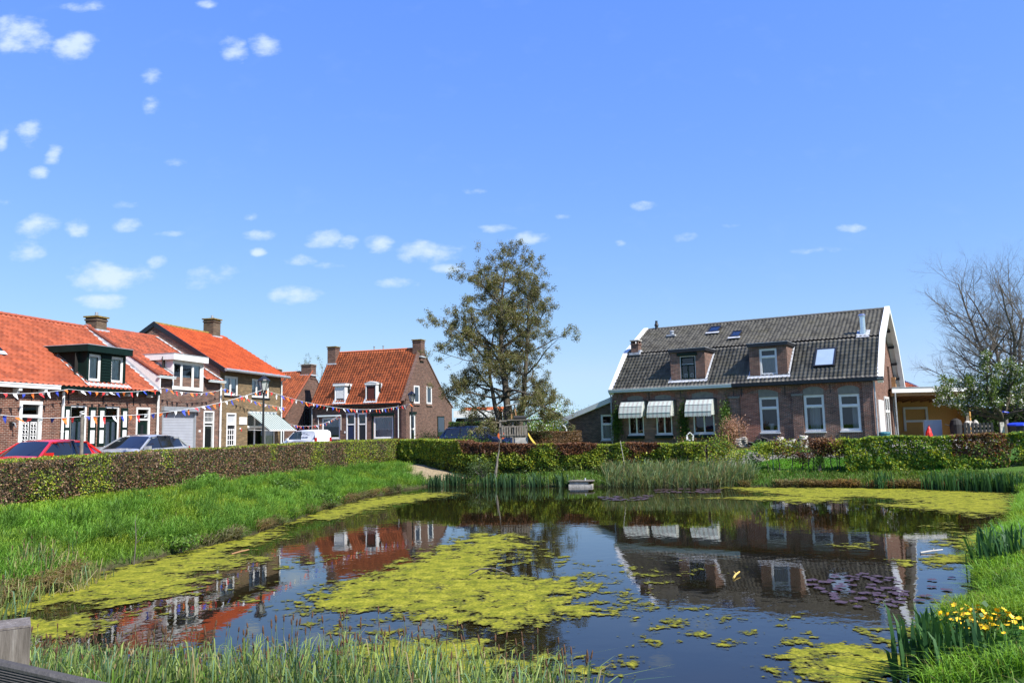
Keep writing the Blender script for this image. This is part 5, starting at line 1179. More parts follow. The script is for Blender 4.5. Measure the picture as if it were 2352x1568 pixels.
shrub('ivy', 'climbing plant on the wall left of the third window awning', (11.0, 51.15, 1.3), .4, .12, 2.9, 2400, .09, GR * .7, 75, cat='climbing plant', stems=5, ragged=.6)
shrub('ivy', 'bright green climbing plant on the pilaster right of the third window awning', (13.35, 49.75, 1.3), .3, .12, 3.0, 2300, .09, GR * 1.2, 76, cat='climbing plant', stems=5, ragged=.6)
shrub('ivy', 'small yellow green climber on the sunny gable beside the white door', (21.0, 46.2, 1.3), .1, .2, 2.0, 700, .08, YG * .8, 77, cat='climbing plant', stems=3, ragged=.6)
shrub('weed', 'low leafy weed on the left bank where the yellow hedge patches end', (-8.6, 30.5, .55), .5, .4, .45, 900, .09, GR * 1.3, 79, cat='weed', stems=4)
shrub('weed', 'dark leafy weed hanging over the water edge of the left bank', (-7.0, 29.0, .1), .55, .4, .5, 1000, .08, GR * 1.0, 80, cat='weed', stems=4)
shrub('weed', 'broad leaved weed at the foot of the brown street hedge', (-11.4, 29.2, .9), .5, .35, .45, 900, .1, GR * 1.5, 81, cat='weed', stems=4)
shrub('weed', 'small weed at the water edge beside the bare reddish twig', (-7.75, 18.6, .1), .3, .25, .35, 500, .07, GR * 1.2, 82, cat='weed', stems=4)
# row of young beech saplings
def sapling(label, x, y, h, col, seed, top):
    g = np.random.default_rng(seed); T = thing('beech_sapling', label, 'sapling', (x, y, .55), 0, None); S_ = []; p = np.array([0, 0, -.1]); tips = []
    for i in range(6):
        q = p + np.array([g.normal() * .03, g.normal() * .03, h / 6]); S_.append((*p, *q, .028 - .003 * i, .026 - .003 * i)); p = q
        if i > 1:
            for _ in range(3):
                e = q + np.array([g.normal() * .22, g.normal() * .14, g.uniform(0, .2)]); S_.append((*q, *e, .008, .004)); tips += [e, (q + e) / 2]
    segs_mesh('stem', S_, MT['bark'], 5, T); tp = np.array(tips); tp = tp[tp[:, 2] > top * h] if (tp[:, 2] > top * h).any() else tp
    N = int(650 * h); Pn = tp[g.integers(0, len(tp), N)] + g.normal(size=(N, 3)) * np.array([.12, .08, .09]); leaves('foliage', Pn, g.uniform(.06, .11, N), np.array(col)[g.integers(0, len(col), N)] * g.uniform(.6, 1.3, (N, 1)), MT['leaf'], T, g=g)
sx = [(10.35, 36.9, .9, YG, 'thin yellow green sapling at the left end of the row, beside the gravel path'), (10.95, 36.6, .75, GR, 'low green sapling second in the row'), (11.55, 36.35, 1.25, YG, 'tall yellow green sapling in front of the dark roof tile pile'), (12.05, 36.1, 1.3, np.concatenate([YG, CU]), 'yellow and copper sapling with the thickest stem of the row'), (12.5, 35.95, 1.3, np.concatenate([YG, CU[:1]]), 'yellow green sapling with a crooked stem, right of the thick stemmed one'), (12.95, 35.8, .9, CU, 'short sapling with dark red brown leaves low on its stem'), (13.35, 35.6, 1.35, CU, 'tall copper leaved sapling in front of the pale stone blocks'), (13.75, 35.4, 1.35, np.concatenate([CU, BR]), 'dense copper sapling left of the green climber stem'), (14.1, 35.3, 1.35, CU, 'copper brown sapling in the middle of the copper group'), (14.45, 35.2, 1.3, np.concatenate([CU, YG]), 'copper sapling mixed with yellow leaves, nearest the leafy hedge'), (14.85, 35.1, 1.35, YG, 'yellow green sapling touching the leafy hedge')]
for k, (x, y, h, c, lb) in enumerate(sx): sapling(lb, x, y, h, c, 200 + k, .5 if k not in (1, 5) else .1)
shrub('bush', 'slender fresh green shrub among the copper saplings', (13.55, 35.3, .5), .25, .2, .8, 700, .07, GR * 1.4, 78)
# =================================================================== GRASS, REEDS, WATER PLANTS
def scatter(n, x0, x1, y0, y1, cond, g=rng):
    X = []; tot = 0
    while tot < n:
        x = g.uniform(x0, x1, n * 2); y = g.uniform(y0, y1, n * 2); d = shore_d(x, y); k = cond(x, y, d); X.append(np.stack([x[k], y[k], ground_z(x[k], y[k], d[k])], 1)); tot += k.sum()
        if k.sum() == 0: break
    return np.concatenate(X)[:n]
def grass(name, label, B, h, w, lo, hi, seed, lean=.35, wind=(0.05, 0), yellow=.06, droop=.3):
    g = np.random.default_rng(seed); N = len(B); f = fbm(B[:, 0] * .9, B[:, 1] * .9, seed, 3); f2 = fbm(B[:, 0] * .35, B[:, 1] * .35, seed + 3, 2)
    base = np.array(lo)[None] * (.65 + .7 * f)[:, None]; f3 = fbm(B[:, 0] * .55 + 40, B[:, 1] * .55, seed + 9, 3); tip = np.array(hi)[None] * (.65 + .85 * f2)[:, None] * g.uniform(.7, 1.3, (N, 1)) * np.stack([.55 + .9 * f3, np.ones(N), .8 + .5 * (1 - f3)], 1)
    y = g.random(N) < yellow; tip[y] = np.array([.24, .2, .08]) * g.uniform(.7, 1.2, (y.sum(), 1))
    o = blades(name, B - np.array([0, 0, .03]), h * (.55 + .9 * f) * g.uniform(.6, 1.2, N) * np.clip(1.5 - shore_d(B[:, 0], B[:, 1]) * .16, .5, 1), w, base, tip, MT['grass'], lean=lean, wind=wind, g=g, droop=droop)
    return tag(o, label, 'grass', kind='stuff')
nodirt = lambda x, y: dirt_mask(x, y)[0] < rng.uniform(.15, .9, np.shape(x))
def left_side(x, y, d): return (d > .02) & (d < 6.6) & (x < -2.5) & (y < 47) & (x < -4 + (y < 40) * 9) & nodirt(x, y)
g5 = np.random.default_rng(505)
B = scatter(95000, -15, -2.5, 11.5, 46, lambda x, y, d: left_side(x, y, d) & (g5.random(len(x)) < np.clip(1.35 - (y - 12) / 45, .3, 1)))
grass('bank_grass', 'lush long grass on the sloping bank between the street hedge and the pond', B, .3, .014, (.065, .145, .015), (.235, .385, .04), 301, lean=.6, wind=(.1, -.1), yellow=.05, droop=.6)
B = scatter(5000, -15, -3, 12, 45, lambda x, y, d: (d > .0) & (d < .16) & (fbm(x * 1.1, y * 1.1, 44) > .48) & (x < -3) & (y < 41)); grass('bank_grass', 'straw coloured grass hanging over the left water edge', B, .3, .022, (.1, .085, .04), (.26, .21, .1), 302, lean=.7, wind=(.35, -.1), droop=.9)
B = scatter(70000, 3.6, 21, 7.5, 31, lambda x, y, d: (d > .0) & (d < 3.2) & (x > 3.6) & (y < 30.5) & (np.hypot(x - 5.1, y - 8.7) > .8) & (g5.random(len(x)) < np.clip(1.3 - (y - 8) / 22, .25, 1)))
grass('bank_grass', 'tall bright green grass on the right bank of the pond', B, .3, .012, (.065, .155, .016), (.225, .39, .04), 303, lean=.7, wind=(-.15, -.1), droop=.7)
B = scatter(16000, -4, 25, 29, 41, lambda x, y, d: (d > .0) & (d < 1.9) & (y > 28.5) & (x > -3.6) & nodirt(x, y)); grass('bank_grass', 'rough grass along the far bank below the hedge and saplings', B, .26, .024, (.04, .095, .015), (.125, .22, .035), 304, lean=.5, yellow=.15)
B = scatter(3000, 8, 22, 30, 36, lambda x, y, d: (d > -.03) & (d < .16) & (fbm(x * 1.3, y * 1.3, 44) > .45)); grass('bank_grass', 'dry overhanging grass at the far right water edge', B, .3, .03, (.09, .07, .035), (.25, .19, .09), 305, lean=.7, wind=(0, -.4), droop=.9)
B = scatter(16000, 8, 24, 33, 42, lambda x, y, d: (d > 1.3) & (d < 5.5) & (dirt_mask(x, y)[1] < .4)); grass('lawn', 'short lawn behind the row of saplings', B, .13, .035, (.045, .13, .012), (.1, .26, .02), 306, yellow=.05)
B = scatter(7000, -14, 6, 2, 10, lambda x, y, d: (d > .1) & (d < 5)); grass('bank_grass', 'grass on the near bank at the bottom of the picture', B, .28, .014, (.04, .1, .015), (.13, .25, .03), 307, lean=.5)
B = scatter(6000, -6.5, 2, 40, 50, lambda x, y, d: (d > .5) & (d < 7) & (dirt_mask(x, y)[0] < .15)); grass('bank_grass', 'green grass at the foot of the far hedge', B, .22, .022, (.035, .1, .012), (.1, .26, .025), 308, lean=.5)

def tufts(name, label, n, cond, box, h, per, seed, lo, hi, wind=(.1, -.1)):
    g = np.random.default_rng(seed); C = scatter(n, *box, cond, g); k = np.repeat(np.arange(len(C)), per); B = C[k] + np.concatenate([g.normal(0, .09, (len(k), 2)), np.zeros((len(k), 1))], 1)
    sz = g.uniform(.6, 1.3, len(C))[k]; tn = g.uniform(.65, 1.25, len(C))[k][:, None]; t = g.random((len(k), 1)); tip = (np.array(hi) * (.7 + .5 * t)) * tn
    tag(blades(name, B - np.array([0, 0, .03]), h * sz * g.uniform(.5, 1.1, len(k)), .013, np.array(lo) * tn, tip, MT['grass'], lean=.75, wind=wind, g=g, droop=.9), label, 'grass', kind='stuff')
tufts('grass_tufts', 'taller drooping tufts of grass on the left bank', 330, lambda x, y, d: left_side(x, y, d) & (d < 4.2), (-15, -2.5, 11.5, 46), .6, 70, 390, (.04, .11, .015), (.17, .33, .05))
tufts('grass_tufts', 'taller drooping tufts of grass on the right bank', 150, lambda x, y, d: (d > .05) & (d < 3) & (x > 3.6) & (y < 30) & (np.hypot(x - 5, y - 8.6) > 1.1), (3.6, 21, 7.5, 31), .5, 70, 391, (.045, .12, .015), (.2, .38, .06), (-.15, -.1))
# foreground sedge with brown flower spikes
def sedge(name, label, B, h, w, spikes, seed, cols=((.12, .2, .045), (.32, .41, .1)), wind=(.06, 0), dry=.14, lean=.34):
    g = np.random.default_rng(seed); N = len(B); base = np.array([.12, .11, .05]) * g.uniform(.6, 1.2, (N, 1)); lo, hi = np.array(cols[0]), np.array(cols[1]); t = g.random((N, 1)); tip = lo * (1 - t) + hi * t
    bl = g.random(N) < .3; tip[bl] = np.array([.12, .22, .12]) * g.uniform(.7, 1.3, (bl.sum(), 1)); dr = g.random(N) < dry; tip[dr] = np.array([.32, .26, .13]); base[dr] = np.array([.25, .19, .1])
    h = h * np.clip(1.05 + (B[:, 0] + 1.5) * .16, .5, 1.05) if spikes > 100 else np.full(N, h)
    hh = h * g.uniform(.5, 1.2, N); o = blades(name, B, hh, w, base * .4 + tip * .5, tip, MT['grass'], lean=lean, wind=wind, g=g, droop=.5); tag(o, label, 'sedge', kind='stuff')
    if spikes:
        S_ = []; k = g.integers(0, N, spikes)
        for j in k:
            p = B[j] + np.array([g.normal() * .05, g.normal() * .05, 0]); e = p + np.array([g.normal() * .06, g.normal() * .06, h[j] * g.uniform(.6, 1.22)]); d = unit(e - p + g.normal(size=3) * .02); L = g.uniform(.05, .085)
            S_ += [(*p, *e, .0035, .0028)]
            H_ = [(*e, *(e + d * L * .3), .003, .0085), (*(e + d * L * .3), *(e + d * L * .75), .0085, .007), (*(e + d * L * .75), *(e + d * L), .007, .001)]
            heads.extend(H_); 
            if g.random() < .6: q = p + (e - p) * .86; heads.extend([(*q, *(q + d * .03), .003, .006), (*(q + d * .03), *(q + d * .06), .006, .001)])
        st = segs_mesh('flower_stalks', S_, plain('sedge_stalk', (.12, .16, .06), .7, .2), 3, o); hd = segs_mesh('flower_spikes', heads, plain('brown_spike', (.085, .04, .018), .9, .35, 30), 6, o); st['kind'] = 'stuff'; hd['kind'] = 'stuff'
    return o
heads = []
def in_frame(x, y, d): return (d > -1.15) & (d < 1.6) & (x < 1.1 - (y - 8.2) * .5) & (y < 11.6) & (y > 4.6) & (x > -8.5)
B = scatter(6200, -8.5, 1.6, 4.6, 11.5, lambda x, y, d: in_frame(x, y, d) & (g5.random(len(x)) < np.clip((9.25 - (x + 3.2) * .56 - y) / .5, .02, 1) * (x < .55)))
B[:, 2] = np.maximum(B[:, 2], -.1); sedge('sedge', 'stand of sedge with brown flower spikes along the bottom of the picture', B, .62, .0125, 560, 311)
heads = []; B = scatter(900, -10.5, -7, 11.6, 15.8, lambda x, y, d: (d > -.6) & (d < .9)); B[:, 2] = np.maximum(B[:, 2], -.1); sedge('reeds', 'pale sedge clump at the left edge of the pond', B, .55, .014, 50, 312, dry=.3)
B = scatter(90, -8.6, -7.4, 11.0, 12.6, lambda x, y, d: d < -.15); B[:, 2] = -.1; heads = []; sedge('reeds', 'few reed stems standing in the algae behind the wooden post', B, .7, .022, 0, 313, dry=.3)
B = scatter(4600, 4.2, 10.6, 34.8, 38.6, lambda x, y, d: (d > -.35) & (d < 1.5)); B[:, 2] = np.maximum(B[:, 2], -.05); sedge('reeds', 'bushy grey green reed bed on the far bank below the three awnings', B, .9, .02, 0, 314, cols=((.12, .2, .07), (.32, .42, .2)), wind=(.2, -.15), dry=.22, lean=.5)
def iris(name, label, loc, r, n, h, seed, w=.04, cols=((.03, .085, .03), (.075, .17, .05))):
    g = np.random.default_rng(seed); B = np.stack([g.normal(0, r * .5, n), g.normal(0, r * .4, n), np.zeros(n)], 1); T = thing(name, label, 'plant', loc); lo, hi = np.array(cols[0]), np.array(cols[1])
    t = g.random((n, 1)); blades('leaves', B, h * g.uniform(.5, 1.1, n), w, lo[None] * np.ones((n, 1)), lo * (1 - t) + hi * t, MT['grass'], T, lean=.16, wind=(g.normal() * .06, 0), g=g, droop=.2); return T
iris('iris_clump', 'large clump of sword shaped leaves at the bottom right, by the yellow flowers', (4.42, 8.5, -.04), .42, 140, .82, 321, .045)
iris('iris_clump', 'dark green iris leaves at the water edge of the right bank', (8.35, 13.75, -.03), .5, 120, .95, 322, .045)
iris('iris_clump', 'iris leaves on the right bank, just beyond the darker iris clump', (8.9, 14.6, .0), .5, 80, .85, 328, .045)
for k, (px, py, n, lb) in enumerate([(1000, 1117, 60, 'iris clump at the water edge below the left part of the bare earth slope'), (1040, 1114, 70, 'iris clump at the water edge below the right part of the bare earth slope'), (1120, 1118, 60, 'iris clump left of the dead grey stem'), (1165, 1118, 70, 'iris clump right of the dead grey stem'), (1235, 1117, 60, 'sparse iris clump midway between dead stem and floating box'), (1290, 1117, 60, 'iris clump just left of the floating box')]):
    p = survey(px, py, 0); iris('iris_clump', lb, (p[0], p[1], -.05), .55, n, .75, 330 + k, .05, ((.03, .07, .03), (.09, .17, .07)))
for k, px in enumerate((2030, 2150, 2190, 2230, 2265, 2300, 2335)):
    p = survey(px, 1122 + (px - 2030) * .03, 0); iris('iris_clump', ['lone iris clump left of the others on the far right bank', 'iris clump at the left end of the far right group', 'iris clump second from the left in the far right group', 'iris clump in the middle of the far right group, left of the denser ones', 'dense iris clump in the right half of the far right group', 'dense iris clump near the right end of the far right group', 'iris clump in the far right corner of the pond'][k], (p[0], p[1] + .1, -.02), .42, 60 + 6 * k, .8, 340 + k, .045)
# marsh marigold
def marigold():
    g = np.random.default_rng(99); T = thing('marsh_marigold', 'clump of yellow marsh marigold flowers on the right bank', 'flower', (5.14, 9.0, .17)); n = 95; F = []; C = []
    L = np.stack([g.normal(0, .28, 260), g.normal(0, .22, 260), np.abs(g.normal(.18, .1, 260))], 1); leaves('leaves', L, g.uniform(.06, .11, 260), np.array([.05, .13, .025]) * g.uniform(.7, 1.3, (260, 1)), MT['leaf'], T, up=1.2, aspect=1.0, g=g)
    S_ = []; V = []; Q = []
    hm = []; pet = plain('yellow_petal', (.85, .52, .01), .5, .15, 20)
    for v in range(4):
        V = []; Q = []
        for k in range(6):
            t0 = 2 * PI * k / 6 + g.normal() * .08; e = np.array([math.cos(t0), math.sin(t0), 0]); s = np.array([-e[1], e[0], 0]); z = np.array([0, 0, 1.0]); i0 = len(V); V += [e * .02, e * .65 + s * .44 + z * .2, e * 1.15 + z * (.3 + .1 * g.normal()), e * .65 - s * .44 + z * .2]; Q.append((i0, i0 + 1, i0 + 2, i0 + 3))
        i0 = len(V); V += [np.array([.2 * math.cos(q), .2 * math.sin(q), .05]) for q in np.linspace(0, 2 * PI, 7)[:-1]]; F_q = Q + [tuple(range(i0, i0 + 6))]
        me = bpy.data.meshes.new('flower_head'); me.from_pydata([tuple(a) for a in V], [], F_q); me.materials.append(pet); hm.append(me)
    for i in range(n):
        c = np.array([g.normal(0, .17), g.normal(0, .17), .26 + g.uniform(0, .17)]); S_.append((c[0] * .6, c[1] * .6, 0, *c, .004, .003)); o = bpy.data.objects.new('flower_head', hm[i % 4]); LINK(o); o.parent = T; o.location = tuple(c); o.scale = (g.uniform(.022, .034),) * 3; o.rotation_euler = (R(25) + g.normal() * .35, g.normal() * .35, g.uniform(0, 6))
    segs_mesh('stems', S_, plain('flower_stem', (.06, .13, .03)), 3, T)
    return T
marigold()
def dandelions(): 
    g = np.random.default_rng(5); proto = None
    for (x, y) in [(-11.4, 24.6), (-11.0, 29.5), (-10.0, 31), (-8.4, 38.5), (-10.4, 22.6), (-9.6, 33.5), (13.2, 34.3), (13.9, 34.2), (12.0, 34.9), (17, 33), (5.9, 8.9), (6.5, 10.2)]:
        z = float(ground_z(np.array([x]), np.array([y]))[0])
        if proto is None:
            V = []; Q = []
            for k in range(10):
                a = 2 * PI * k / 10; i0 = len(V); V += [(0, 0, .3), (.03 * math.cos(a - .3), .03 * math.sin(a - .3), .315), (.045 * math.cos(a), .045 * math.sin(a), .31), (.03 * math.cos(a + .3), .03 * math.sin(a + .3), .315)]; Q.append((i0, i0 + 1, i0 + 2, i0 + 3))
            proto = thing('dandelion', 'small yellow dandelion in the bank grass', 'flower', (x, y, z), 0, 'dandelions in the grass'); fastmesh('flower_head', V, Q, plain('dandelion_yellow', (.8, .5, .02)), None, proto); segs_mesh('stem', [(0, 0, -.05, 0, 0, .3, .004, .004)], plain('dandelion_stem', (.08, .15, .04)), 4, proto)
        else: c = copy_tree(proto); c.location = (x, y, z + g.uniform(0, .06))
dandelions()

# ---- floating algae: sheet cut to the surveyed mats, broken edges from noise
MATS = [
 (.0, [(-30, 1395), (60, 1372), (160, 1338), (250, 1310), (400, 1270), (560, 1234), (730, 1175), (860, 1141), (1000, 1131), (1060, 1133), (900, 1160), (760, 1192), (689, 1199), (620, 1222), (639, 1236), (560, 1256), (536, 1269), (577, 1283), (539, 1301), (425, 1316), (498, 1330), (428, 1350), (416, 1366), (340, 1376), (267, 1398), (225, 1384), (150, 1388), (60, 1405), (-30, 1420)]),
 (.0, [(40, 1428), (150, 1420), (254, 1424), (222, 1454), (73, 1470), (-20, 1480), (-20, 1440)]),
 (.0, [(683, 1388), (744, 1364), (796, 1337), (871, 1313), (960, 1284), (973, 1269), (1042, 1252), (1100, 1226), (1178, 1228), (1209, 1255), (1150, 1264), (1137, 1296), (1125, 1310), (1230, 1330), (1356, 1317), (1330, 1335), (1366, 1361), (1298, 1371), (1353, 1404), (1281, 1429), (1161, 1443), (1042, 1433), (905, 1419), (898, 1402), (778, 1404), (710, 1395)]),
 (.0, [(780, 1500), (850, 1478), (922, 1470), (1107, 1477), (1178, 1501), (1165, 1546), (1144, 1580), (880, 1580), (800, 1530)]),
 (-.05, [(1192, 1532), (1247, 1505), (1315, 1518), (1431, 1525), (1384, 1549), (1332, 1552), (1270, 1532)]), (-.05, [(1180, 1572), (1230, 1550), (1260, 1560), (1230, 1580)]),
 (.0, [(1805, 1528), (1830, 1492), (1900, 1470), (1952, 1478), (2028, 1490), (2104, 1505), (2125, 1540), (2130, 1590), (1900, 1590), (1840, 1560)]), (.0, [(2025, 1453), (2092, 1441), (2135, 1426), (2150, 1440), (2116, 1462), (2130, 1500), (2100, 1500), (2028, 1476), (2060, 1462)]),
 (.05, [(1675, 1119), (1900, 1120), (2090, 1121), (2300, 1130), (2342, 1142), (2335, 1178), (2230, 1180), (2100, 1155), (2080, 1148), (1990, 1141), (1900, 1145), (1840, 1140), (1760, 1133), (1700, 1126)]),
 (-.05, [(1570, 1142), (1660, 1143), (1790, 1138), (1870, 1138), (1940, 1147), (1870, 1156), (1780, 1150), (1720, 1147)]), (-.15, [(2000, 1160), (2110, 1152), (2200, 1160), (2300, 1165), (2240, 1188), (2150, 1172)]),
 (-.05, [(2165, 1243), (2245, 1222), (2310, 1220), (2305, 1268), (2223, 1261), (2178, 1255)]), (.0, [(2114, 1286), (2214, 1271), (2295, 1268), (2285, 1292), (2226, 1295), (2135, 1293)]),
 (-.1, [(2050, 1293), (2104, 1289), (2105, 1296), (2060, 1298)]), (-.15, [(2130, 1208), (2165, 1202), (2160, 1212)]), (-.1, [(1935, 1255), (1965, 1251), (1960, 1258)]),
 (-.35, [(640, 1395), (900, 1405), (1080, 1440), (1180, 1450), (1180, 1500), (900, 1470), (700, 1460)]), (-.3, [(1150, 1262), (1250, 1262), (1420, 1330), (1380, 1360), (1240, 1330), (1120, 1310)]),
 (-.33, [(1360, 1360), (1480, 1360), (1500, 1400), (1420, 1420), (1350, 1410)]), (-.33, [(1540, 1440), (1590, 1440), (1640, 1460), (1690, 1470), (1680, 1485), (1580, 1465)]), (-.33, [(1450, 1465), (1500, 1465), (1500, 1480), (1450, 1480)]), (-.42, [(1400, 1290), (1560, 1280), (1650, 1310), (1500, 1340)]), (-.36, [(300, 1400), (480, 1380), (640, 1330), (560, 1400), (330, 1430)]), (-.3, [(1960, 1380), (2180, 1370), (2250, 1395), (2000, 1395)]), (-.4, [(1600, 1400), (1900, 1420), (1750, 1450), (1500, 1440)]), (-.38, [(560, 1290), (700, 1280), (820, 1270), (650, 1310)])]
def algae():
    g = np.random.default_rng(8); xs = np.arange(-10, 20, .11); ys = np.arange(7.0, 41, .11); X, Y = np.meshgrid(xs, ys); cov = np.full(X.shape, -2.0)
    for b, poly in MATS:
        W = [survey(x, y, 0.0)[:2] for x, y in poly]; d = sdist(X, Y, W); soft = np.clip(d / (.45 + .012 * np.maximum(Y - 8, 0)), -2, 1)
        if b < -.2: soft = np.minimum(soft, .0) + (b + .02) * (soft > -.9)
        cov = np.maximum(cov, soft + (b + .26 if b > -.2 else 0))
    cov += 1.15 * (fbm(X * .9, Y * .9, 3, 4) - .5); cov = np.where(shore_d(X, Y) > .12, -2, cov)
    k = cov > -.95; idx = -np.ones(X.shape, int); use = np.zeros(X.shape, bool); cell = k[:-1, :-1] | k[1:, 1:] | k[:-1, 1:] | k[1:, :-1]
    use[:-1, :-1] |= cell; use[1:, 1:] |= cell; use[:-1, 1:] |= cell; use[1:, :-1] |= cell; idx[use] = np.arange(use.sum())
    j, i = np.nonzero(cell); Q = np.stack([idx[j, i], idx[j, i + 1], idx[j + 1, i + 1], idx[j + 1, i]], 1)
    Z = .008 + .012 * fbm(X * 5, Y * 5, 12, 2) * np.clip(cov + .5, 0, 1); V = np.stack([X[use], Y[use], Z[use]], 1); c = np.clip(cov[use] * .3 + .5, 0, 1)
    m = Mat('floating_algae'); a = m.new('ShaderNodeAttribute', attribute_name='Col'); sp = m.new('ShaderNodeSeparateColor'); m.link(a.outputs['Color'], sp.inputs[0])
    n1 = m.noise(2.6, 8, None, .68); n2 = m.noise(11, 5, None, .6)
    s1 = m.new('ShaderNodeMath', operation='MULTIPLY_ADD'); m.link(n1, s1.inputs[0]); s1.inputs[1].default_value = 2.3; s1.inputs[2].default_value = -1.17
    s2 = m.new('ShaderNodeMath', operation='MULTIPLY_ADD'); m.link(n2, s2.inputs[0]); s2.inputs[1].default_value = .9; s2.inputs[2].default_value = -.45
    ad = m.new('ShaderNodeMath', operation='ADD'); m.link(sp.outputs[0], ad.inputs[0]); m.link(s1.outputs[0], ad.inputs[1]); ad2 = m.new('ShaderNodeMath', operation='ADD'); m.link(ad.outputs[0], ad2.inputs[0]); m.link(s2.outputs[0], ad2.inputs[1])
    fac = m.ramp(ad2.outputs[0], [(.5, (0, 0, 0)), (.6, (1, 1, 1))])
    c1 = m.ramp(m.noise(3.5, 6, None, .65), [(.2, (.06, .08, .012)), (.4, (.15, .165, .02)), (.58, (.26, .255, .03)), (.8, (.39, .365, .065))])
    c2 = cmix(m, c1, m.ramp(m.noise(22, 4), [(.3, (.55, .6, .5)), (.65, (1.15, 1.1, 1))]), 1.0, 'MULTIPLY'); c3 = cmix(m, (.07, .07, .022), c2, m.ramp(ad2.outputs[0], [(.54, (0, 0, 0)), (.78, (1, 1, 1))]))
    m.link(c3, m.b.inputs['Base Color']); m.b.inputs['Roughness'].default_value = .9; m.b.inputs['Specular IOR Level'].default_value = .04; m.bump(m.noise(18, 5), .8, .03)
    t = m.new('ShaderNodeBsdfTransparent'); x = m.new('ShaderNodeMixShader'); m.link(fac, x.inputs[0]); m.link(t.outputs[0], x.inputs[1]); m.link(m.b.outputs[0], x.inputs[2]); m.link(x.outputs[0], m.o.inputs['Surface'])
    o = fastmesh('algae', V, Q, m.m, np.repeat(c[:, None], 3, 1)); tag(o, 'yellow green mats of algae floating on the pond', 'algae', kind='stuff')
algae()
# ---- lily pads
MT['pad'] = plain('purple_lily_leaf', (.065, .036, .043), .35, .3, 6); MT['pad'].node_tree.nodes['Principled BSDF'].inputs['Specular IOR Level'].default_value = .18
def lilies():
    g = np.random.default_rng(66); me = []
    for v in range(4):
        n = 18; V = [(0, 0, 0)]; 
        for k in range(n + 1):
            a = .14 + (2 * PI - .28) * k / n; r = 1 + .03 * math.sin(a * 5 + v); V.append((r * math.cos(a), r * math.sin(a), .03 * math.sin(a * 3 + v) * .5))
        m = bpy.data.meshes.new('lily_pad'); m.from_pydata(V, [], [(0, k, k + 1) for k in range(1, n + 1)]); m.materials.append(MT['pad']); me.append(m)
    done = []
    def put(poly, n, r0, r1, label, group, mind=.9):
        W = np.array([survey(x, y, 0.0)[:2] for x, y in poly]); t = 0; c = 0
        while c < n and t < 6000:
            t += 1; p = g.uniform(W.min(0), W.max(0)); r = g.uniform(r0, r1)
            if sdist(np.array([p[0]]), np.array([p[1]]), W)[0] < 0 or any(math.hypot(p[0] - q[0], p[1] - q[1]) < (r + q[2]) * mind for q in done): continue
            done.append((*p, r)); o = bpy.data.objects.new('lily_pad', me[g.integers(0, 4)]); LINK(o); o.location = (p[0], p[1], .018 + .004 * g.random()); o.scale = (r, r, .3); o.rotation_euler = (g.normal() * .02, g.normal() * .02, g.uniform(0, 6)); tag(o, label, 'lily pad', group); c += 1
    put([(1845, 1335), (1900, 1320), (1990, 1318), (2060, 1330), (2085, 1365), (2060, 1395), (1980, 1398), (1900, 1375)], 56, .06, .105, 'round purple lily pad in the dense patch floating on the dark roof reflection', 'lily pads in the dense patch')
    put([(2090, 1330), (2200, 1325), (2260, 1350), (2210, 1400), (2100, 1395)], 12, .07, .1, 'purple lily pad floating apart on the blue reflection near the right bank', 'scattered lily pads near the right bank', 1.4)
    put([(1510, 1123), (1660, 1121), (1650, 1132), (1500, 1132)], 46, .1, .15, 'dull purple lily pad in the far patch below the reed bed', 'lily pads below the reed bed', .7)
    put([(1375, 1141), (1500, 1137), (1490, 1150), (1390, 1151)], 34, .1, .15, 'dull purple lily pad in the far patch right of the floating box', 'lily pads right of the floating box', .7)
lilies()

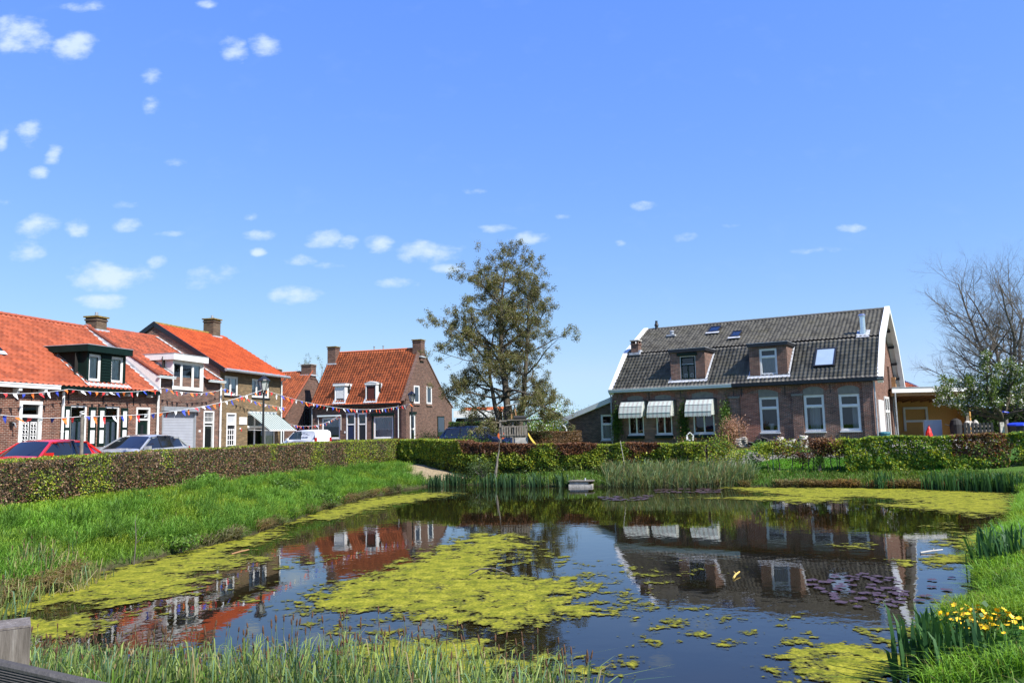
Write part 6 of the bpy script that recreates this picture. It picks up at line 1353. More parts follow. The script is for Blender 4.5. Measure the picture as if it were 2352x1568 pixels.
# =================================================================== CARS
def carpaint(name, col): 
    m = plain(name, col, .28, .03, 2, coat=.8); return m
def car(name, label, loc, rz, L, st, panes, paint, wheels, wr=.31, pillars=(), rails=(), roofbars=False, van=False):
    """st rows: x, z low, z belt, z top, half width low, belt, top;  panes: {interval: (side, top)} with names of glass parts"""
    T = thing(name, label, 'van' if van else 'car', loc, rz); MB.CZ = 0; groups = {}
    def sec(s):
        x, zl, zb, zt, wl, wb, wt = s; h = zt - zb
        return [(x, 0, zl), (x, wl * .92, zl), (x, wl, zl + .1), (x, wb * 1.0 + .015, (zl + zb) / 2 + .05), (x, wb, zb - .02), (x, wb * .965, zb + .015), (x, wt + .02, zt - max(.02, .1 * h)), (x, wt * .86, zt - .008), (x, 0, zt + .015)]
    secs = [sec(s) for s in st]
    def add(key, pts, sm=True): groups.setdefault(key, MB()).face(pts, MT_[key], sm)
    MT_ = {}
    def key(k): 
        MT_[k] = paint if k == 'body' else MT['bglass']; return k
    for i in range(len(st) - 1):
        side, top = panes.get(i, ('body', 'body'))
        for sg in (1, -1):
            A = [(x, y * sg, z) for x, y, z in secs[i]]; B_ = [(x, y * sg, z) for x, y, z in secs[i + 1]]
            for k in range(8):
                nm = side if k == 5 else (top if k >= 6 else 'body')
                if nm == 'side_window': nm = 'side_window%d%s' % (i, 'L' if sg > 0 else 'R')
                add(key(nm), [A[k], A[k + 1], B_[k + 1], B_[k]])
    b = groups['body']
    for e in (secs[0], secs[-1]):
        full = e + [(x, -y, z) for x, y, z in e[::-1]][1:-1]; b.face(full, paint)
    for (i, j, k, k2) in rails:          # painted bars along window edges
        for sg in (1, -1):
            p, q = secs[i][k], secs[j][k2]; b.bar((p[0], p[1] * sg, p[2]), (q[0], q[1] * sg, q[2]), .07, .06, paint)
    for i in pillars:
        for sg in (1, -1):
            p, q = secs[i][5], secs[i][6]; b.bar((p[0], p[1] * sg * 1.002, p[2]), (q[0], q[1] * sg * 1.002, q[2]), .08, .03, MT['iron'], (0, sg, 0))
    for k, mb in groups.items():
        o = mb.build(k.rstrip('0123456789LR') if k.startswith('side') else k, T, merge=True)
        if hasattr(o.data, 'set_sharp_from_angle'): o.data.set_sharp_from_angle(angle=R(38))
    for x in wheels:
        for sg in (1, -1):
            w = MB(); y = (st[2][4] + .0) * sg; w.tube([(x, y - .1 * sg, wr), (x, y + .03 * sg, wr)], wr, MT['rubber'], 20); wo = w.build('wheel', T)
            r = MB(); r.tube([(x, y + .02 * sg, wr), (x, y + .036 * sg, wr)], wr * .66, MT['zinc'], 14); r.build('rim', wo)
            a = MB(); n = 14; yy = (st[2][5] + .012) * sg; a.face([(x + (wr + .06) * math.cos(PI * k / n), y + .022 * sg, wr + (wr + .06) * math.sin(PI * k / n)) for k in range(n + 1)], MT['rubber']); a.build('dark_arch_disc', T)  # flat black half disc, shade of the wheel well painted as colour
    x0, x1 = st[0][0], st[-1][0]
    for sg in (1, -1):
        m = MB(); m.box(st[3][0] + .12, st[3][0] + .3, sg * (st[3][5] + .02), sg * (st[3][5] + .2), st[3][2] + .0, st[3][2] + .15, paint); m.build('mirror', T)
        h = MB(); h.box(st[0][0] - .01, st[1][0] + .12, sg * st[0][5] * .5, sg * (st[1][5] + .006), st[0][2] - .12, st[0][2] + .06, MT['steel']); h.build('headlight', T)
        h = MB(); h.box(x1 - .1, x1 + .015, sg * st[-1][5] * .75, sg * (st[-1][5] + .01), st[-1][2] - .1, st[-1][2] + .2, MT['taillight']); h.build('taillight', T)
    if roofbars:
        for sg in (1, -1):
            m = MB(); i0, i1 = roofbars; p, q = secs[i0][7], secs[i1][7]; m.tube([(p[0], p[1] * sg, p[2] + .05), (q[0], q[1] * sg, q[2] + .05)], .022, MT['iron'], 6); m.build('roof_rail', T)
    return T, secs
MT['taillight'] = plain('red_lamp', (.3, .01, .01), .2, .1)
hatch = [(0, .3, .55, .6, .6, .62, .5), (.14, .2, .68, .74, .74, .78, .64), (.9, .18, .82, .9, .8, .83, .7), (1.15, .18, .87, .94, .8, .84, .7), (1.85, .18, .9, 1.36, .81, .85, .56), (2.1, .18, .9, 1.41, .81, .85, .58), (2.75, .18, .91, 1.42, .81, .85, .58), (3.4, .18, .92, 1.36, .8, .84, .56), (3.86, .22, .93, 1.0, .76, .8, .6), (4.0, .35, .75, .82, .68, .72, .6)]
hp = {3: ('side_window', 'windshield'), 4: ('side_window', 'body'), 5: ('side_window', 'body'), 6: ('side_window', 'body'), 7: ('body', 'rear_window')}
hr = [(3, 4, 5, 6), (4, 7, 6, 6), (7, 8, 6, 5)]
car('parked_car', 'red hatchback parked on the street behind the hedge, leftmost of the cars', (-15.22, 22.7, 1.3), math.atan2(.985, .17), 4, hatch, hp, carpaint('red_paint', (.55, .012, .012)), (.75, 3.2), pillars=(6,), rails=hr)
mpv = [(0, .3, .6, .66, .6, .62, .5), (.14, .2, .76, .83, .76, .8, .64), (.75, .18, .92, 1.0, .82, .86, .7), (.95, .18, .96, 1.04, .83, .86, .7), (1.8, .18, 1.0, 1.46, .84, .87, .6), (2.2, .18, 1.0, 1.53, .84, .87, .62), (2.9, .18, 1.02, 1.52, .84, .87, .62), (3.55, .18, 1.04, 1.42, .83, .86, .6), (3.95, .22, 1.03, 1.1, .8, .83, .66), (4.12, .35, .85, .92, .72, .76, .62)]
car('parked_car', 'silver hatchback parked in front of the shuttered cottage and the roller shutter', (-14.4, 27.6, 1.3), math.atan2(.985, .17), 4.1, mpv, hp, carpaint('silver_paint', (.3, .31, .32)), (.78, 3.3), pillars=(5, 6), rails=hr)
blue = [(0, .3, .62, .68, .66, .68, .56), (.14, .2, .78, .85, .8, .84, .7), (.8, .18, .96, 1.04, .86, .9, .74), (1.05, .18, 1.0, 1.08, .87, .91, .74), (2.0, .18, 1.04, 1.58, .88, .92, .66), (2.5, .18, 1.04, 1.68, .88, .92, .68), (3.3, .18, 1.06, 1.7, .88, .92, .68), (4.3, .18, 1.08, 1.64, .87, .91, .66), (4.72, .22, 1.06, 1.14, .84, .88, .7), (4.85, .35, .9, .98, .78, .8, .66)]
car('parked_car', 'dark blue people carrier parked in front of the russet hedge, left of the playhouse', (.05, 46.4, 1.28), R(152), 4.6, blue, hp, carpaint('blue_paint', (.006, .014, .05)), (.9, 3.85), .33, pillars=(5, 6), rails=hr, roofbars=(5, 7))
vanst = [(0, .3, .6, .66, .6, .62, .5), (.14, .2, .8, .87, .76, .8, .64), (.7, .18, 1.0, 1.08, .82, .84, .7), (.85, .18, 1.04, 1.1, .82, .84, .7), (1.55, .18, 1.06, 1.68, .83, .85, .62), (1.8, .18, 1.06, 1.76, .83, .85, .66), (2.5, .18, 1.06, 1.8, .83, .85, .68), (3.9, .18, 1.06, 1.79, .83, .85, .7), (4.08, .2, 1.06, 1.7, .82, .84, .68), (4.15, .3, 1.0, 1.5, .8, .82, .68)]
vanst = [(a, b, c, d, e, f, g_ + .06 if d > 1.4 else g_) for a, b, c, d, e, f, g_ in vanst]
VT, vs = car('van', 'white delivery van with black lettering on its side, parked in front of the brick houses', (-18.05, 63.1, 1.25), R(-35.5), 4.1, vanst, {3: ('side_window', 'windshield'), 4: ('side_window', 'body'), 5: ('side_window', 'body')}, carpaint('van_white', (.78, .79, .8)), (.78, 3.3), pillars=(6,), rails=[(3, 4, 5, 6)], van=True)
vmp = lambda x, y, z: (x, -(.82 - (z - 1.075) * .1) - .012 + y, z)
text_mesh(VT, "OP 'T HOF", 2.95, 0, 1.46, .27, 'iron', vmp); text_mesh(VT, 'OUDELANDE', 2.95, 0, 1.24, .13, 'iron', vmp)
mb = MB()
for (a, b, c, d) in ((2.1, 3.8, 1.62, 1.63), (2.1, 3.8, 1.13, 1.14), (2.1, 2.11, 1.13, 1.63), (3.79, 3.8, 1.13, 1.63)): mb.face([vmp(a, 0, c), vmp(b, 0, c), vmp(b, 0, d), vmp(a, 0, d)], MT['palegrey'])
mb.build('panel_outline', VT)
mb = MB(); mb.box(4.145, 4.165, -.01, .01, .4, 1.55, MT['palegrey']); mb.build('rear_door_seam', VT)
# =================================================================== STREET THINGS
MB.CZ = 0; MB.SH = 0
MT['milk'] = plain('frosted_lamp_glass', (.45, .46, .44), .35, .08, 4)
def lamp(label, loc):
    T = thing('street_lamp', label, 'street lamp', loc, R(12), 'lantern lamp posts')
    mb = MB(); mb.tube([(0, 0, 0), (0, 0, .9), (0, 0, .92), (0, 0, 1.0), (0, 0, 3.28), (0, 0, 3.36)], [.085, .08, .1, .055, .045, .07], MT['iron'], 12); mb.build('pole', T)
    n = 6; ring = lambda r, z: [(r * math.cos(2 * PI * k / n + .2), r * math.sin(2 * PI * k / n + .2), z) for k in range(n)]
    a, b = ring(.13, 3.46), ring(.25, 3.9); g = MB()
    for k in range(n): g.face([a[k], a[(k + 1) % n], b[(k + 1) % n], b[k]], MT['milk'])
    g.build('lamp_glass', T); f = MB()
    for k in range(n): f.bar(a[k], b[k], .026, .026, MT['iron']); f.bar(b[k], b[(k + 1) % n], .03, .03, MT['iron']); f.bar(a[k], a[(k + 1) % n], .026, .026, MT['iron']); f.bar((0, 0, 3.34), a[k], .02, .02, MT['iron'])
    f.build('lantern_frame', T); c = MB(); c.tube([(0, 0, 3.9), (0, 0, 3.97), (0, 0, 4.06), (0, 0, 4.12), (0, 0, 4.14), (0, 0, 4.2)], [.29, .25, .13, .06, .03, .015], MT['iron'], 12); c.build('lantern_cap', T); return T
lamp('black lantern lamp post on the pavement in front of the beige house', (-11.45, 36.0, 1.28)); lamp('black lantern lamp post beside the gable of the semi detached house', (-6.72, 52.0, 1.25))

FL = [plain('pennant_orange', (.75, .16, .02), .7, .05), plain('pennant_red', (.6, .03, .03), .7, .05), plain('pennant_white', (.8, .8, .82), .7, .03), plain('pennant_blue', (.03, .06, .42), .7, .05)]
pm_ = []
for m in FL:
    row = []
    for v in range(3):
        V = []; Q = []; w, h = .1, .3; rows = 5
        for k in range(rows + 1):
            t = k / rows; bend = (.0, .09, -.13)[v] * t * t; tw = (.0, .04, .05)[v] * t
            V += [(-w * (1 - t) + bend, .03 * math.sin(t * 4 + v) + tw, -h * t * (1 - .08 * v)), (w * (1 - t) + .002 + bend, .03 * math.sin(t * 4 + v + .6) + tw, -h * t * (1 - .08 * v))]
        for k in range(rows): Q.append((2 * k, 2 * k + 1, 2 * k + 3, 2 * k + 2))
        me = bpy.data.meshes.new('pennant'); me.from_pydata(V, [], Q); me.materials.append(m); row.append(me)
    pm_.append(row)
MT['cord'] = plain('white_cord', (.7, .7, .68), .8, .05)
def bunting(label, pts, sag, spacing, seed, scale=.88):
    g = np.random.default_rng(seed); p0 = np.array(pts[0]); T = thing('bunting', label, 'bunting', tuple(p0), 0, 'strings of coloured pennants'); line = []; pos = []; acc = spacing * .5; ci = seed
    for a, b, s in zip(pts, pts[1:], sag):
        a, b = np.array(a), np.array(b); L = np.linalg.norm(b - a); n = max(6, int(L / .25))
        for i in range(n + (1 if b is pts[-1] else 0)): t = i / n; q = a * (1 - t) + b * t; q[2] -= s * 4 * t * (1 - t); line.append(q - p0)
    line.append(np.array(pts[-1]) - p0)
    mb = MB(); mb.tube(line, .009, MT['cord'], 4); mb.build('cord', T)
    for a, b in zip(line, line[1:]):
        L = np.linalg.norm(b - a)
        while acc < L:
            q = a + (b - a) * acc / L; d = b - a; o = bpy.data.objects.new('pennant', pm_[ci % 4][g.integers(0, 3)]); LINK(o); o.parent = T; o.location = tuple(q); o.rotation_euler = (g.normal() * .45, math.asin(max(-1, min(1, -d[2] / L))) + g.normal() * .05, math.atan2(d[1], d[0]) + g.normal() * .15); o.scale = (scale,) * 3; ci += 1; acc += spacing * g.uniform(.85, 1.15)
        acc -= L
def fp(s, o, z): p = rp(s, o); return (p[0], p[1], z)
bunting('bunting hung along the fronts of the terraced cottages, from their gutters to the beige house', [fp(-3.5, .45, 4.75), fp(2.9, .4, 4.74), fp(8.7, .4, 5.06), fp(13.85, .4, 5.26), fp(20.35, .4, 4.38)], [.3, .17, .24, .2], .4, 1)
bunting('bunting from beyond the left edge to the wooden post behind the hedge', [(-14.6, 19.6, 3.75), (-13.6, 24.8, 3.42)], [.2], .42, 2); bunting('bunting from the wooden post to the lamp post in front of the beige house', [(-13.6, 24.8, 3.42), (-11.47, 35.95, 4.78)], [.32], .42, 3)
bunting('long bunting swinging between the two lamp posts', [(-11.43, 36.05, 4.78), (-6.74, 51.95, 4.58)], [.62], .4, 4); bunting('small bunting low between the beige house and the awning of the semi detached house', [(-14.3, 48.6, 3.5), (-14.85, 67.2, 4.3)], [.55], .55, 5)
T = thing('bunting_post', 'thin wooden post behind the hedge holding the bunting, right of the red car', 'post', (-13.6, 24.8, 1.25)); mb = MB(); mb.tube([(0, 0, -.1), (.02, 0, 1.1), (.0, .0, 2.2)], [.055, .052, .048], MT['wood'], 10); mb.build('pole', T); mb = MB(); mb.tube([(.07 * math.cos(t), .07 * math.sin(t), 2.15 + .015 * t) for t in np.linspace(0, 12, 30)], .014, MT['cord'], 5); mb.build('knotted_cord', T)

# =================================================================== PLAYHOUSE, FLOATING BOX AND GARDEN THINGS
P_ = thing('playhouse', 'weathered wooden play platform with slatted railing and small roof board', 'playhouse', (0, 43.2, 1.1))
Wd = MT['wood']
for x, y, h in ((-.74, 0, 2.15), (-.05, 0, 2.15), (.68, 0, 2.1), (-.74, 1.1, 2.0), (.68, 1.1, 2.0)): k = MB(); k.box(x - .05, x + .05, y - .05, y + .05, -.2, h, Wd); k.build('post', P_)
k = MB(); k.box(-.8, .75, -.06, 1.2, 1.2, 1.28, Wd); k.build('platform', P_)
for z in (1.33, 1.78, 2.1): k = MB(); k.box(-.8, .75, -.085, -.055, z - .04, z + .04, Wd); k.build('rail', P_)
k = MB(); k.box(-.35, .85, -.2, .9, 2.12, 2.17, Wd); k.build('shelf_board', P_)
for i, x in enumerate((-.63, -.5, -.36, -.22, .06, .2, .34, .48, .6)): k = MB(); k.box(x - .045, x + .045, -.115, -.088, 1.28, 1.8, Wd); k.build('railing_slat', P_)
for i in range(5): k = MB(); k.box(.05, .75, -.1, -.06, .02 + i * .235, .24 + i * .235, MT['concrete']); k.build('base_board', P_)
k = MB(); k.tube([(.0, .1, 2.27), (.66, .1, 2.27)], .11, MT['rubber'], 12); k.build('rolled_mat', P_)
for p, q in (((-.1, .2, 2.15), (-.12, .2, 2.95)), ((.16, .2, 2.2), (.06, .25, 2.98))): k = MB(); k.bar(p, q, .07, .07, MT['brownwood']); k.build('roof_post', P_)
k = MB(); k.bar((-.42, .2, 2.93), (.26, .2, 3.02), .7, .035, MT['concrete']); k.build('roof_board', P_)
SL = thing('slide', 'yellow plastic slide leaning on the right side of the playhouse', 'slide', (.78, 43.2, 1.1)); yl = plain('yellow_plastic', (.72, .5, .08), .4, .06); mb = MB(); pts = [(0, 1.32), (.12, 1.1), (.3, .85), (.48, .62), (.68, .5), (.85, .4), (1.0, .3)]
for (xa, za), (xb, zb) in zip(pts, pts[1:]):
    mb.face([(xa, -.2, za), (xb, -.2, zb), (xb, .2, zb), (xa, .2, za)], yl, True)
    for y in (-.2, .2): mb.face([(xa, y, za), (xb, y, zb), (xb, y * 1.1, zb + .12), (xa, y * 1.1, za + .12)], yl, True); mb.face([(xa, y * 1.1, za + .12), (xb, y * 1.1, zb + .12), (xb, y * 1.18, zb - .04), (xa, y * 1.18, za - .04)], yl, True)
mb.build('chute', SL); k = MB(); k.bar((.8, -.18, .4), (.8, -.18, -.1), .05, .05, yl); k.bar((.8, .18, .4), (.8, .18, -.1), .05, .05, yl); k.build('slide_foot', SL)
SG = thing('road_sign', 'small round orange and blue sign in front of the nose of the blue car', 'sign', (-.72, 44.9, 1.1)); k = MB(); k.tube([(0, 0, 0), (0, 0, 1.45)], .02, MT['zinc'], 8); k.build('sign_post', SG); k = MB(); k.tube([(0, -.03, 1.3), (0, -.05, 1.3)], .22, plain('orange_sign', (.6, .12, .03), .5, .25, 9), 24); k.build('sign_disc', SG); k = MB(); k.prism([(-.14, 1.44), (.14, 1.44), (0, 1.66)], -.07, -.055, plain('blue_sign', (.02, .03, .2))); k.build('sign_pennant', SG)
SW_ = thing('swing', 'pale ropes hanging from the low left limb of the alder', 'swing', (-1.9, 49.0, 1.2))
for x, z in ((0, .6), (.75, .9), (1.2, .5)): k = MB(); k.tube([(x, 0, z), (x + .02, 0, 2.3), (x, 0, 3.05 if x < 1 else 2.6)], .018, MT['cord'], 5); k.build('rope', SW_)
DS = thing('dead_stem', 'grey dead tree stem standing in the far bank below the playhouse', 'stump', (-.97, 40.0, .25)); mb = MB(); mb.tube([(-.02, 0, -.3), (.0, 0, .3), (.07, 0, .7), (.1, .0, 1.0), (.2, 0, 1.45)], [.08, .07, .06, .05, .03], MT['wood'], 9); mb.build('stem', DS); segs_mesh('twigs', [(.18, 0, 1.4, .22, 0, 1.8, .03, .012), (.22, 0, 1.8, .3, 0, 2.05, .012, .004), (.22, 0, 1.75, .14, 0, 2.0, .01, .004), (.1, 0, 1.0, .02, 0, 1.25, .02, .006)], MT['bark2'], 5, DS)
RF = thing('floating_box', 'white block raft with a board on top floating at the far bank', 'raft', (3.1, 37.15, 0), R(-14)); RF.scale = (.72, .8, .9); 
for i, (a, b, c, d, z0, z1) in enumerate(((-.78, -.28, -.35, .45, -.06, .14), (-.27, .24, -.35, .45, -.06, .14), (.25, .75, -.35, .45, -.05, .13), (-.72, -.05, -.3, .45, .145, .28), (-.04, .45, -.3, .45, .145, .28))): k = MB(); k.box(a, b, c, d, z0, z1, MT['stone']); k.build('foam_block', RF)
k = MB(); k.box(-.78, .8, -.4, .5, .285, .33, MT['wood']); k.build('deck_board', RF); k = MB(); k.tube([(.25, 0, .33), (.25, 0, .44)], .05, MT['palegrey'], 10); k.build('cup', RF)
BH = thing('bird_feeder', 'white house shaped bird feeder on a pole above the far hedge', 'bird feeder', (8.9, 40.0, 1.05)); BH.scale = (.62, .62, .72); k = MB(); k.tube([(0, 0, 0), (0, 0, 1.28)], .025, Wd, 8); k.build('pole', BH); k = MB()
for p, q in (((-.28, 0, 1.62), (0, 0, 1.86)), ((0, 0, 1.86), (.28, 0, 1.62)), ((-.22, 0, 1.3), (-.25, 0, 1.64)), ((.22, 0, 1.3), (.25, 0, 1.64)), ((-.24, 0, 1.3), (.24, 0, 1.3))): k.bar(p, q, .14, .045, MT['white'])
k.build('house_frame', BH); k = MB(); k.bar((-.2, 0, 1.42), (.2, 0, 1.42), .03, .02, Wd); k.build('perch', BH)

# materials stacked against the long house: tiles and stones
TG = np.array([14.21, -8.57]) / 16.594; NG = np.array([-.5165, -.8563])
def gp(s, o): p = np.array([6.79, 54.01]) + TG * s + NG * o; return float(p[0]), float(p[1])
tm = bpy.data.meshes.new('roof_tile'); V = []; Q = []
for k in range(9):
    u = k / 8; z = .035 * math.sin(u * 2 * PI * .95); V += [(-.2, u * .26 - .13, z), (.2, u * .26 - .13, z), (-.2, u * .26 - .13, z + .016), (.2, u * .26 - .13, z + .016)]
for k in range(8):
    a, b = 4 * k, 4 * k + 4; Q += [(a, a + 1, b + 1, b), (a + 2, b + 2, b + 3, a + 3), (a, b, b + 2, a + 2), (a + 1, a + 3, b + 3, b + 1)]
def tile_stack(s, o, n, mat, label, grp, tilt, seed, z=1.32):
    g = np.random.default_rng(seed); me = tm.copy() if False else bpy.data.meshes.new('roof_tile'); me.from_pydata(V, [], Q); me.materials.append(mat); x, y = gp(s, o)
    for i in range(n):
        ob = bpy.data.objects.new('roof_tile', me); LINK(ob); ob.location = (x + g.normal() * .03, y + g.normal() * .03, z + .05 + i * .032); ob.rotation_euler = (g.normal() * .04, tilt + g.normal() * .05, -.54 + PI * (i % 2) * 0 + g.normal() * .1); tag(ob, label, 'roof tile', grp)
dkt = plain('dark_stacked_tile', (.055, .052, .048), .7, .3, 8, .3); plt_ = plain('pale_stacked_tile', (.4, .38, .34), .9, .3, 8, .4)
for s, o, n, t, sd in ((8.75, 1.1, 15, .1, 1), (9.05, .9, 18, -.05, 2)): tile_stack(s, o, n, plt_, 'pale grey roof tile in the flat stacks beside the rust brown bush', 'pale stacked roof tiles', t, sd)
for s, o, n, t, sd in ((9.55, .95, 9, .2, 3), (9.95, 1.0, 14, -.1, 4), (10.35, .8, 16, .25, 5), (10.4, 1.35, 8, -.4, 6), (10.8, 1.0, 12, .1, 7)): tile_stack(s, o, n, dkt, 'dark roof tile in the heap below the window with the lamp', 'dark stacked roof tiles', t, sd)
bk = plain('salvaged_stone', (.42, .4, .37), .95, .35, 5, .5)
def stone(s, o, z, w, d, h, rz, label):
    x, y = gp(s, o); mb = MB(); g = np.random.default_rng(int(s * 100)); n = 9; r = [(w * .5 * (1 + g.normal() * .12) * math.copysign(abs(math.cos(t)) ** .5, math.cos(t)), d * .5 * (1 + g.normal() * .12) * math.copysign(abs(math.sin(t)) ** .5, math.sin(t))) for t in [2 * PI * k / n for k in range(n)]]
    bt = [(a, b, 0) for a, b in r]; md = [(a * 1.04, b * 1.04, h * .7) for a, b in r]; tp = [(a * .85 + g.normal() * .02, b * .85, h + g.normal() * .015) for a, b in r]
    for A_, B_ in ((bt, md), (md, tp)):
        for k in range(n): mb.face([A_[k], A_[(k + 1) % n], B_[(k + 1) % n], B_[k]], bk)
    mb.face(tp, bk); o_ = mb.build('stone_block', None); o_.location = (x, y, z); o_.rotation_euler = (0, 0, rz); tag(o_, label, 'stone')
for a in ((11.25, 1.0, 1.3, .5, .4, .62, .2, 'tall pale stone block at the left end of the stone pile'), (11.7, 1.15, 1.3, .45, .35, .4, -.4, 'low pale stone lying second in the stone pile'), (12.05, .9, 1.3, .6, .4, .33, -.5, 'wide flat pale stone in front of the pilaster'), (12.06, .9, 1.64, .4, .3, .14, .1, 'thin grey stone lying on top of the wide flat one'), (12.6, 1.0, 1.3, .5, .45, .58, -.3, 'big pale stone at the right end of the pile'), (12.62, .98, 1.89, .46, .3, .1, .2, 'flat slab resting on the big right stone')): stone(*a)
RG = thing('wheel_rim', 'dark ring leaning against the big pale stone', 'ring', (*gp(12.5, 1.4), 1.55), -.54); k = MB(); k.tube([(.24 * math.cos(t), -.03, .24 * math.sin(t)) for t in np.linspace(0, 2 * PI, 25)], .05, MT['rubber'], 8, False); k.build('ring', RG)
x, y = gp(11, 2.6); TE = thing('timber_edging', 'brown timber board edging the gravel in front of the tile heap', 'edging', (x, y, 1.05), -.543); k = MB(); k.box(-2.6, 3.6, -.04, .04, 0, .24, MT['brownwood']); k.build('board', TE)
def stake(name, label, loc, h, mat, r=.025, group=None, lean=0): T = thing(name, label, 'stake', loc, 0, group); k = MB(); k.tube([(0, 0, -.15), (lean, 0, h)], r, mat, 7); k.build('shaft', T); k = MB(); k.tube([(lean, 0, h), (lean, 0, h + .03)], [r * 1.15, r * .6], mat, 7); k.build('tip', T)
gs = plain('green_metal_stake', (.02, .07, .05), .5, .2)
for k, (x, y, lb) in enumerate(((10.7, 36.75, 'dark green stake beside the low green sapling, leftmost of the row'), (11.8, 36.25, 'dark green stake left of the thick stemmed sapling'), (13.2, 35.65, 'dark green stake just left of the tall copper sapling'), (14.3, 35.2, 'dark green stake between the last copper saplings'))): stake('fence_stake', lb, (x, y, .5), 1.05, gs, .018)
stake('wooden_stake', 'pale wooden stake among the reeds below the bird feeder', (8.85, 37.3, .5), .7, MT['stone'], .035); stake('wooden_stake', 'brown wooden stake in front of the rust brown bush', (11.7, 43.2, 1.0), 1.1, MT['brownwood'], .03); stake('bamboo_cane', 'thin leaning cane in the far hedge left of the bird feeder', (5.35, 38.0, .4), 1.65, MT['stone'], .012, None, -.25)
# carport clutter
def cp(x, y, z=1.3): a = R(2); return (25.6 + x * math.cos(a) - y * math.sin(a), 52.3 + x * math.sin(a) + y * math.cos(a), z)
T = thing('red_bag', 'crumpled red bag standing in front of the chipboard wall', 'bag', cp(2.45, 1.0)); mb = MB(); mb.tube([(0, 0, 0), (.02, 0, .3), (-.02, 0, .6), (.03, 0, .85), (.01, 0, 1.0)], [.26, .25, .2, .12, .05], plain('red_plastic', (.6, .02, .015), .5, .2), 9); mb.build('bag_body', T); mb = MB(); mb.tube([(.01, 0, 1.0), (.06, 0, 1.08)], [.03, .05], plain('red_plastic_knot', (.5, .02, .015), .5), 7); mb.build('knot', T)
T = thing('black_bin', 'rounded black barbecue shaped bin in front of the white window frame of the carport', 'bin', cp(4.3, .9)); mb = MB(); mb.tube([(0, 0, 0), (0, 0, .5), (0, 0, 1.1), (0, 0, 1.4), (0, 0, 1.52)], [.3, .38, .4, .3, .1], MT['rubber'], 14); mb.build('bin_body', T); mb = MB(); mb.bar((-.75, 0, 1.15), (-.3, 0, 1.0), .05, .05, MT['rubber']); mb.build('handle', T)
T = thing('glass_panel', 'pale blue reflecting window pane leaning under the carport', 'window pane', cp(3.35, 2.0)); mb = MB(); mb.box(-.6, .6, 0, .05, 0, 1.42, plain('panel_glass', (.3, .42, .62), .1, .05)); mb.build('pane', T); mb = MB(); mb.box(-.64, .64, .05, .09, 0, 1.46, MT['offwhite']); mb.build('frame', T)
T = thing('pallet_stack', 'dark pallet with rubble stacked right of the black bin', 'pallet', cp(5.6, .9))
for i in range(4): k = MB(); k.box(-1.0, 1.0, -.4, .4, i * .3, i * .3 + .12, MT['wood']); k.build('pallet_board', T)
for i in range(8): k = MB(); k.box(-1.0 + i * .26, -.84 + i * .26, -.42, -.38, .1, 1.2, MT['black']); k.build('slat', T)
mb = MB(); g = np.random.default_rng(4)
for i in range(14): a, b = g.uniform(-.75, .1), g.uniform(-.3, .3); mb.tube([(a, b, 1.02), (a + g.normal() * .05, b, 1.12 + .14 * g.random()), (a, b, 1.3 + .1 * g.random())], [.15, .14, .04], bk, 6)
mb.build('rubble', T)
T = thing('paddling_pool', 'bright blue tarpaulin covered pool right of the carport', 'pool', cp(8.2, .3)); mb = MB(); bl = plain('blue_tarpaulin', (.01, .04, .5), .45, .15); mb.tube([(0, 0, .95), (0, 0, 1.05), (0, 0, 1.16)], [1.15, 1.12, .25], bl, 18); mb.build('tarpaulin', T); mb = MB(); mb.tube([(0, 0, 0), (0, 0, .95)], 1.1, MT['black'], 18); mb.build('pool_wall', T)
T = thing('screen_panel', 'white framed dark panel standing by the trunk of the blossoming tree', 'panel', (31.0, 47.4, 1.25), R(6)); mb = MB(); mb.box(.05, 1.65, .0, .04, .55, 1.45, plain('panel_mesh', (.05, .055, .07), .4)); mb.build('panel', T); mb = MB(); mb.box(0, 1.7, -.03, .06, 1.42, 1.5, MT['white']); mb.box(0, .06, -.03, .06, .3, 1.42, MT['white']); mb.box(0, 1.7, -.03, .06, .46, .52, MT['white']); mb.box(1.64, 1.7, -.03, .06, .3, 1.42, MT['white']); mb.build('frame', T)
T = thing('air_unit', 'pale grey slatted box with a lid at the right edge, beside the white framed panel', 'cabinet', (32.3, 46.8, 1.2), R(6)); mb = MB()
for i in range(12): mb.box(-.35, .35, -.3, .3, .1 + i * .11, .18 + i * .11, MT['palegrey'])
mb.build('slatted_body', T); mb = MB(); mb.box(-.4, .4, -.36, .36, 1.5, 1.85, MT['offwhite']); mb.build('lid', T)
T = thing('nest_box', 'grey plank nailed to the trunk of the blossoming tree', 'board', (29.15, 47.15, 2.2)); mb = MB(); mb.box(-.12, .12, 0, .05, -.3, .32, MT['stone']); mb.build('plank', T); mb = MB(); mb.tube([(0, -.02, .25), (0, .06, .25)], .02, MT['iron'], 6); mb.build('nail', T)
T = thing('blue_sack', 'blue strap tied round the trunk of the blossoming tree', 'strap', (29.45, 47.4, 3.1)); mb = MB(); mb.tube([(.25 * math.cos(t), .25 * math.sin(t), .03 * math.sin(t * 2)) for t in np.linspace(0, 2 * PI, 20)], .05, bl, 6, False); mb.build('loop', T); mb = MB(); mb.bar((.2, -.2, 0), (.36, -.25, -.12), .1, .06, bl); mb.build('loose_end', T)
T = thing('water_butt', 'teal container at the corner of the long house beside the white door', 'container', (21.35, 45.6, 1.28)); mb = MB(); tl = plain('teal_plastic', (.02, .14, .18), .5, .1); mb.tube([(0, 0, 0), (0, 0, .75)], [.26, .32], tl, 14); mb.build('tub', T); mb = MB(); mb.tube([(0, 0, .75), (0, 0, .82), (0, 0, .86)], [.36, .34, .1], tl, 14); mb.build('lid', T)
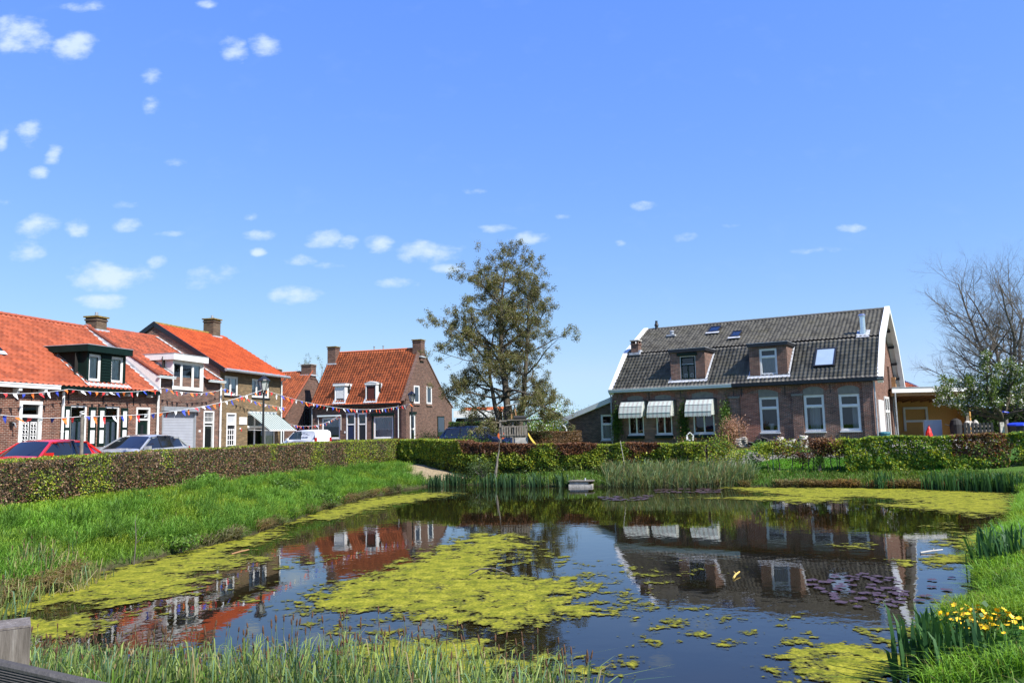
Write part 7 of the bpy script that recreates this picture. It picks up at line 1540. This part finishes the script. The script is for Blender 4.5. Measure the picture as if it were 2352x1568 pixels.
T = thing('garden_table', 'long low white garden table seen through the right hedge', 'table', (20.9, 40.6, 1.15), R(-10)); mb = MB(); mb.box(-1.7, 2.2, -.4, .4, .52, .57, MT['white']); mb.build('tabletop', T)
for x in (-1.5, 2.0):
    for y in (-.3, .3): k = MB(); k.box(x - .04, x + .04, y - .04, y + .04, -.1, .52, MT['white']); k.build('leg', T)
slab('terrace_bounce_floor', [(16.2, 40.2), (22, 38.0), (26, 46), (34, 51), (33.5, 58.5), (24.5, 58), (21.9, 46)], 1.297, .3, MT['slabs'])  # terrace, plus added floor under the carport that bounces light onto its wall

# near wooden post and grooved rail of the footbridge
br_ = Mat('weathered_grey_post'); tcb = br_.new('ShaderNodeTexCoord'); mpb = br_.new('ShaderNodeMapping'); mpb.inputs['Scale'].default_value = (14, 14, 1.2); br_.link(tcb.outputs['Object'], mpb.inputs['Vector'])
br_.link(br_.ramp(br_.noise(3.0, 6, mpb.outputs['Vector'], .65), [(.3, (.07, .058, .048)), (.55, (.15, .13, .115)), (.75, (.24, .22, .2))]), br_.b.inputs['Base Color']); br_.b.inputs['Roughness'].default_value = .9; br_.bump(br_.noise(6, 5, mpb.outputs['Vector']), .5, .02); MT['post'] = br_.m
T = thing('bridge_post', 'square grey weathered wooden post at the bottom left corner', 'post', (-2.07, 3.3, 1.0), R(32)); mb = MB(); mb.box(-.072, .072, -.072, .072, -.6, .95, MT['post']); mb.face([(-.07, -.07, .952), (.07, -.07, .952), (.07, .07, .966), (-.07, .07, .966)], MT['post']); mb.build('shaft', T)
k = MB(); k.box(-.064, .064, -.064, .064, .95, .958, MT['post']); k.build('top', T)
T = thing('bridge_rail', 'dark grooved wooden rail board below the grey post at the bottom left', 'rail', (0, 0, 0)); a, b = Vector((-2.9, 2.96, 2.14)), Vector((-.9, 2.86, 1.715)); d = (b - a).normalized(); side = d.cross(Vector((0, 0, 1))).normalized(); dn = side.cross(d).normalized()
dk = plain('dark_decking', (.045, .042, .042), .7, .35, 12, .3); mb = MB(); prof = [(.02, 0), (.012, .012), (-.012, .012), (-.02, 0)]; z = -.008
pr = [(.0, .0), (.012, .006), (.02, -.004)]
for i in range(16): pr += [(.02, -.014 - i * .009), (.0155, -.0165 - i * .009), (.0155, -.0195 - i * .009), (.02, -.022 - i * .009)]
pr += [(.02, -.16), (-.02, -.16), (-.02, -.004), (-.012, .006)]
A_ = [a + side * u + dn * (w) for u, w in pr]; B_ = [b + side * u + dn * (w) for u, w in pr]
for k in range(len(pr)): mb.face([A_[k], A_[(k + 1) % len(pr)], B_[(k + 1) % len(pr)], B_[k]], dk)
mb.build('board', T); k = MB(); k.tube([a + d * .35 + side * .02 - dn * .05, a + d * .35 + side * .024 - dn * .05], .009, MT['zinc'], 8); k.build('screw', T)

# sticks and small floating things
def stick(label, x, y, L, rz, mat, name='stick', r=.018): p = survey(x, y, 0); T = thing(name, label, 'stick', (p[0], p[1], .02), rz); mb = MB(); mb.tube([(-L / 2, 0, 0), (0, .02, .015), (L / 2, 0, .03)], [r, r * 1.1, r * .7], mat, 7); mb.build('shaft', T); mb = MB(); mb.tube([(L * .1, .01, .02), (L * .22, .07, .05)], [r * .6, r * .3], mat, 5); mb.build('side_twig', T)
strw = plain('straw_yellow', (.55, .38, .1), .7, .15); stick('yellow reed stalk floating on the dark roof reflection', 1692, 1324, .5, R(62), strw); stick('brown stick floating in the algae by the left bank', 552, 1270, .5, R(60), MT['brownwood']); stick('pale plank floating near the right bank', 2140, 1269, .55, R(14), MT['stone'])
T = thing('twig', 'bare reddish twig sticking out of the left bank', 'twig', (-8.2, 17.2, .2)); segs_mesh('stem', [(0, 0, -.2, .03, 0, .35, .014, .012), (.03, 0, .35, .0, 0, .75, .012, .006), (.0, 0, .75, .06, 0, .9, .006, .003)], MT['twig'], 5, T); segs_mesh('side_twig', [(.03, 0, .25, .25, .05, .5, .008, .003), (.02, 0, .5, .1, 0, .62, .005, .002)], MT['twig'], 4, T)
T = thing('fallen_branch', 'curved grey branch lying on the algae mat in the middle of the pond', 'branch', (*survey(1115, 1322, 0)[:2], .03)); mb = MB(); mb.tube([(-.3, 0, 0), (-.1, .05, .09), (.15, .05, .1), (.45, 0, .0)], [.012, .015, .014, .008], MT['bark2'], 6); mb.build('bough', T); segs_mesh('twigs', [(-.1, .05, .08, -.3, -.1, .1, .008, .003), (.0, .05, .1, -.1, .2, .06, .007, .003)], MT['bark2'], 4, T)

# =================================================================== SKY AND LIGHT
AZ = R(-41); EL = R(48)
sd_ = Vector((math.cos(AZ) * math.cos(EL), math.sin(AZ) * math.cos(EL), math.sin(EL)))
ld = bpy.data.lights.new('sun', 'SUN'); ld.energy = 4.2; ld.angle = R(.53); ld.color = (1, .955, .89); sun = bpy.data.objects.new('sun', ld); LINK(sun); sun.rotation_euler = (-sd_).to_track_quat('-Z', 'Y').to_euler(); sun.location = (30, -30, 60)
w = bpy.data.worlds.new('World'); S.world = w; w.use_nodes = True; wn = w.node_tree.nodes; wl = w.node_tree.links; bgn = wn['Background']
sky = wn.new('ShaderNodeTexSky'); sky.sky_type = 'NISHITA'; sky.sun_disc = False; sky.sun_elevation = EL; sky.sun_rotation = PI / 2 - AZ; sky.air_density = 1.0; sky.dust_density = .25; sky.ozone_density = 4.0; sky.altitude = 0
# fair weather clouds: puffs given by direction, broken up by noise on the view direction
CL = [(40, 85, 75, 40, .9), (170, 105, 42, 36, 1), (540, 118, 30, 27, .9), (612, 103, 40, 25, .85), (350, 174, 26, 20, .5), (352, 245, 26, 22, .45), (72, 305, 28, 36, .5), (124, 352, 20, 26, .6), (88, 398, 28, 14, .5), (80, 518, 46, 24, .8), (176, 525, 26, 22, .6), (296, 520, 32, 16, .8), (55, 580, 42, 24, .75), (255, 638, 95, 28, .85), (475, 635, 55, 26, .8), (360, 602, 24, 16, .6), (745, 547, 42, 18, .85), (800, 556, 24, 14, .8), (868, 558, 32, 18, .8), (990, 580, 65, 24, .85), (1218, 547, 42, 14, .75), (690, 598, 38, 12, .6), (762, 611, 40, 10, .5), (595, 580, 18, 9, .6), (595, 538, 42, 14, .5), (675, 677, 62, 20, .55), (920, 648, 52, 13, .5), (190, 15, 45, 14, .5), (5, 325, 16, 24, .5), (230, 690, 80, 16, .4), (1145, 524, 40, 10, .5), (1292, 497, 26, 7, .4), (1478, 472, 26, 12, .65), (1575, 546, 30, 11, .75), (1950, 523, 34, 9, .45), (1676, 518, 26, 7, .4), (405, 375, 34, 12, .3), (1875, 575, 70, 10, .25), (1100, 440, 50, 9, .22), (1030, 615, 50, 12, .3), (1425, 558, 14, 8, .3), (575, 498, 20, 12, .35), (380, 537, 44, 8, .35), (300, 470, 40, 12, .25), (15, 465, 24, 10, .35), (470, 10, 30, 14, .2)]
tcw = wn.new('ShaderNodeTexCoord')

def mathn(op, a, b=None, c=None):
    n = wn.new('ShaderNodeMath'); n.operation = op
    for i, v in enumerate((a, b, c)):
        if v is None: continue
        if isinstance(v, (int, float)): n.inputs[i].default_value = v
        else: wl.new(v, n.inputs[i])
    return n.outputs[0]
sx_ = wn.new('ShaderNodeSeparateXYZ'); wl.new(tcw.outputs['Generated'], sx_.inputs[0])
ymax = mathn('MAXIMUM', sx_.outputs[1], .05); u = mathn('DIVIDE', sx_.outputs[0], ymax); v = mathn('DIVIDE', sx_.outputs[2], ymax)
cb = wn.new('ShaderNodeCombineXYZ'); wl.new(u, cb.inputs[0]); wl.new(v, cb.inputs[1]); 
nw = wn.new('ShaderNodeTexNoise'); nw.inputs['Scale'].default_value = 16; nw.inputs['Detail'].default_value = 7; nw.inputs['Roughness'].default_value = .6; mpw = wn.new('ShaderNodeMapping'); mpw.inputs['Scale'].default_value = (1, 1.7, 1); wl.new(cb.outputs[0], mpw.inputs[0]); wl.new(mpw.outputs[0], nw.inputs['Vector'])
nf = wn.new('ShaderNodeTexNoise'); nf.inputs['Scale'].default_value = 38; nf.inputs['Detail'].default_value = 5; wl.new(mpw.outputs[0], nf.inputs['Vector'])
tot = None
for cx, cy, rx, ry2, st in CL:
    d = FW + RT * (cx - CX) / FPX - UPV * (cy - CY) / FPX; uu, vv = d[0] / d[1], d[2] / d[1]
    a = mathn('MULTIPLY', mathn('SUBTRACT', u, float(uu)), FPX / rx / 1.25); b = mathn('MULTIPLY', mathn('SUBTRACT', v, float(vv)), FPX / ry2 / 1.3)
    r2 = mathn('MULTIPLY_ADD', a, a, mathn('MULTIPLY', b, b)); g_ = mathn('ADD', mathn('MAXIMUM', mathn('SUBTRACT', 1.0, r2), -1.3), (float(st) - 1.0) * .65)
    tot = g_ if tot is None else mathn('MAXIMUM', tot, g_)
ns = mathn('MULTIPLY_ADD', nw.outputs['Fac'], 3.6, -1.95); ns = mathn('MULTIPLY_ADD', nf.outputs['Fac'], 1.3, mathn('SUBTRACT', ns, .65))
den = mathn('ADD', mathn('MULTIPLY', tot, 1.18), mathn('MULTIPLY', ns, 1.25))
mr = wn.new('ShaderNodeMapRange'); mr.interpolation_type = 'SMOOTHSTEP'; mr.inputs['From Min'].default_value = -.35; mr.inputs['From Max'].default_value = 1.5; mr.inputs['To Max'].default_value = .82; wl.new(den, mr.inputs['Value'])
thin = mathn('MULTIPLY', mathn('MAXIMUM', mathn('SUBTRACT', nw.outputs['Fac'], .56), 0), .15)
cf = mathn('MINIMUM', mathn('ADD', mr.outputs[0], thin), 1.0)
# clear spring sky: deeper blue than the plain model, even towards the horizon
sepc = wn.new('ShaderNodeSeparateColor'); wl.new(sky.outputs[0], sepc.inputs[0]); cmb = wn.new('ShaderNodeCombineColor')
for ch, (k_, e_) in enumerate(((.8, .8), (1.24, .62), (4.6, .06))): wl.new(mathn('MULTIPLY', mathn('POWER', mathn('MAXIMUM', sepc.outputs[ch], .001), e_), k_), cmb.inputs[ch])
wl.new(mathn('MINIMUM', cmb.inputs[0].links[0].from_socket, mathn('MULTIPLY', cmb.inputs[1].links[0].from_socket, .7)), cmb.inputs[0]); graded = cmb.outputs[0]
mxw = wn.new('ShaderNodeMixRGB'); wl.new(cf, mxw.inputs[0]); wl.new(graded, mxw.inputs[1]);  mxw.inputs[2].default_value = (3.9, 4.6, 4.9, 1); wl.new(mxw.outputs[0], bgn.inputs['Color']); bgn.inputs['Strength'].default_value = .1
S.view_settings.view_transform = 'Standard'; S.view_settings.look = 'None'; S.view_settings.exposure = 1.05; S.view_settings.gamma = 1
S.render.engine = 'CYCLES'; S.cycles.max_bounces = 5; S.cycles.diffuse_bounces = 3; S.cycles.glossy_bounces = 3; S.cycles.transparent_max_bounces = 10; S.cycles.caustics_reflective = False; S.cycles.caustics_refractive = False
